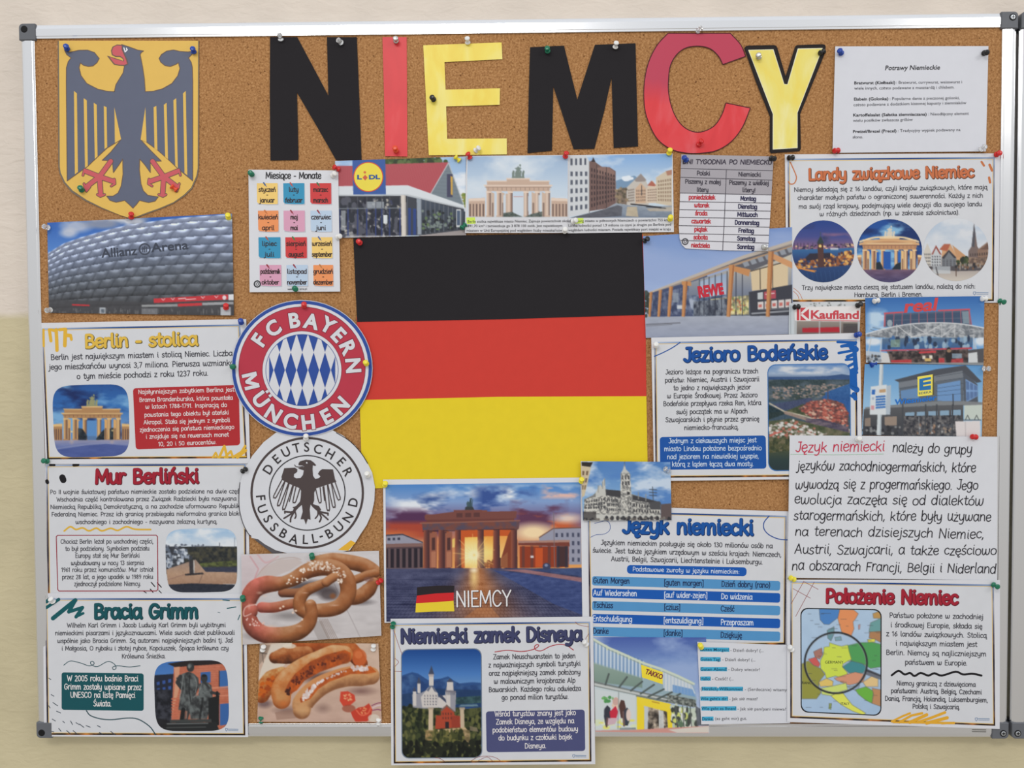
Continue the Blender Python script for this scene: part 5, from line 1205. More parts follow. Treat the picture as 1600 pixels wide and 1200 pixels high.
# --- small store front
z = (1200, 450, 4); q = '132,95 580,85 572,290 130,290'
p = Pic(z, bx(q)); p.grad([(85, (206, 210, 214)), (290, (176, 178, 180))]); p.G('180,205 568,212 568,290 180,290', [(205, (150, 140, 132)), (290, (110, 100, 98))])
p.dots([(120, 124, 120), (90, 94, 90)], 20, '230,92 480,92 480,125 230,125', 4, 3); p.L((150, 152, 156), 4, '455,90 455,130')
p.P((228, 224, 224), '165,118 580,112 576,210 168,206'); p.L((198, 84, 92), 5, '270,200 575,206')
p.P((176, 40, 54), '215,250 445,244 448,276 215,278'); p.P((80, 74, 76), '470,240 560,238 560,280 470,280'); p.R((60, 60, 62), 470, 222, 560, 240, .7)
for x in (172, 322, 452, 565): p.L((178, 184, 188), 7, [(x, 206), (x, 290)])
p.P((196, 204, 210), '130,100 160,104 165,290 130,290'); p.L((150, 160, 168), 4, '140,110 142,285')
s = print_sheet('small store front photo with red lettering on a white fascia', z, q, 3.9, p, bow=.2)
KR = (200, 72, 82)
s.polys('sign_logo', [(KR, '180,124 256,122 256,202 180,202'), ((228, 224, 224), '196,122 202,122 202,202 196,202'), ((228, 224, 224), '202,158 238,122 256,122 256,130 216,162'), ((228, 224, 224), '202,168 216,162 256,196 256,202 240,202')], dz=.25, label='red square sign logo')
s.type('sign_lettering', [('Kaufland', 268, 190, 568, 192)], 52, KR, .03, dz=.3)

# --- hypermarket with arched truss
z = (1340, 460, 5.218); q = '62,28 1034,14 1026,578 68,556'
p = Pic(z, bx(q)); p.grad([(15, (52, 104, 172)), (330, (120, 168, 216))]); p.cloud((186, 210, 230), 120, 4, .5, .7, 2.2, 1, (60, 100, 330, 330)); p.cloud((150, 186, 220), 120, 6, .5, .72, 2.2, 1, (800, 30, 1040, 300))
p.E((226, 230, 234), 130, 385, 90, 40, .9, .5); p.E((226, 230, 234), 1000, 380, 60, 50, .9, .5)
p.P((84, 100, 122), '225,160 910,128 930,250 215,265'); p.win((66, 84, 110), '232,168 905,138 920,245 222,258', 10, 2, .9, .85); p.P((150, 168, 176), '850,140 905,138 918,240 860,236', .7); p.E((186, 200, 206), 262, 235, 22, 28, .7)
for k in range(11): x = 228 + k * 68; p.L((196, 96, 104), 4, [(x, 160 - k * 3), (x - 4 + k, 262 - k * 2)])
p.L((206, 84, 92), 12, '220,155 370,145'); p.L((206, 84, 92), 12, '660,132 912,122'); p.L((206, 84, 92), 6, '222,158 216,262'); p.L((206, 84, 92), 6, '910,125 928,245')
p.P((150, 154, 158), '62,330 300,262 560,235 830,240 1034,275 1030,350 900,350 560,330 350,350 70,345'); p.T('62,330 300,262 560,235 830,240 1034,275 1030,350 900,362 560,345 350,362 70,345', (112, 118, 126), (182, 186, 190), 26, 6, lo=.3, hi=.7)
g = random.Random(3)
for k in range(60):
    x = g.uniform(80, 1010); y = g.uniform(265, 345); p.L(g.choice([(206, 208, 210), (78, 82, 88), (92, 96, 104)]), 4, [(x, y), (x + g.uniform(-80, 80), y + g.uniform(-24, 24))], .75)
p.L((214, 216, 218), 9, '62,325 160,296 300,262 430,242 560,233 700,232 830,240 930,254 1034,275', k=3)
for x in (320, 435, 560, 685, 790): p.L((196, 198, 200), 6, [(x, 245), (x, 360)])
for a, b in (((440, 345), (330, 260)), ((440, 345), (555, 318)), ((555, 318), (450, 250)), ((560, 318), (680, 245)), ((690, 340), (800, 255)), ((560, 318), (690, 345))): p.L((206, 208, 210), 6, [a, b])
p.G('200,360 940,350 935,440 200,450', [(350, (96, 118, 140)), (445, (58, 96, 146))]); p.dots([(126, 154, 180), (70, 110, 160), (150, 176, 196), (46, 60, 84)], 60, '210,365 930,360 930,430 210,435', 14, 8, 24); p.P((136, 160, 140), '270,370 345,365 345,430 270,430', .7)
p.P((190, 74, 84), '180,455 930,432 935,446 180,464'); p.P((62, 58, 60), '240,465 900,448 900,575 270,570'); p.T('240,465 900,448 900,575 270,570', (48, 44, 46), (112, 96, 92), 26, 5)
p.P((206, 206, 206), '190,470 250,480 270,565 190,565'); p.P((196, 70, 78), '500,466 640,458 640,476 500,482'); p.P((206, 66, 72), '270,535 440,530 440,568 275,568', .8); p.P((206, 66, 72), '655,520 705,518 710,565 655,566', .8); p.P((206, 66, 72), '755,530 860,520 862,560 755,562', .7)
p.R((220, 214, 200), 528, 500, 552, 528); p.R((226, 220, 206), 584, 496, 610, 526); p.R((206, 176, 110), 548, 520, 598, 545); p.R((150, 176, 196), 770, 482, 850, 520, .7)
p.E((44, 42, 44), 742, 500, 26, 70); p.E((150, 120, 96), 745, 460, 18, 14); p.R((46, 46, 48), 640, 500, 660, 568)
for a, b in (((110, 355), (78, 520)), ((195, 360), (182, 520)), ((960, 400), (976, 555)), ((945, 350), (950, 440))): p.L((196, 200, 204), 8, [a, b])
p.P((196, 200, 206), '62,460 180,470 190,560 62,556', .8); p.dots([(70, 80, 92), (150, 154, 160), (90, 84, 80)], 24, '65,500 185,500 185,550 65,550', 12, 4); p.P((84, 84, 88), '900,455 1030,440 1028,576 905,572'); p.P((206, 210, 212), '902,480 975,470 980,555 905,558')
p.R((150, 154, 156), 190, 556, 1030, 580, .8)
s = print_sheet('hypermarket photo with an arched steel truss and red sign letters', z, q, 4.2, p, bow=.2)
s.type('sign_lettering', [('real', 378, 146, 640, 128)], 104, (206, 74, 78), .03, dz=.3, shear=.25)

# --- grocery with a parking sign
q = '58,568 1024,572 1012,1162 34,1146'
p = Pic(z, bx(q)); p.grad([(570, (96, 152, 204)), (900, (150, 190, 222))])
p.P((98, 106, 116), '335,712 500,680 855,606 868,900 345,900'); p.P((84, 90, 100), '855,610 978,735 982,880 868,890'); p.P((78, 82, 90), '300,698 640,610 880,578 1012,712 970,722 868,640 850,622 500,692 330,714'); p.P((120, 126, 134), '335,720 855,622 862,680 338,762')
for k in range(5): p.L((70, 78, 88), 3, [(340, 770 + k * 26), (500, 745 + k * 24)]); p.L((70, 78, 88), 3, [(640, 672 - 0 + k * 38), (862, 636 + k * 44)])
p.P((104, 140, 182), '350,785 500,760 500,850 355,852'); p.P((112, 150, 196), '650,735 838,700 842,870 650,868'); p.P((126, 160, 206), '880,690 978,745 978,830 885,880'); p.win((70, 92, 132), '880,690 978,745 978,830 885,880', 3, 2, .8, .8, .6)
for k in range(3): p.L((70, 90, 116), 3, [(652, 765 + k * 30), (840, 738 + k * 36)])
p.P((128, 132, 136), '62,920 640,872 870,870 1020,880 1015,905 862,905 640,905 62,945'); p.G('50,935 640,905 862,900 862,1160 40,1150', [(905, (92, 94, 98)), (1150, (58, 60, 66))])
p.win((150, 186, 214), '380,960 850,935 850,1030 375,1030', 5, 1, .8, .9, .8); p.T('380,990 850,985 800,1155 370,1150', (48, 50, 58), (120, 118, 118), 22, 4); p.T('375,1035 640,1035 640,1150 375,1150', (50, 52, 60), (128, 124, 122), 26, 6, sx=.7); p.dots([(196, 196, 196), (150, 116, 96), (70, 76, 86), (176, 150, 126)], 40, '480,1060 780,1060 780,1135 480,1135', 7, 6, 10, .8); p.L((150, 156, 160), 4, '500,1000 505,1140'); p.L((150, 156, 160), 4, '600,1000 600,1140')
p.P((150, 134, 122), '220,998 320,994 320,1068 220,1070'); p.P((140, 126, 116), '60,1010 105,1005 105,1075 58,1075'); p.dots([(70, 72, 80), (130, 132, 134), (48, 50, 56)], 40, '50,1080 350,1075 350,1145 40,1145', 12, 7)
for x in (368, 555, 645, 775): p.L((70, 74, 80), 11, [(x, 900), (x - 4, 1150)])
p.L((58, 62, 68), 8, '778,815 780,905'); p.P((196, 206, 198), '870,905 1015,900 1012,1020 870,1018'); p.L((86, 92, 96), 7, '790,1024 1005,1024')
for x in (820, 897, 970): p.L((60, 64, 66), 5, [(x - 16, 1018), (x, 985), (x + 16, 1018)])
p.P((220, 214, 214), '795,1036 1000,1030 1002,1165 805,1160'); p.L((170, 166, 168), 4, '878,1036 880,1160')
p.P((206, 214, 218), '180,565 210,570 190,1150 155,1148'); p.P((170, 180, 188), '200,570 210,570 190,1150 180,1148'); p.P((212, 218, 222), '108,752 238,735 230,982 98,980'); p.P((176, 188, 200), '238,745 272,740 266,980 230,980')
for k in range(5): p.P((70, 120, 186), [(148, 828 + k * 22), (228, 822 + k * 22), (228, 838 + k * 22), (146, 844 + k * 22)])
p.P((56, 110, 186), '116,778 144,774 142,816 114,818'); p.P((190, 156, 120), '178,776 230,770 228,798 176,802'); p.R((206, 120, 130), 110, 905, 136, 940, .7); p.R((150, 170, 196), 116, 838, 136, 858, .7)
s = print_sheet('grocery store photo with a square yellow sign and a grey parking board', z, q, 3.0, p, bow=.2)
sg = s.polys('sign_panel', [((92, 88, 60), '602,656 622,652 624,818 608,822'), ((236, 222, 96), '488,672 612,652 610,820 490,832'), ((44, 116, 176), '503,690 598,672 598,776 503,784')], dz=.2, label='square yellow sign')
s.polys('sign_letter', [((236, 222, 96), '535,705 600,692 600,706 535,718'), ((236, 222, 96), '535,738 600,728 600,740 535,750')], dz=.34, parent=sg)
s.type('sign_name', [('EDEKA', 502, 816, 604, 802)], 18, (60, 96, 120), .012, dz=.36, parent=sg)
s.type('roof_lettering', [('Wiesmeier', 300, 900, 642, 860)], 44, (44, 116, 200), .03, dz=.5, shear=.2)

# --- fashion store
z = (880, 970, 4.2105); q = '198,106 940,110 962,740 212,730'
p = Pic(z, bx(q)); p.grad([(105, (72, 96, 168)), (250, (112, 140, 196)), (420, (184, 200, 224))]); p.cloud((150, 172, 214), 160, 4, .45, .7, 2, 1)
p.G('198,130 520,270 860,400 880,520 200,420', [(130, (190, 206, 222)), (420, (150, 176, 206))])
for k in range(14): x = 205 + k * 24; p.L((96, 132, 176), 7, [(x, 140 + k * 9), (x, 390 + k * 4)], .8); p.L((226, 234, 238), 5, [(x + 11, 150 + k * 9), (x + 11, 280 + k * 8)], .8)
p.G('200,280 520,380 520,440 200,400', [(280, (140, 160, 150)), (440, (96, 120, 112))]); p.P((150, 172, 160), '198,270 520,372 860,480 880,520 870,560 520,460 200,400', .5)
p.P((206, 214, 220), '655,330 840,410 870,480 660,460'); p.P((120, 160, 206), '720,420 850,450 870,500 720,470')
for k in range(9): x = 665 + k * 22; p.L((150, 176, 206), 4, [(x, 335 + k * 9), (x, 460 + k * 3)], .8)
p.L((206, 216, 196), 14, '198,120 300,178 380,212 520,275 640,315 760,365 860,415'); p.L((150, 162, 140), 4, '198,132 300,190 520,288 660,335 850,420')
for k in range(6): x = 285 + k * 72; p.L((206, 216, 190), 8, [(x, 165 + k * 32), (x + 4, 192 + k * 30)])
p.P((120, 128, 126), '200,395 480,460 860,540 880,560 860,570 480,500 200,430'); p.P((196, 200, 198), '200,408 480,470 860,555 480,485 200,424')
for a, b in (((300, 350), (278, 420)), ((420, 370), (370, 435)), ((520, 400), (445, 460)), ((598, 420), (510, 480)), ((662, 450), (560, 500)), ((715, 470), (620, 515)), ((770, 480), (680, 530))): p.L((84, 94, 92), 12, [a, b])
p.T('680,480 870,520 880,570 690,530', (60, 66, 64), (150, 156, 150), 12, 3)
p.G('200,430 480,490 486,715 205,720', [(430, (196, 208, 212)), (720, (206, 214, 206))]); p.P((206, 214, 216), '215,450 475,492 475,705 215,708'); p.dots([(226, 222, 120), (214, 224, 190), (228, 230, 210)], 26, '215,650 475,650 475,705 215,705', 20, 4, 10)
p.dots([(84, 150, 90), (120, 180, 110)], 14, '255,495 330,505 320,540 260,530', 9, 5); p.P((226, 200, 180), '318,560 330,520 350,500 372,520 372,570 340,590'); p.E((206, 170, 160), 345, 530, 20, 26); p.P((56, 58, 70), '270,580 290,555 310,575 312,640 300,690 278,690 268,630'); p.P((86, 60, 56), '365,560 380,520 402,525 412,570 405,640 380,640'); p.P((60, 66, 78), '400,590 420,570 438,590 440,650 425,690 405,690')
p.P((200, 48, 70), '305,600 345,560 362,600 350,640 310,640'); p.P((206, 176, 186), '285,640 360,640 340,680 280,690'); p.L((96, 74, 74), 12, '290,640 285,695'); p.L((110, 86, 84), 12, '395,600 400,690'); p.E((226, 206, 196), 430, 620, 16, 40); p.L((150, 160, 160), 6, '365,470 360,712')
p.P((238, 212, 52), '484,500 530,508 700,545 712,550 720,718 690,716 680,600 535,560 532,725 486,722'); p.P((238, 214, 60), '484,498 705,548 700,590 520,560')
p.L((170, 120, 50), 5, '585,532 632,542'); p.T('532,560 682,598 690,716 535,722', (60, 54, 50), (206, 190, 170), 26, 6); p.P((196, 202, 204), '532,560 560,566 556,722 535,724'); p.P((206, 210, 210), '628,588 660,594 664,715 636,716', .8); p.L((220, 222, 220), 6, '632,585 634,715')
p.G('706,550 880,580 885,700 722,716', [(550, (150, 176, 160)), (710, (190, 200, 180))]); p.dots([(70, 74, 70), (196, 206, 190), (206, 214, 120), (96, 120, 96), (226, 228, 220)], 70, '715,560 880,590 880,690 725,700', 13, 9, 20)
for x in (740, 785, 835): p.L((90, 96, 96), 6, [(x, 560), (x + 10, 706)])
p.P((206, 150, 140), '205,722 486,716 960,690 960,740 212,736'); p.P((214, 206, 196), '690,716 960,692 960,735 750,736'); p.P((140, 150, 152), '370,705 478,702 478,716 370,718'); p.P((96, 100, 108), '870,560 940,600 960,690 880,690', .9)
s = print_sheet('clothing shop photo with a yellow entrance below the phrase table', z, q, 3.6, p, bow=.2)
s.polys('sign_panel', [((240, 218, 62), '512,288 655,338 655,418 518,372')], dz=.2, label='yellow sign panel')
s.type('sign_lettering', [('TAKKO', 537, 346, 650, 386)], 34, (120, 46, 60), .035, dz=.3)

# --- gate at sunset
z = (580, 740, 4.5714); q = '85,43 1530,28 1545,1032 95,1066'; pq = '102,80 1495,62 1508,1022 108,1058'
p = Pic(z, bx(pq), 1.15)
p.grad([(60, (70, 130, 200)), (200, (132, 160, 206)), (330, (110, 90, 130)), (480, (206, 130, 90)), (680, (226, 160, 90))])
p.cloud((226, 232, 240), 150, 3, .42, .58, 2.4, 1, (60, 60, 900, 330)); p.cloud((232, 236, 240), 120, 31, .42, .58, 2.6, 1, (850, 60, 1560, 320)); p.cloud((44, 74, 140), 130, 5, .5, .66, 2.6, 1, (60, 120, 800, 400)); p.cloud((56, 84, 150), 90, 7, .46, .62, 2.6, 1, (700, 60, 1200, 330))
p.cloud((84, 48, 84), 120, 9, .42, .58, 3, 1, (60, 230, 560, 460)); p.cloud((168, 70, 52), 90, 11, .42, .56, 3, 1, (60, 330, 480, 480)); p.cloud((96, 56, 84), 110, 13, .4, .56, 2.6, 1, (980, 180, 1420, 400)); p.cloud((196, 96, 58), 80, 15, .42, .56, 3, 1, (1000, 270, 1500, 420)); p.cloud((226, 186, 176), 70, 19, .45, .6, 3, 1, (1200, 70, 1520, 190))
p.E((248, 222, 176), 1160, 420, 200, 90, .95, .7); p.E((236, 226, 214), 1400, 320, 160, 50, .8, .8); p.E((224, 130, 70), 150, 440, 260, 50, .7, .9)
for (x0, y0, x1, y1, nx) in ((108, 440, 350, 500, 6), (1200, 390, 1500, 660, 6)): pass
p.P((150, 150, 166), '105,440 220,432 370,490 370,510 105,510'); p.P((70, 70, 86), '105,436 225,430 370,488 370,496 225,440 105,448'); p.win((60, 62, 80), '110,455 215,450 215,480 110,484', 3, 1)
p.P((150, 152, 170), '1200,460 1300,392 1500,388 1503,650 1200,650'); p.L((110, 76, 66), 7, '1200,456 1300,392 1500,386'); p.win((70, 74, 96), '1305,410 1500,408 1502,645 1305,640', 5, 4, .4, .5)
BR, BM, BD = (150, 84, 66), (106, 62, 58), (52, 36, 44)
p.P((84, 66, 72), '105,506 370,500 370,675 105,678'); p.P((130, 100, 96), '105,502 372,496 372,520 105,528'); p.P((40, 34, 44), '110,540 365,530 365,670 110,672')
for k in range(6): x = 120 + k * 42; p.P((100, 82, 86), [(x, 535), (x + 18, 534), (x + 18, 674), (x, 675)])
p.P((120, 62, 52), '1050,488 1415,480 1418,520 1050,512'); p.P((170, 130, 118), '1050,480 1418,474 1418,490 1050,496'); p.P((146, 60, 36), '1060,520 1410,520 1410,668 1060,674')
for k in range(6): x = 1075 + k * 62; p.P((110, 60, 52) if k < 4 else (70, 62, 76), [(x, 518), (x + 22, 518), (x + 22, 670), (x, 672)])
p.P((196, 84, 40), '1172,530 1225,530 1225,668 1172,668'); p.P((52, 44, 54), '1330,520 1400,520 1400,664 1330,664', .8); p.R((210, 206, 210), 1138, 586, 1160, 602)
gate(p, 375, 1042, 172, 285, 345, 402, 676, (132, 78, 66), (108, 62, 58), (62, 40, 46), green=(60, 80, 88), glow=(156, 84, 52), chariot=False)
p.P((58, 62, 66), '668,262 672,240 690,232 725,236 738,262'); p.P((70, 92, 98), '684,236 680,212 690,196 700,206 706,236'); p.P((62, 84, 92), '698,236 700,200 706,184 704,174 714,178 724,172 716,186 718,206 720,236'); p.L((62, 84, 92), 4, '720,236 724,186')
p.P((120, 72, 66), '380,300 590,272 590,262 790,258 790,272 1040,268 1035,320 385,330'); p.win((80, 50, 52), '600,272 785,268 785,320 600,324', 3, 1, .7, .6, .7); p.T('362,352 1060,340 1055,395 368,405', (122, 72, 62), (84, 74, 92), 40, 4); p.L((150, 98, 82), 8, '350,355 1062,335'); p.L((60, 38, 44), 6, '370,412 1045,398')
p.G('668,452 760,450 760,672 668,672', [(450, (240, 190, 90)), (600, (255, 244, 200)), (672, (244, 190, 96))]); p.G('802,448 874,446 874,640 802,645', [(446, (232, 160, 70)), (560, (250, 214, 120)), (640, (236, 190, 110))]); p.G('915,446 975,446 975,560 930,600 915,600', [(446, (232, 160, 80)), (600, (244, 206, 130))]); p.G('575,470 598,460 598,525 575,530', [(460, (230, 190, 100)), (530, (236, 200, 120))])
p.P((196, 88, 40), '638,405 760,402 760,452 668,455 668,672 640,672'); p.P((206, 100, 44), '802,402 874,402 874,446 802,448'); p.P((196, 88, 40), '915,402 1000,402 975,446 915,446'); p.P((130, 64, 44), '975,446 1000,402 1000,672 930,672 930,600')
p.dots([(120, 70, 44), (150, 84, 50)], 22, '804,630 874,625 874,668 804,668', 12, 6); p.P((150, 90, 60), '930,600 975,560 975,672 930,672')
for xa, xb in ((375, 412), (482, 522), (600, 640), (760, 803), (872, 917), (1000, 1042)):
    p.G([(xa, 405), (xb, 402), (xb + 3, 676), (xa - 3, 676)], [(xa, (150, 84, 62)), ((xa + xb) / 2, (104, 60, 58)), (xb, (70, 44, 48))], 0)
for xa in (418, 528): p.P((150, 92, 74), [(xa, 425), (xa + 50, 415), (xa + 50, 672), (xa, 672)]); p.P((80, 50, 50), [(xa + 14, 460), (xa + 38, 456), (xa + 38, 545), (xa + 14, 548)]); p.P((176, 116, 90), [(xa + 10, 560), (xa + 44, 556), (xa + 44, 670), (xa + 10, 670)])
# sun and its rays are part of the print
p.E((255, 236, 170), 735, 580, 150, 130, .75, 1.); p.E((255, 252, 236), 735, 582, 48, 44, 1, .8)
for k in range(18):
    t = k * math.pi / 9 + .1; r_ = 150 if k % 2 else 105; p.L((255, 214, 130), 5, [(735, 582), (735 + r_ * math.cos(t), 582 + r_ * math.sin(t))], .5)
# paving
m_ = np.clip((p.Y - (676 + (p.X - 108) * -.002)) / 3, 0, 1)
lx = (p.X - 745) / np.clip(p.Y - 560, 60, 600)
warm = np.exp(-((lx - .12) / .62) ** 2)[..., None] * np.clip(1.25 - (p.Y - 676)[..., None] / 700, .35, 1)
pav = np.array((70, 74, 106.)) * (1 - warm) + np.array((176, 116, 76.)) * warm
vv = np.log(np.clip(p.Y - 600, 40, 900)) * 16; ju = np.abs((vv % 1) - .5) > .40; jl = np.abs(((lx * 16 + np.floor(vv) * .5) % 1) - .5) > .43
pav = pav - 30. * ((ju | jl) * np.clip((p.Y - 660) / 160, 0, 1))[..., None] + (fbm(p.X, p.Y, 30, 5, 4, 2.5, 1) - .5)[..., None] * 46
p.C = p.C * (1 - m_[..., None]) + pav * m_[..., None]
p.P((58, 78, 136), '870,690 1110,715 1500,770 1508,1010 1300,930 1020,770', .7); p.P((176, 120, 116), '930,686 1100,686 1505,745 1505,775 1120,712', .75); p.P((60, 82, 130), '1150,690 1500,672 1505,735', .7); p.grain(16, 12, 8, '870,690 1508,690 1508,1000 1250,900', 3, 1)
p.E((255, 226, 150), 735, 740, 46, 130, .8, 1.); p.E((255, 246, 220), 735, 690, 40, 26, .8, 1.); p.P((206, 130, 70), '620,1058 760,960 860,960 930,1040 930,1058', .35)
p.L((120, 110, 116), 5, '1303,280 1310,672'); p.E((60, 66, 96), 1252, 664, 28, 26); p.E((130, 140, 170), 1250, 655, 12, 10)
s = print_sheet('white bordered sunset photo of a columned city gate below the flag', z, q, 2.7, p, pq, bow=.3, name='photo_poster', rim=(218, 220, 226))
fg = s.polys('flag_sticker', [((40, 34, 38), '328,812 470,800 594,800 590,858 460,856 326,872'), ((206, 40, 44), '326,872 460,856 590,850 588,912 470,922 320,926'), ((232, 206, 54), '320,926 470,918 588,908 594,984 450,985 316,992')], dz=.3, label='printed tricolour')
s.hand('title', [('NIEMCY', 604, 952, 1002, 944)], 78, .13, (232, 232, 234), dz=.4, sub=3, n=5, shadow=((60, 44, 48), (.7, .7), .1))

# --- town hall
z = (880, 700, 3.871); q = '106,80 648,84 656,436 120,440'
p = Pic(z, bx(q)); p.grad([(80, (74, 122, 186)), (330, (138, 178, 216))]); p.cloud((196, 212, 230), 110, 4, .46, .64, 2, 1); p.cloud((86, 132, 194), 120, 6, .5, .66, 2.2, 1)
p.P((206, 190, 160), '106,90 172,95 150,200 128,290 112,300'); p.P((50, 44, 42), '110,84 180,86 165,115 112,108'); p.win((120, 100, 80), '110,130 160,130 135,260 112,260', 2, 3)
ST, SD, SK = (196, 196, 190), (132, 132, 130), (66, 66, 70)
p.P(SD, '128,310 180,285 225,245 255,250 350,262 420,280 520,310 580,325 590,438 122,440'); p.P(SK, '255,250 350,258 352,300 258,290'); p.P(SK, '420,285 520,310 590,330 590,345 420,325')
p.P(ST, '196,270 215,235 225,220 235,238 240,195 250,185 256,240 258,300 258,400 200,405'); p.T('128,310 258,285 350,300 590,345 590,440 122,440', (112, 112, 112), (206, 204, 196), 10, 5, lo=.36, hi=.62)
p.win(SK, '135,320 255,295 255,370 130,372', 8, 3, .45, .6); p.win(SK, '262,300 350,308 350,390 262,385', 7, 3, .45, .6); p.win(SK, '420,325 585,350 585,400 420,395', 10, 2, .45, .55)
p.P(ST, '346,240 350,150 362,130 370,95 380,130 402,150 410,240 414,438 356,438'); p.T('346,240 350,150 402,150 410,240 414,438 356,438', (126, 126, 124), (212, 210, 202), 9, 7, lo=.36, hi=.62); p.win(SK, '352,160 402,160 408,230 350,230', 3, 2, .4, .7); p.E((60, 60, 62), 394, 274, 9, 10); p.win(SK, '385,300 412,300 412,420 390,420', 2, 5, .4, .5); p.L((90, 90, 90), 3, '371,78 371,110')
p.P(ST, '125,400 590,405 590,438 125,438'); 
for k in range(10): x = 262 + k * 34; p.E(SK, x, 424, 11, 14)
p.P((70, 66, 66), '120,385 200,385 200,438 120,438', .8); p.P((96, 84, 84), '590,340 655,335 656,436 590,436'); p.P((80, 80, 84), '520,330 585,322 590,372 530,372')
p.L((70, 74, 80), 4, '540,235 545,320'); 
for y in (250, 268, 286): p.L((70, 74, 80), 4, [(522, y), (565, y + 3)])
for k in range(8): x = 200 + k * 4; 
for x, y in ((212, 228), (250, 185), (238, 205), (350, 160), (404, 160), (455, 268), (500, 280)): p.L((150, 150, 146), 5, [(x, y), (x, y + 40)])
p.dots([(50, 50, 54), (96, 90, 88), (120, 116, 110)], 50, '125,425 650,420 650,438 125,438', 7, 6)
s = print_sheet('small photo of a gothic town hall with a tall tower', z, q, 6.4, p, bow=.4, curl={'bl': 1.})

# --- pretzels
z = (360, 850, 6.1538); q = '104,100 1428,66 1452,882 116,968'
p = Pic(z, bx(q)); p.grad([(60, (206, 202, 204)), (960, (196, 190, 190))]); p.grain(10, 40, 5, None, 3, 1)
p.L((150, 140, 140), 7, '860,100 1250,900', .6); p.P((166, 158, 156), '760,740 880,740 980,960 860,960', .7)
for k in range(6): p.L((120, 96, 84), 5, [(850 + k * 16, 720), (960 + k * 18, 950)], .7)
p.P((206, 178, 184), '104,110 420,100 330,300 180,400 110,520', .35); p.L((196, 150, 156), 14, '190,120 270,240 230,340', .7); p.L((206, 160, 164), 16, '260,100 340,180 460,120', .6, 3)
p.P((196, 182, 178), '300,240 470,150 640,140 700,180 560,260 380,330 240,350', .8); p.L((176, 150, 140), 6, '240,330 330,220 450,150 600,130 680,150', .8, 4); p.L((210, 196, 190), 10, '860,80 1000,70 1180,90', .6)
p.E((54, 48, 54), 760, 420, 330, 90, .75, .6); p.E((70, 60, 62), 950, 480, 130, 80, .8, .5); p.E((90, 84, 84), 560, 690, 220, 60, .5, .8); p.E((90, 84, 86), 420, 880, 330, 70, .6, .6); p.E((84, 78, 82), 1250, 560, 180, 40, .6, .7)
D1, M1, L1 = (88, 50, 28), (158, 98, 58), (212, 170, 134)
DR, MR, LR = (96, 36, 32), (150, 66, 58), (196, 140, 136)
# the pretzel behind
p.tube('820,165 980,150 1150,175 1290,210 1390,270 1420,320', 72, D1, M1, L1, rr=[.7, .9, 1, 1, .9, .6], tex=(50, 3, .3))
p.tube('1400,280 1310,300 1210,340 1140,350', 42, D1, M1, L1, tex=(40, 5, .3)); p.tube('1380,370 1330,440 1250,500 1170,520 1110,500', 70, D1, M1, L1, rr=[.7, 1, 1, .95, .7], tex=(50, 6, .3)); p.tube('500,470 620,470 740,450', 42, (70, 40, 28), (140, 86, 56), (176, 126, 92)); p.E((130, 84, 56), 985, 500, 40, 36, 1, .6); p.E((130, 90, 80), 1330, 340, 50, 24, .6)
# the pretzel in front
p.tube('300,610 420,610 560,580 660,560', 50, (110, 52, 34), (166, 98, 66), (206, 156, 126), rr=[1, 1, .95, .9], tex=(40, 7, .25))
p.tube('180,640 165,560 230,440 340,390 470,380 600,340 740,260 880,225 1000,235 1090,300 1130,390 1125,500 1060,590 960,630 840,640 760,640', 82, D1, M1, L1, k=8, rr=[.9, 1, 1.05, 1, .75, .85, .95, 1, 1, 1, .95, .9, .85, .8, .75], tex=(60, 9, .3))
p.tube('930,360 840,400 730,450 670,530 670,620 740,680', 62, D1, M1, L1, k=8, rr=[.6, .75, .9, 1, 1, .8], tex=(50, 10, .3))
p.tube('1010,310 960,340 920,370', 44, D1, (176, 116, 74), (214, 170, 130))
p.tube('200,640 180,700 220,800 330,870 480,880 640,850 740,780 780,680 770,590', 82, D1, M1, L1, k=8, rr=[.8, .9, 1, 1, 1, .95, .85, .75, .7], tex=(60, 12, .3))
# the pinkish left end of the print
mm_ = np.clip((520 - p.X) / 260, 0, 1) * np.clip((p.C[..., 0] - p.C[..., 2] - 28) / 30, 0, 1)
p.C = p.C * (1 - .62 * mm_[..., None]) + np.array((176, 84, 84.)) * .62 * mm_[..., None] * (p.C.mean(-1, keepdims=True) / 105.)
p.L((226, 190, 182), 9, '250,580 160,600 130,640 135,695 200,670', .9, 3)
for x, y, rx, ry in ((280, 470, 40, 20), (330, 500, 30, 12), (180, 600, 16, 40), (620, 640, 40, 12), (380, 790, 90, 14), (660, 790, 40, 12), (1000, 590, 60, 12), (720, 470, 40, 10), (760, 560, 30, 10)): p.E((226, 190, 170), x, y, rx, ry, .55, .9)
p.dots([(236, 226, 214), (226, 206, 190), (206, 176, 156), (240, 236, 230)], 100, '740,170 930,160 1060,230 1130,300 1080,330 960,260 840,250 740,260', 9, 7, a=.85); p.dots([(238, 228, 216)], 14, '530,310 650,300 760,330 740,350 570,385 530,380', 9, 8); p.dots([(236, 224, 212)], 10, '660,240 730,230 720,280 670,270', 8, 10); p.dots([(232, 218, 206)], 10, '1030,330 1090,330 1090,380 1040,380', 9, 11); p.dots([(226, 190, 180)], 18, '160,690 330,720 330,780 230,830 150,740', 8, 12); p.dots([(232, 206, 186)], 5, '420,600 560,570 740,640 700,780 640,740', 9, 13)
s = print_sheet('photo of two shiny salted pretzels on a pale table', z, q, 5.4, p, bow=.4, curl={'tl': .4})

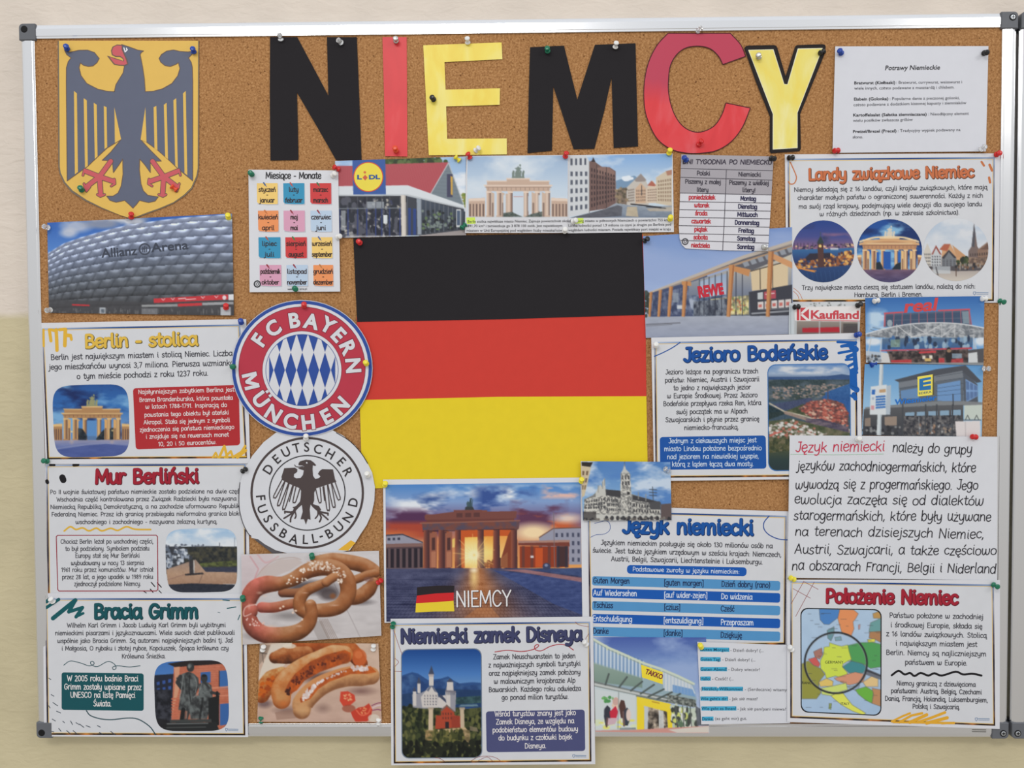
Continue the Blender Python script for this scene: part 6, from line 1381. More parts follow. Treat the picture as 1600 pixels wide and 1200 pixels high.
# --- sausages
z = (380, 990, 6.6667); q = '172,96 1408,104 1444,925 146,918'
p = Pic(z, bx(q)); p.grad([(80, (206, 180, 160)), (920, (196, 164, 148))]); p.grain(9, 50, 4, None, 3, 1)
p.P((150, 130, 116), '160,110 290,120 230,250 165,330', .8); p.L((90, 80, 74), 8, '170,200 250,210'); p.L((90, 80, 74), 6, '190,130 210,300'); p.P((216, 204, 190), '290,110 540,85 560,180 430,330 200,480 160,480 190,360')
p.E((96, 76, 80), 220, 730, 110, 60, .75, .7); p.E((110, 84, 80), 460, 800, 190, 60, .6, .8); p.P((150, 116, 100), '330,820 520,790 560,880 350,900', .6); p.E((120, 92, 84), 830, 780, 110, 70, .55, .9); p.E((110, 76, 72), 1230, 600, 190, 60, .65, .9); p.E((84, 60, 58), 830, 460, 280, 90, .8, .7, )
B_, O_, Y_ = (110, 54, 26), (182, 96, 44), (214, 176, 126)
p.tube('590,130 760,130 920,110 1060,140 1160,220 1230,310', 96, (96, 44, 22), (166, 80, 36), (206, 130, 72), rr=[.9, 1, 1, 1, .9, .7], tex=(50, 3, .5)); p.tube('330,250 430,230 560,220 660,200', 88, (76, 40, 24), (156, 84, 42), (206, 146, 96), rr=[.7, 1, 1, .8], tex=(50, 4, .6)); p.E((226, 216, 200), 480, 130, 70, 26, .8)
p.E((200, 96, 48), 1210, 250, 76, 90, .8); p.E((214, 120, 70), 1200, 220, 40, 40, .7)
p.tube('190,640 230,560 300,470 400,410', 92, (120, 56, 24), (184, 110, 54), (216, 186, 132), rr=[.9, 1, 1, .7], tex=(46, 6, .7)); p.dots([(196, 96, 30), (160, 70, 26)], 40, '170,520 350,430 360,480 230,660 170,670', 18, 6)
p.tube('400,690 400,600 450,500 540,420 660,340 800,280 940,230 1050,220', 112, (150, 84, 44), (196, 122, 66), (220, 196, 156), k=8, rr=[.85, 1, 1, 1, .95, .95, 1, .85], tex=(60, 8, .5))
p.T('480,500 540,420 700,290 860,220 1060,170 1120,200 1120,280 1000,330 800,400 640,490 560,590 480,640 430,600', (196, 92, 34), (140, 66, 34), 60, 9, lo=.3, hi=.7); p.E((196, 150, 100), 400, 660, 90, 110, .6, .8); p.E((206, 110, 50), 420, 730, 70, 50, .6, .8)
p.tube('610,800 620,730 690,640 800,550 930,490 1080,450 1230,440 1330,440', 108, (140, 92, 60), (202, 150, 102), (206, 130, 76), k=8, rr=[.85, 1, 1, .95, .9, .95, 1, .85], tex=(50, 12, .4))
p.T('590,680 680,560 820,480 980,400 1140,350 1330,340 1390,400 1300,420 1120,420 900,500 780,580 700,680 600,720', (196, 98, 40), (166, 78, 36), 50, 13, lo=.3, hi=.7); p.E((206, 164, 118), 620, 800, 84, 80, .6, .9)
p.dots([(110, 50, 30), (90, 40, 30)], 70, '500,490 700,340 1000,230 1030,260 800,350 560,540', 11, 14); p.dots([(70, 36, 30)], 14, '440,590 490,570 480,640 440,620', 12, 15)
p.dots([(232, 222, 220), (214, 196, 190)], 40, '610,680 660,590 740,530 760,545 690,640 640,700', 14, 16); p.dots([(226, 216, 216)], 26, '760,520 830,480 840,490 770,535', 9, 17); p.dots([(228, 216, 214), (206, 186, 180)], 34, '1120,345 1290,335 1300,380 1130,385', 15, 18); p.dots([(206, 190, 186)], 24, '860,460 1090,370 1100,382 870,475', 8, 19)
p.P((204, 70, 50), '1015,605 1090,600 1160,640 1170,700 1110,750 1040,755 1005,700'); p.E((150, 70, 50), 1100, 780, 70, 40, .7); p.dots([(232, 150, 110), (226, 180, 130)], 20, '1040,640 1120,630 1130,690 1050,700', 8, 20); p.P((196, 64, 46), '1120,820 1200,770 1260,760 1310,725 1345,790 1330,880 1290,915 1170,918 1140,870'); p.L((226, 110, 80), 14, '1180,800 1230,850 1300,830 1330,770', .9, 3); p.dots([(230, 150, 100)], 12, '1220,780 1290,770 1280,830 1230,840', 8, 21)
p.L((130, 56, 96), 9, '1340,750 1400,725 1442,720', 1, 3); p.L((216, 190, 200), 12, '1345,775 1400,750 1442,745', 1, 3); p.L((130, 56, 96), 9, '1350,800 1400,790 1442,800', 1, 3); p.E((216, 206, 190), 1360, 880, 60, 40, .8)
s = print_sheet('photo of grilled sausages with tomato pieces above the bottom rail', z, q, 3.9, p, bow=.3)
s.root['label'] = 'photo of grilled sausages with tomato pieces, just above the bottom frame'

# ------------------------------------------------------------------ pictures printed on the posters
def inlay(s, quad, p, shape, r=.1, lab=None, rim=None):
    if rim: s.fill('picture_rim', inset(quad, -rim[1]), rim[0], DZ, shape, r)
    return s.photo('picture', quad, p, dz=DZ + .12, shape=shape, r=r, label=lab)
z = LANDY.z
q = '152,457 540,457 540,845 152,845'; p = Pic(z, bx(q)); p.grad([(450, (36, 66, 136)), (560, (70, 78, 140)), (640, (150, 104, 130)), (660, (60, 90, 140))])
p.cloud((190, 120, 130), 90, 3, .42, .6, 3, 1, (330, 530, 560, 650)); p.cloud((52, 60, 104), 80, 4, .45, .62, 2, 1, (150, 470, 400, 620)); p.dots([(50, 44, 70), (96, 84, 100), (226, 190, 150)], 90, '160,620 540,600 540,640 160,650', 7, 4, 5)
for x in (165, 185, 205, 225, 250, 280): p.L((60, 56, 84), 4, [(x, 600), (x, 640)])
p.G('150,640 540,630 540,720 150,720', [(630, (58, 110, 160)), (720, (40, 60, 110))]); p.R((214, 214, 220), 390, 630, 440, 642, .8)
p.dots([(150, 92, 60), (206, 140, 76), (90, 58, 60), (226, 176, 100), (70, 50, 60)], 260, '150,730 240,680 420,670 540,640 540,740 340,760 200,770 150,760', 10, 6, 8); p.P((50, 46, 60), '235,690 260,665 390,660 390,690 240,710'); p.P((84, 58, 56), '310,600 345,600 352,760 312,760'); p.P((52, 66, 70), '305,602 318,572 328,552 338,572 350,602'); p.E((240, 206, 130), 326, 618, 9); p.L((70, 80, 84), 3, '328,530 328,560')
p.G('150,765 540,735 540,850 150,850', [(740, (44, 72, 120)), (845, (34, 60, 104))]); p.L((226, 150, 70), 8, '155,735 230,765 290,778'); p.L((206, 130, 66), 5, '160,755 300,772'); p.win((70, 110, 160), '200,785 540,755 540,835 220,840', 12, 1, .06, 1, .6)
inlay(LANDY, q, p, 'ell', lab='round night photo of a harbour clock tower')
q = '556,450 963,450 963,845 556,845'; p = Pic(z, bx(q)); p.grad([(450, (30, 76, 150)), (650, (44, 96, 170)), (760, (70, 110, 180))]); p.cloud((130, 180, 216), 90, 4, .45, .62, 2.6, 1); p.cloud((24, 50, 106), 90, 6, .45, .62, 2.4, 1)
LT, MD, DK_ = (236, 204, 156), (190, 142, 104), (96, 62, 66)
gate(p, 585, 935, 492, 575, 598, 640, 768, LT, MD, DK_, wing=.12, green=(214, 206, 190), glow=(232, 190, 130)); p.L((240, 214, 170), 10, '575,590 640,570 700,562 820,562 880,572 940,590', 1, 4); p.L((214, 170, 124), 14, '575,606 640,590 760,580 880,590 940,606', 1, 4)
p.R((40, 90, 170), 722, 652, 768, 760); p.R((44, 100, 180), 678, 655, 696, 720); p.R((44, 100, 180), 812, 655, 830, 720); p.P((34, 46, 58), '676,722 700,715 715,745 722,766 676,766'); p.P((34, 46, 58), '772,766 800,730 830,718 830,766')
p.G('550,766 970,766 970,850 550,850', [(766, (110, 86, 110)), (850, (70, 66, 106))]); p.grain(14, 14, 5, '550,766 970,766 970,850 550,850', 4, 1)
inlay(LANDY, q, p, 'ell', lab='round night photo of a floodlit gate')
q = '973,444 1378,444 1378,836 973,836'; p = Pic(z, bx(q)); p.grad([(440, (176, 194, 214)), (640, (206, 212, 220))]); p.cloud((214, 218, 224), 110, 4, .45, .65, 2, 1)
p.P((206, 160, 120), '1090,620 1140,605 1180,680 1250,700 1250,730 1080,740'); p.P((176, 100, 76), '1070,640 1100,605 1140,605 1120,650'); p.P((196, 150, 110), '1150,610 1250,690 1180,690')
for x0, x1, yt, c1 in ((972, 1020, 600, (206, 200, 190)), (1018, 1085, 615, (196, 200, 204)), (1085, 1178, 640, (120, 124, 130))):
    p.P(c1, [(x0, yt + 55), ((x0 + x1) / 2, yt), (x1, yt + 55), (x1, 760), (x0, 760)]); p.win((84, 84, 90), [(x0 + 3, yt + 60), (x1 - 3, yt + 60), (x1 - 3, 745), (x0 + 3, 745)], 4, 4, .5, .5)
p.P((150, 76, 66), '1020,672 1050,612 1085,672 1075,672 1050,630 1030,672'); p.P((66, 64, 70), '1085,690 1130,642 1178,690 1165,695 1130,655 1100,700')
p.P((120, 104, 100), '1272,620 1288,474 1308,620 1320,640 1320,760 1255,770 1252,650'); p.P((84, 84, 92), '1272,620 1288,474 1296,540 1290,625'); p.P((140, 112, 96), '1310,640 1375,590 1380,760 1312,765'); p.P((110, 84, 74), '1320,640 1350,625 1380,590 1380,640'); p.win((70, 60, 58), '1258,660 1375,650 1375,740 1258,745', 8, 3, .4, .6); p.T('1250,690 1378,690 1378,775 1250,775', (96, 80, 74), (160, 134, 114), 14, 5)
p.dots([(60, 74, 50), (84, 92, 60), (46, 52, 44)], 40, '1180,700 1240,690 1255,750 1180,755', 12, 6); p.P((84, 80, 84), '1000,745 1380,740 1378,780 1180,780 1000,770'); p.dots([(50, 48, 52), (120, 90, 70), (150, 140, 130)], 40, '1170,730 1380,730 1370,765 1170,765', 6, 7, 10)
p.G('973,760 1180,775 1378,770 1378,840 973,840', [(760, (170, 160, 156)), (840, (206, 198, 186))]); p.R((196, 204, 210), 1030, 745, 1140, 790, .7); p.L((70, 66, 70), 6, '1050,750 1062,800'); p.L((90, 70, 60), 5, '1175,760 1176,805')
inlay(LANDY, q, p, 'ell', lab='round daylight photo of gabled houses and a church spire')

z = BERLIN.z; q = '181,500 714,486 723,990 204,1003'; p = Pic(z, bx(q)); p.grad([(485, (40, 84, 150)), (640, (50, 108, 178)), (780, (110, 150, 200))]); p.cloud((24, 44, 96), 120, 4, .42, .6, 2.2, 1); p.cloud((120, 170, 214), 110, 7, .5, .68, 2.4, 1)
LT, MD, DK_ = (224, 186, 128), (176, 134, 92), (84, 62, 62)
gate(p, 255, 668, 562, 656, 690, 726, 880, LT, MD, DK_, wing=.2, green=(150, 150, 110), glow=(214, 166, 106)); p.R((90, 140, 196), 425, 742, 490, 850); p.R((80, 130, 190), 368, 745, 395, 820); p.R((80, 130, 190), 524, 745, 548, 820); p.T('368,795 395,800 425,845 425,880 368,880', (26, 34, 44), (56, 66, 72), 14, 5); p.T('490,868 520,830 548,800 548,880 490,880', (26, 34, 44), (56, 66, 72), 14, 6); p.T('584,800 610,790 610,880 584,880', (26, 34, 44), (56, 66, 72), 14, 7); p.R((70, 100, 140), 428, 850, 490, 880, .6); p.E((255, 230, 160), 320, 820, 9, soft=.9); p.E((255, 230, 160), 602, 812, 9, soft=.9)
p.G('190,880 722,876 725,1005 200,1005', [(876, (150, 150, 176)), (930, (100, 116, 170)), (1000, (66, 86, 150))]); p.P((76, 92, 152), '200,950 420,915 560,905 722,920 722,1005 205,1005'); p.L((140, 146, 180), 5, '205,940 380,915 560,900 720,905', .8, 3); p.grain(9, 16, 6, '190,880 722,880 722,1005 200,1005', 4, 1); p.E((206, 176, 150), 320, 890, 20, 26, .5, 1.); p.E((206, 176, 150), 600, 890, 20, 22, .5, 1.)
inlay(BERLIN, q, p, 'squircle', lab='photo of a floodlit gate at dusk')

z = MUR.z; q = '966,520 1467,508 1471,955 982,962'; p = Pic(z, bx(q)); p.grad([(505, (146, 184, 220)), (640, (206, 216, 226))]); p.cloud((222, 228, 234), 110, 4, .45, .65, 2, 1)
p.P((58, 62, 70), '960,640 1100,640 1320,636 1470,645 1470,830 960,830'); p.dots([(110, 116, 130), (84, 90, 104)], 26, '965,625 1300,628 1300,648 965,648', 8, 4, 5); p.T('1080,645 1470,640 1470,780 1110,780', (40, 44, 48), (78, 76, 62), 22, 5); p.dots([(150, 160, 176), (96, 106, 122), (196, 204, 214), (60, 64, 72)], 130, '965,650 1110,660 1170,720 980,790', 10, 6); p.T('1170,760 1470,735 1470,775 1180,785', (96, 104, 60), (60, 64, 48), 16, 7)
p.P((56, 60, 78), '1180,786 1470,782 1470,818 1180,820'); p.G('975,800 1180,730 1250,815 1470,820 1470,900 990,905', [(730, (150, 130, 120)), (830, (178, 146, 122)), (905, (160, 126, 104))]); p.L((120, 96, 84), 4, '1230,830 1200,905'); p.L((150, 118, 104), 5, '985,870 1190,810')
p.P((60, 58, 62), '1135,745 1165,735 1170,835 1140,835'); p.P((196, 196, 194), '1165,735 1172,738 1174,830 1167,832'); p.P((50, 48, 52), '1105,830 1230,820 1240,832 1110,842'); p.P((44, 48, 60), '980,905 1150,895 1470,905 1471,960 985,965'); p.grain(10, 14, 7, '966,640 1470,640 1470,960 985,960'); p.L((110, 116, 130), 3, '1452,580 1452,645'); p.L((90, 96, 110), 5, '1347,615 1347,640')
inlay(MUR, q, p, 'squircle', lab='photo of an empty street with bare trees')

z = BRACIA.z; q = '888,508 1398,490 1418,988 904,990'; p = Pic(z, bx(q)); p.grad([(490, (60, 110, 180)), (700, (86, 134, 196))])
p.P((34, 40, 56), '888,600 1040,590 1040,700 1000,990 900,990'); p.win((54, 84, 150), '900,640 1020,610 1020,760 905,770', 3, 3, .5, .5); p.T('900,700 1010,700 1010,990 900,990', (24, 26, 34), (58, 60, 70), 26, 3)
BRK, BR2 = (196, 118, 92), (160, 88, 68)
p.T('1030,530 1420,500 1420,990 1010,990', BRK, (182, 102, 78), 30, 4); 
for k in range(30): y = 530 + k * 15; p.L(BR2, 2.5, [(1030, y), (1420, y - 18 + k)], .6)
p.P((40, 34, 36), '985,520 1140,496 1390,498 1395,520 1150,535 1040,545'); p.P((206, 150, 120), '1030,545 1070,540 1065,700 1012,900 1040,640'); p.win((60, 100, 160), '1215,580 1285,575 1285,650 1215,655', 1, 1, 1, 1); p.P((60, 104, 166), '1345,570 1415,565 1415,690 1345,690'); p.P((56, 98, 160), '1350,800 1415,795 1412,940 1350,950'); p.L((40, 40, 46), 6, '1345,570 1345,690'); p.L((214, 140, 110), 10, '1290,690 1420,680'); p.L((206, 130, 104), 10, '1290,745 1420,740')
for x in (1010,): 
    for k in range(8): p.P((196, 110, 84), [(1012, 760 + k * 20), (1060, 756 + k * 20), (1060, 768 + k * 20), (1012, 772 + k * 20)])
BZ, BH_, BL_ = (52, 54, 56), (104, 110, 110), (30, 32, 34)
p.T('1090,590 1130,575 1170,590 1200,620 1205,680 1180,740 1170,830 1130,850 1060,840 1075,740 1090,680 1060,650 1045,620', BZ, BH_, 26, 7); p.E(BZ, 1145, 545, 26, 32); p.E(BH_, 1140, 535, 14, 14, .7); p.L(BZ, 28, '1075,610 1055,650 1085,690'); p.L(BL_, 30, '1095,840 1085,910'); p.L(BZ, 30, '1130,840 1110,910'); p.L(BH_, 8, '1100,610 1105,700 1085,800', .7); p.L(BL_, 8, '1140,600 1135,700 1150,800', .8); p.L((150, 156, 154), 5, '1095,600 1085,680 1070,760', .8); p.L((140, 146, 144), 5, '1175,615 1190,660 1180,720', .8); p.L((130, 136, 134), 4, '1120,850 1118,900'); p.E((130, 134, 132), 1136, 540, 8, 14, .8); p.P((206, 130, 104), '1108,850 1124,850 1116,905 1104,905', .5)
p.T('1205,660 1250,640 1290,670 1300,730 1290,800 1260,905 1150,905 1130,830 1160,760 1200,740', BZ, BH_, 24, 9); p.E(BZ, 1240, 622, 24, 30); p.E(BL_, 1240, 604, 18, 9); p.L((150, 156, 154), 5, '1222,660 1205,720 1165,755', .8); p.L((140, 146, 144), 5, '1275,670 1285,720', .8); p.L(BZ, 14, '1240,650 1275,690 1240,645'); p.L(BH_, 12, '1180,745 1240,750', .7); p.L(BL_, 14, '1230,760 1210,900', .8); p.L(BH_, 10, '1150,820 1145,900', .7); p.L(BZ, 20, '1290,720 1340,730'); p.L(BL_, 18, '1330,720 1335,940'); p.P(BL_, '1270,760 1345,740 1340,940 1270,920')
p.P((62, 66, 66), '1000,910 1290,905 1290,925 1000,930'); p.P((36, 38, 40), '970,930 1320,925 1350,990 905,990 930,950'); p.L((110, 114, 114), 7, '975,938 1265,934'); p.L((80, 84, 84), 6, '960,965 1250,960'); p.P((30, 30, 34), '895,900 985,905 975,985 905,985', .8)
inlay(BRACIA, q, p, 'squircle', lab='photo of two bronze statues before a brick building')

z = JEZIORO.z; q = '890,270 1455,260 1461,992 896,1000'; p = Pic(z, bx(q)); p.grad([(262, (86, 128, 186)), (330, (150, 170, 196)), (350, (120, 140, 170)), (420, (62, 84, 110)), (1000, (70, 84, 80))]); p.cloud((206, 210, 216), 60, 4, .42, .6, 3, 1, (890, 265, 1460, 340))
p.P((56, 84, 128), '890,350 1150,350 1300,345 1400,332 1460,340 1460,400 890,400'); p.T('890,370 1460,370 1460,520 890,520', (50, 66, 70), (86, 100, 112), 40, 5, sx=3); p.dots([(140, 128, 124), (110, 112, 110), (160, 140, 132), (60, 72, 66)], 260, '900,420 1280,400 1430,410 1250,490 950,510 900,490', 9, 6, 5); p.P((46, 90, 150), '1290,470 1460,400 1460,640 1420,540 1330,510 1260,500'); p.G('1280,460 1460,395 1460,520 1330,505', [(395, (58, 104, 160)), (520, (40, 82, 140))])
p.P((66, 76, 106), '905,545 1180,495 1200,510 1080,575 960,580'); p.P((34, 54, 62), '890,545 1000,590 890,640'); p.P((40, 56, 58), '890,600 1010,590 1030,600 890,650'); p.T('1010,590 1130,540 1200,560 1250,640 1130,620', (60, 72, 52), (92, 96, 70), 20, 7); p.L((186, 178, 160), 10, '900,535 1000,590 1130,620 1300,670 1460,720'); p.L((150, 130, 120), 20, '1010,600 1140,640 1300,690 1460,735')
p.P((120, 80, 76), '1100,570 1180,520 1310,505 1400,530 1450,600 1440,680 1300,660 1200,640'); p.dots([(166, 88, 78), (190, 110, 96), (130, 70, 66), (206, 170, 150), (96, 66, 66), (176, 98, 84)], 330, '1110,575 1180,522 1310,508 1400,532 1448,600 1440,690 1300,660 1200,645', 10, 8, 7); p.T('1150,640 1250,640 1450,700 1450,745 1300,730 1150,690', (70, 66, 86), (120, 106, 116), 24, 9, sx=3); p.L((96, 70, 66), 5, '1305,440 1305,510')
p.T('890,660 1050,640 1460,740 1460,1000 890,1000', (66, 78, 56), (110, 106, 84), 40, 10); p.dots([(206, 206, 202), (176, 110, 96), (214, 210, 206), (150, 140, 130), (84, 92, 66)], 240, '895,680 1060,650 1300,740 1300,775 1050,790 900,760', 12, 11, 8); p.dots([(58, 66, 46), (84, 86, 60), (110, 104, 80)], 150, '895,790 1060,780 1040,900 900,900', 14, 12); p.L((196, 96, 86), 9, '900,758 985,728'); p.G('890,880 1060,860 1461,900 1461,1000 890,1000', [(870, (66, 76, 60)), (930, (44, 62, 62)), (1000, (40, 56, 60))]); p.grain(14, 8, 13, '890,360 1460,360 1460,880 890,880')
inlay(JEZIORO, q, p, 'round', .1, 'aerial photo of a town on a lake island', ((70, 120, 180), 6))

z = ZAMEK.z; q = '168,292 717,285 722,1036 172,1040'; p = Pic(z, bx(q)); p.grad([(285, (24, 70, 140)), (460, (74, 124, 190)), (560, (110, 150, 196))])
p.P((44, 80, 136), '165,470 240,445 280,455 350,500 440,490 490,475 560,525 660,515 720,520 720,700 165,700'); p.T('165,480 240,460 330,520 440,500 500,490 600,540 720,530 720,640 165,640', (36, 66, 118), (64, 100, 150), 50, 4); p.P((30, 56, 92), '165,600 400,560 720,570 720,690 165,690', .7); p.P((120, 150, 160), '580,672 690,668 700,682 560,684', .8); p.T('540,620 720,610 720,660 540,670', (36, 62, 70), (60, 92, 96), 24, 5)
p.T('165,690 260,670 400,690 480,700 560,690 620,700 720,690 720,1045 165,1045', (34, 42, 28), (84, 88, 52), 34, 6); p.dots([(28, 36, 26), (60, 68, 40), (96, 98, 56), (44, 52, 34)], 420, '165,690 300,670 340,740 720,730 720,1045 165,1045', 13, 7, 18)
SW, SG, SR = (206, 200, 196), (150, 150, 160), (66, 74, 96)
p.P(SG, '240,600 300,590 345,570 420,590 430,690 330,700 245,690'); p.P(SW, '300,620 345,560 375,530 415,590 420,690 310,690'); p.P((96, 104, 126), '340,572 375,528 412,588 395,580 375,545 352,580'); p.P(SW, '420,620 480,600 480,700 420,690'); p.P(SR, '425,615 440,600 478,640 478,660'); p.win((90, 90, 104), '318,600 415,600 415,680 318,680', 5, 4, .35, .5); p.P(SW, '245,580 268,580 268,680 245,680'); p.P(SR, '242,580 256,545 270,580'); p.P(SW, '276,520 298,520 298,590 276,590'); p.P(SR, '272,524 287,475 301,524')
p.P(SW, '358,460 388,460 388,540 358,540'); p.P(SR, '352,464 374,398 394,464'); p.P((180, 170, 170), '352,460 392,460 388,478 356,478'); p.P(SG, '480,540 525,540 530,580 545,590 540,720 480,700 470,590'); p.P(SW, '472,580 505,578 505,700 480,700'); p.P(SR, '478,515 502,488 528,515'); p.P(SW, '482,515 524,515 524,570 482,570'); p.win((80, 82, 98), '475,582 540,582 540,605 475,605', 6, 1, .4, .9); p.P((120, 116, 126), '470,572 545,576 543,586 471,584')
p.P((170, 70, 48), '440,705 480,675 530,715 535,745 570,750 575,830 400,840 405,745 440,745'); p.P((150, 60, 44), '510,750 575,750 575,830 515,832'); p.P((120, 100, 92), '436,710 480,670 534,716 528,722 480,685 444,718'); p.P((46, 36, 40), '470,790 495,790 495,835 470,835'); p.win((90, 50, 44), '445,720 520,720 520,780 445,780', 4, 2, .4, .5); p.P((206, 186, 160), '355,700 385,700 385,850 352,850'); p.P((196, 176, 150), '572,700 600,700 604,840 575,835'); p.P((176, 160, 140), '350,690 390,690 390,706 350,706'); p.P((176, 160, 140), '568,690 606,690 606,706 568,706')
p.P((196, 170, 130), '340,850 610,830 640,870 640,950 600,940 590,860 360,870'); p.T('580,840 640,850 640,960 595,950', (176, 150, 112), (110, 96, 66), 18, 8); p.T('330,850 390,850 390,920 330,920', (170, 140, 96), (86, 84, 50), 18, 9); p.P((150, 134, 110), '640,820 690,830 700,860 640,850', .7); p.dots([(70, 74, 40), (110, 106, 60), (44, 50, 30)], 130, '390,860 590,850 600,940 380,940', 12, 10, 18); p.dots([(20, 24, 20), (34, 38, 28)], 120, '165,940 720,930 720,1045 165,1045', 16, 11, 22)
inlay(ZAMEK, q, p, 'round', .09, 'photo of a white castle with towers before mountains', ((120, 132, 150), 6))

z = POLOZ.z; q = '136,258 657,268 655,956 138,932'; p = Pic(z, bx(q)); p.grad([(250, (176, 200, 224)), (960, (166, 192, 220))]); p.grain(5, 60, 3)
def land(c, q, o=(96, 92, 84)):
    p.P(c, q); p.L(o, 3, np.vstack([pts(q), pts(q)[:1]]), .7)
land((78, 132, 196), '252,258 388,262 385,310 345,340 318,362 285,360 258,330'); land((226, 146, 96), '388,262 480,265 510,290 495,320 475,345 482,390 462,440 425,430 400,410 385,360 375,320'); land((214, 150, 150), '510,365 522,360 520,390 512,395')
land((110, 160, 160), '590,350 657,320 657,410 580,410'); land((176, 130, 92), '585,410 657,405 657,480 620,460 580,450'); land((190, 150, 90), '605,290 657,270 657,320 610,320'); land((226, 220, 90), '570,460 620,455 620,475 575,480')
land((110, 150, 160), '305,400 350,375 352,420 330,470 308,450'); land((130, 166, 180), '355,445 395,440 400,465 360,468')
land((84, 160, 92), '440,500 520,480 600,478 657,490 657,640 590,650 540,620 460,600'); land((206, 222, 84), '285,510 320,505 320,480 345,490 400,505 440,495 450,540 465,590 410,620 405,640 440,680 420,715 360,700 300,715 290,680 262,650 260,600 280,560')
land((70, 140, 146), '405,640 465,600 540,620 570,650 540,680 450,680'); land((214, 150, 120), '350,715 430,690 490,675 560,690 540,740 450,760 370,730'); land((170, 120, 110), '215,540 270,515 275,560 255,590 225,575'); land((206, 96, 92), '180,590 230,575 258,620 250,640 215,630'); land((150, 150, 70), '138,620 180,600 215,630 260,650 290,690 250,740 250,770 265,810 235,850 138,850')
land((226, 196, 110), '250,740 300,715 345,735 340,765 260,770'); land((206, 222, 120), '265,780 345,765 430,745 440,790 400,800 330,830 270,820'); land((222, 226, 96), '330,830 400,800 430,840 470,890 560,945 540,956 470,930 400,890 350,850'); land((150, 170, 200), '440,770 520,760 500,800'); land((226, 196, 140), '540,740 600,700 640,720 640,770 560,770'); land((110, 180, 70), '490,790 560,770 610,800 600,880 560,860 510,820'); land((190, 140, 100), '600,780 657,790 657,900 600,880 610,820'); land((140, 160, 100), '318,880 335,880 330,920 315,915'); land((160, 180, 200), '440,770 480,765 475,790')
g = random.Random(8)
for k in range(46):
    x, y = g.uniform(150, 630), g.uniform(280, 930); p.L((70, 70, 76), 3, [(x, y), (x + g.uniform(14, 40), y)], .55)
p.P((110, 114, 124), '560,650 657,690 657,725 555,690'); p.P((66, 68, 76), '565,655 657,695 657,705 560,668'); p.L((48, 50, 54), 12, [(362 + 205 * math.cos(t), 614 + 200 * math.sin(t)) for t in np.linspace(0, 6.284, 60)]); p.L((150, 156, 160), 3, [(362 + 197 * math.cos(t), 614 + 192 * math.sin(t)) for t in np.linspace(0, 6.284, 60)], .8)
pc_ = inlay(POLOZ, q, p, 'round', .09, 'coloured map under a magnifying glass', ((24, 26, 30), 7))
POLOZ.type('map_name', [('GERMANY', 292, 618, 412, 618)], 19, (60, 62, 50), 0, dz=DZ + .3, parent=pc_)
POLOZ.type('map_name', [('RANC', 140, 752, 200, 754)], 18, (60, 62, 50), .01, dz=DZ + .3, parent=pc_)
POLOZ.type('map_name', [('ITALY', 395, 890, 452, 890)], 17, (80, 82, 60), .01, dz=DZ + .3, parent=pc_)

# ------------------------------------------------------------------ push pins
PC = dict(red=(206, 36, 36), blue=(22, 66, 160), green=(12, 112, 82), yellow=(234, 220, 56), white=(228, 228, 226), black=(26, 26, 28), orange=(226, 78, 40))
def clear_mat():
    mm = bpy.data.materials.new('clear_plastic'); mm.use_nodes = True; b = mm.node_tree.nodes['Principled BSDF']
    b.inputs['Base Color'].default_value = (.95, .96, .97, 1); b.inputs['Roughness'].default_value = .06
    b.inputs['Transmission Weight'].default_value = .75; b.inputs['IOR'].default_value = 1.45
    return mm
PM = {k: mat(c, .24, .5, var=0) for k, c in PC.items()}; PM['clear'] = clear_mat(); PM['silver'] = mat((200, 200, 196), .25, .5, metal=1., var=0)
NEEDLE = mat((200, 200, 204), .25, .5, metal=1., var=0)
GRIP = [(0, 1.1), (3.2, 1.1), (4.1, 1.5), (4.2, 2.2), (3.6, 2.9), (2.5, 3.6), (2.15, 5.0), (2.25, 6.6), (3.0, 7.8), (3.9, 8.6), (4.1, 9.6), (3.6, 10.5), (2.4, 10.9), (0, 11.0)]
NEED = [(.0, -2.2), (.35, -1.4), (.5, -.4), (.5, 1.3), (0, 1.3)]
def lathe(prof, n=20):
    V, Fc = [], []
    for r, t in prof:
        V += [(r * math.cos(a) / 1000, r * math.sin(a) / 1000, t / 1000) for a in np.linspace(0, 2 * math.pi, n, endpoint=False)]
    for k in range(len(prof) - 1):
        for i in range(n):
            j = (i + 1) % n; Fc.append((k * n + i, k * n + j, (k + 1) * n + j, (k + 1) * n + i))
    me = bpy.data.meshes.new('turned'); me.from_pydata(V, [], Fc); me.validate(); me.update()
    me.polygons.foreach_set('use_smooth', np.ones(len(me.polygons), bool))
    return me
GM = {}
for k in PM:
    GM[k] = lathe(GRIP); GM[k].materials.append(PM[k])
NM = lathe(NEED, 10); NM.materials.append(NEEDLE)
def surface_h(px, py):
    """height of the topmost paper under a point of the board"""
    best = 0.
    for s in SHEETS:
        q = s.q; ins = False
        for (xa, ya), (xb, yb) in zip(q, np.roll(q, -1, 0)):
            if ya != yb and (ya > py) != (yb > py) and px < (xb - xa) * (py - ya) / (yb - ya) + xa: ins = not ins
        if ins and s.root.name.split('.')[0] != 'cutout_letter': best = max(best, float(s.hh(np.array([px, py]))))
        elif ins: best = max(best, s.h0)
    return best
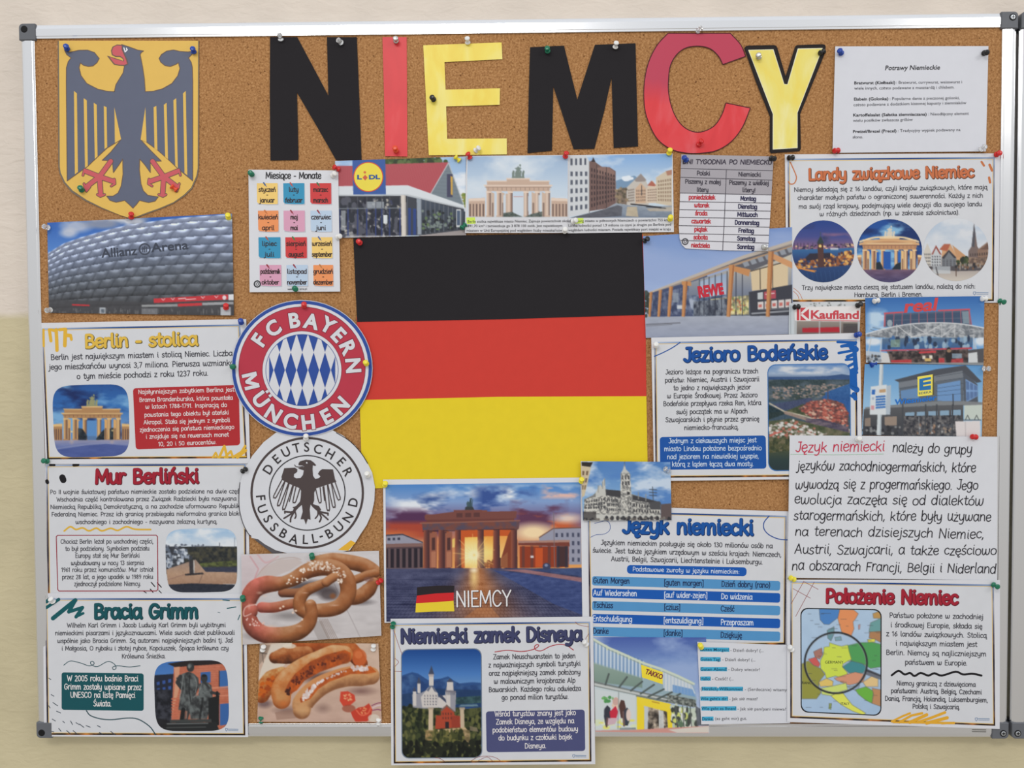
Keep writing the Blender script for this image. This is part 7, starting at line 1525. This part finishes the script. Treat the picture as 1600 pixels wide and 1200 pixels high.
def pin(col, hx, hy, bx_, by_, where):
    h = (surface_h(bx_, by_) + .2) / 1000
    b = P(bx_, by_, h + .001); t = None
    for L in np.linspace(.0095, .003, 14):                            # the grip is 10 mm long: find the lean that shows its head there
        t = P(hx, hy, h + .001 + L)
        if np.linalg.norm(t - b) <= .0098: break
    ax = Vector(t - b).normalized()
    if -ax.y < .45: ax.y = -.45; ax.normalize()
    root = empty('push_pin', P(bx_, by_, h), f'{dict(clear="clear plastic").get(col, col)} push pin {where}', 'push pin', 'push pins')
    root.rotation_euler = ax.to_track_quat('Z', 'Y').to_euler()
    for nm, me in (('grip', GM[col]), ('needle', NM)):
        o = bpy.data.objects.new(nm, me); COL.objects.link(o); o.parent = root
for a in [
    ('blue', 103, 72, 105, 77, 'at the top left corner of the yellow crest'), ('blue', 301, 76, 303, 82, 'at the top right corner of the yellow crest'),
    ('green', 125, 293, 128, 298, 'low on the left of the yellow crest'), ('orange', 268, 291, 277, 298, 'lying on the right red claw of the crest'), ('red', 205, 334, 205, 341, 'at the bottom tip of the yellow crest'),
    ('clear', 69, 354, 76, 356, 'at the top left corner of the stadium photo'), ('yellow', 356, 336, 357, 341, 'at the top right corner of the stadium photo'), ('clear', 73, 485, 80, 484, 'at the bottom left corner of the stadium photo'), ('red', 353, 477, 353, 482, 'at the bottom right corner of the stadium photo'),
    ('blue', 376, 501, 377, 505, 'at the top right corner of the poster with gold heading'), ('green', 68, 720, 75, 721, 'on the left edge between the two upper left posters'), ('black', 384, 733, 378, 737, 'on the left edge of the white eagle emblem'),
    ('green', 379, 933, 380, 938, 'on the left edge of the pretzel photo'), ('white', 79, 936, 84, 941, 'at the top left corner of the statues poster'),
    ('clear', 437, 55, 439, 63, 'at the top left of letter N'), ('clear', 529, 63, 534, 67, 'at the top right of letter N'), ('silver', 618, 60, 619, 65, 'at the top of the red letter I'), ('orange', 617, 231, 619, 236, 'at the bottom of the red letter I'),
    ('white', 730, 60, 731, 68, 'on the top bar of letter E'), ('black', 675, 152, 678, 156, 'on the upright of the yellow letter E'), ('white', 748, 231, 742, 236, 'on the bottom bar of letter E'), ('red', 731, 240, 735, 248, 'between the supermarket photo and the gate photo'), ('yellow', 711, 245, 719, 252, 'at the top right corner of the red roofed supermarket photo'),
    ('green', 855, 75, 856, 81, 'at the top left of letter M'), ('white', 963, 67, 961, 75, 'at the top right of letter M'), ('clear', 1095, 44, 1089, 50, 'on the frame above letter C'), ('red', 1096, 220, 1091, 227, 'at the bottom of the red letter C'), ('red', 885, 239, 883, 246, 'between the gate photo and the canal photo'), ('yellow', 1047, 234, 1045, 241, 'at the top right corner of the canal photo'),
    ('blue', 1069, 246, 1073, 251, 'at the top left corner of the weekday table'), ('black', 1210, 248, 1204, 247, 'at the top right corner of the weekday table'), ('silver', 1193, 386, 1197, 387, 'at the bottom right corner of the weekday table'), ('silver', 1185, 86, 1186, 90, 'at the top left of letter Y'), ('black', 1280, 84, 1288, 80, 'at the top right of letter Y'),
    ('blue', 1312, 79, 1315, 84, 'at the top left corner of the dishes page'), ('black', 1542, 82, 1537, 83, 'at the top right corner of the dishes page'), ('red', 1303, 236, 1311, 235, 'at the bottom left corner of the dishes page'), ('clear', 1539, 229, 1532, 234, 'at the bottom right corner of the dishes page'),
    ('black', 1232, 247, 1240, 246, 'at the top left corner of the orange headed poster'), ('red', 1562, 239, 1556, 242, 'at the top right corner of the orange headed poster'), ('white', 1364, 471, 1373, 469, 'at the top left corner of the hypermarket photo'), ('white', 1533, 467, 1541, 467, 'at the top right corner of the hypermarket photo'), ('green', 1569, 472, 1561, 470, 'on the frame right of the hypermarket photo'),
    ('green', 391, 270, 394, 273, 'at the top left corner of the months page'), ('white', 523, 271, 519, 275, 'at the top right corner of the months page'), ('red', 522, 261, 530, 265, 'at the top left corner of the red roofed supermarket photo'), ('white', 531, 369, 527, 371, 'on the right edge of the months page'), ('green', 462, 452, 460, 450, 'at the bottom of the months page'),
    ('green', 719, 359, 728, 350, 'between the red roofed supermarket photo and the gate caption'), ('white', 900, 344, 894, 347, 'at the left end of the canal photo caption'), ('white', 883, 358, 882, 362, 'below the right end of the gate photo caption'), ('yellow', 1048, 339, 1047, 343, 'at the bottom right corner of the canal photo'),
    ('red', 560, 377, 563, 380, 'at the top left corner of the flag'), ('black', 1012, 373, 1006, 377, 'at the top right corner of the flag'), ('red', 475, 475, 475, 479, 'at the top of the red ring emblem'), ('green', 363, 573, 365, 573, 'on the left rim of the red ring emblem'), ('yellow', 571, 566, 573, 569, 'on the right rim of the red ring emblem'), ('white', 478, 681, 478, 686, 'where the two round emblems meet'), ('white', 573, 740, 575, 744, 'on the right edge of the white eagle emblem'),
    ('green', 487, 867, 488, 872, 'at the top of the pretzel photo'), ('red', 595, 907, 590, 911, 'on the right edge of the pretzel photo'), ('white', 412, 1010, 410, 1017, 'at the top left corner of the sausage photo'), ('white', 584, 1008, 583, 1016, 'at the top right corner of the sausage photo'), ('green', 408, 1121, 408, 1128, 'at the bottom left corner of the sausage photo'), ('white', 592, 1123, 591, 1131, 'at the bottom right corner of the sausage photo'),
    ('yellow', 602, 755, 601, 759, 'at the top left corner of the sunset photo'), ('yellow', 909, 749, 908, 753, 'at the top right corner of the sunset photo'), ('clear', 1039, 732, 1046, 737, 'at the top right corner of the town hall photo'),
    ('green', 615, 973, 613, 981, 'at the top left corner of the castle poster'), ('white', 913, 1003, 917, 1008, 'on the right edge of the castle poster'), ('blue', 1343, 522, 1337, 524, 'at the top right corner of the lake poster'), ('white', 1025, 538, 1025, 541, 'at the top left corner of the lake poster'), ('white', 1343, 685, 1340, 687, 'on the top edge of the handwritten page'),
    ('black', 1241, 480, 1249, 479, 'at the top left corner of the small store photo'), ('black', 1345, 475, 1339, 478, 'at the top right corner of the small store photo'), ('blue', 1359, 571, 1368, 567, 'at the top left corner of the grocery photo'), ('clear', 1545, 576, 1536, 576, 'at the top right corner of the grocery photo'), ('red', 1517, 682, 1526, 683, 'at the top right corner of the handwritten page'),
    ('yellow', 1234, 902, 1242, 906, 'at the top left corner of the map poster'), ('green', 1559, 917, 1551, 913, 'at the top right corner of the map poster'), ('yellow', 1094, 1008, 1096, 1012, 'at the top left corner of the greetings page'), ('white', 1234, 1011, 1238, 1016, 'at the top right corner of the greetings page'),
]: pin(*a)
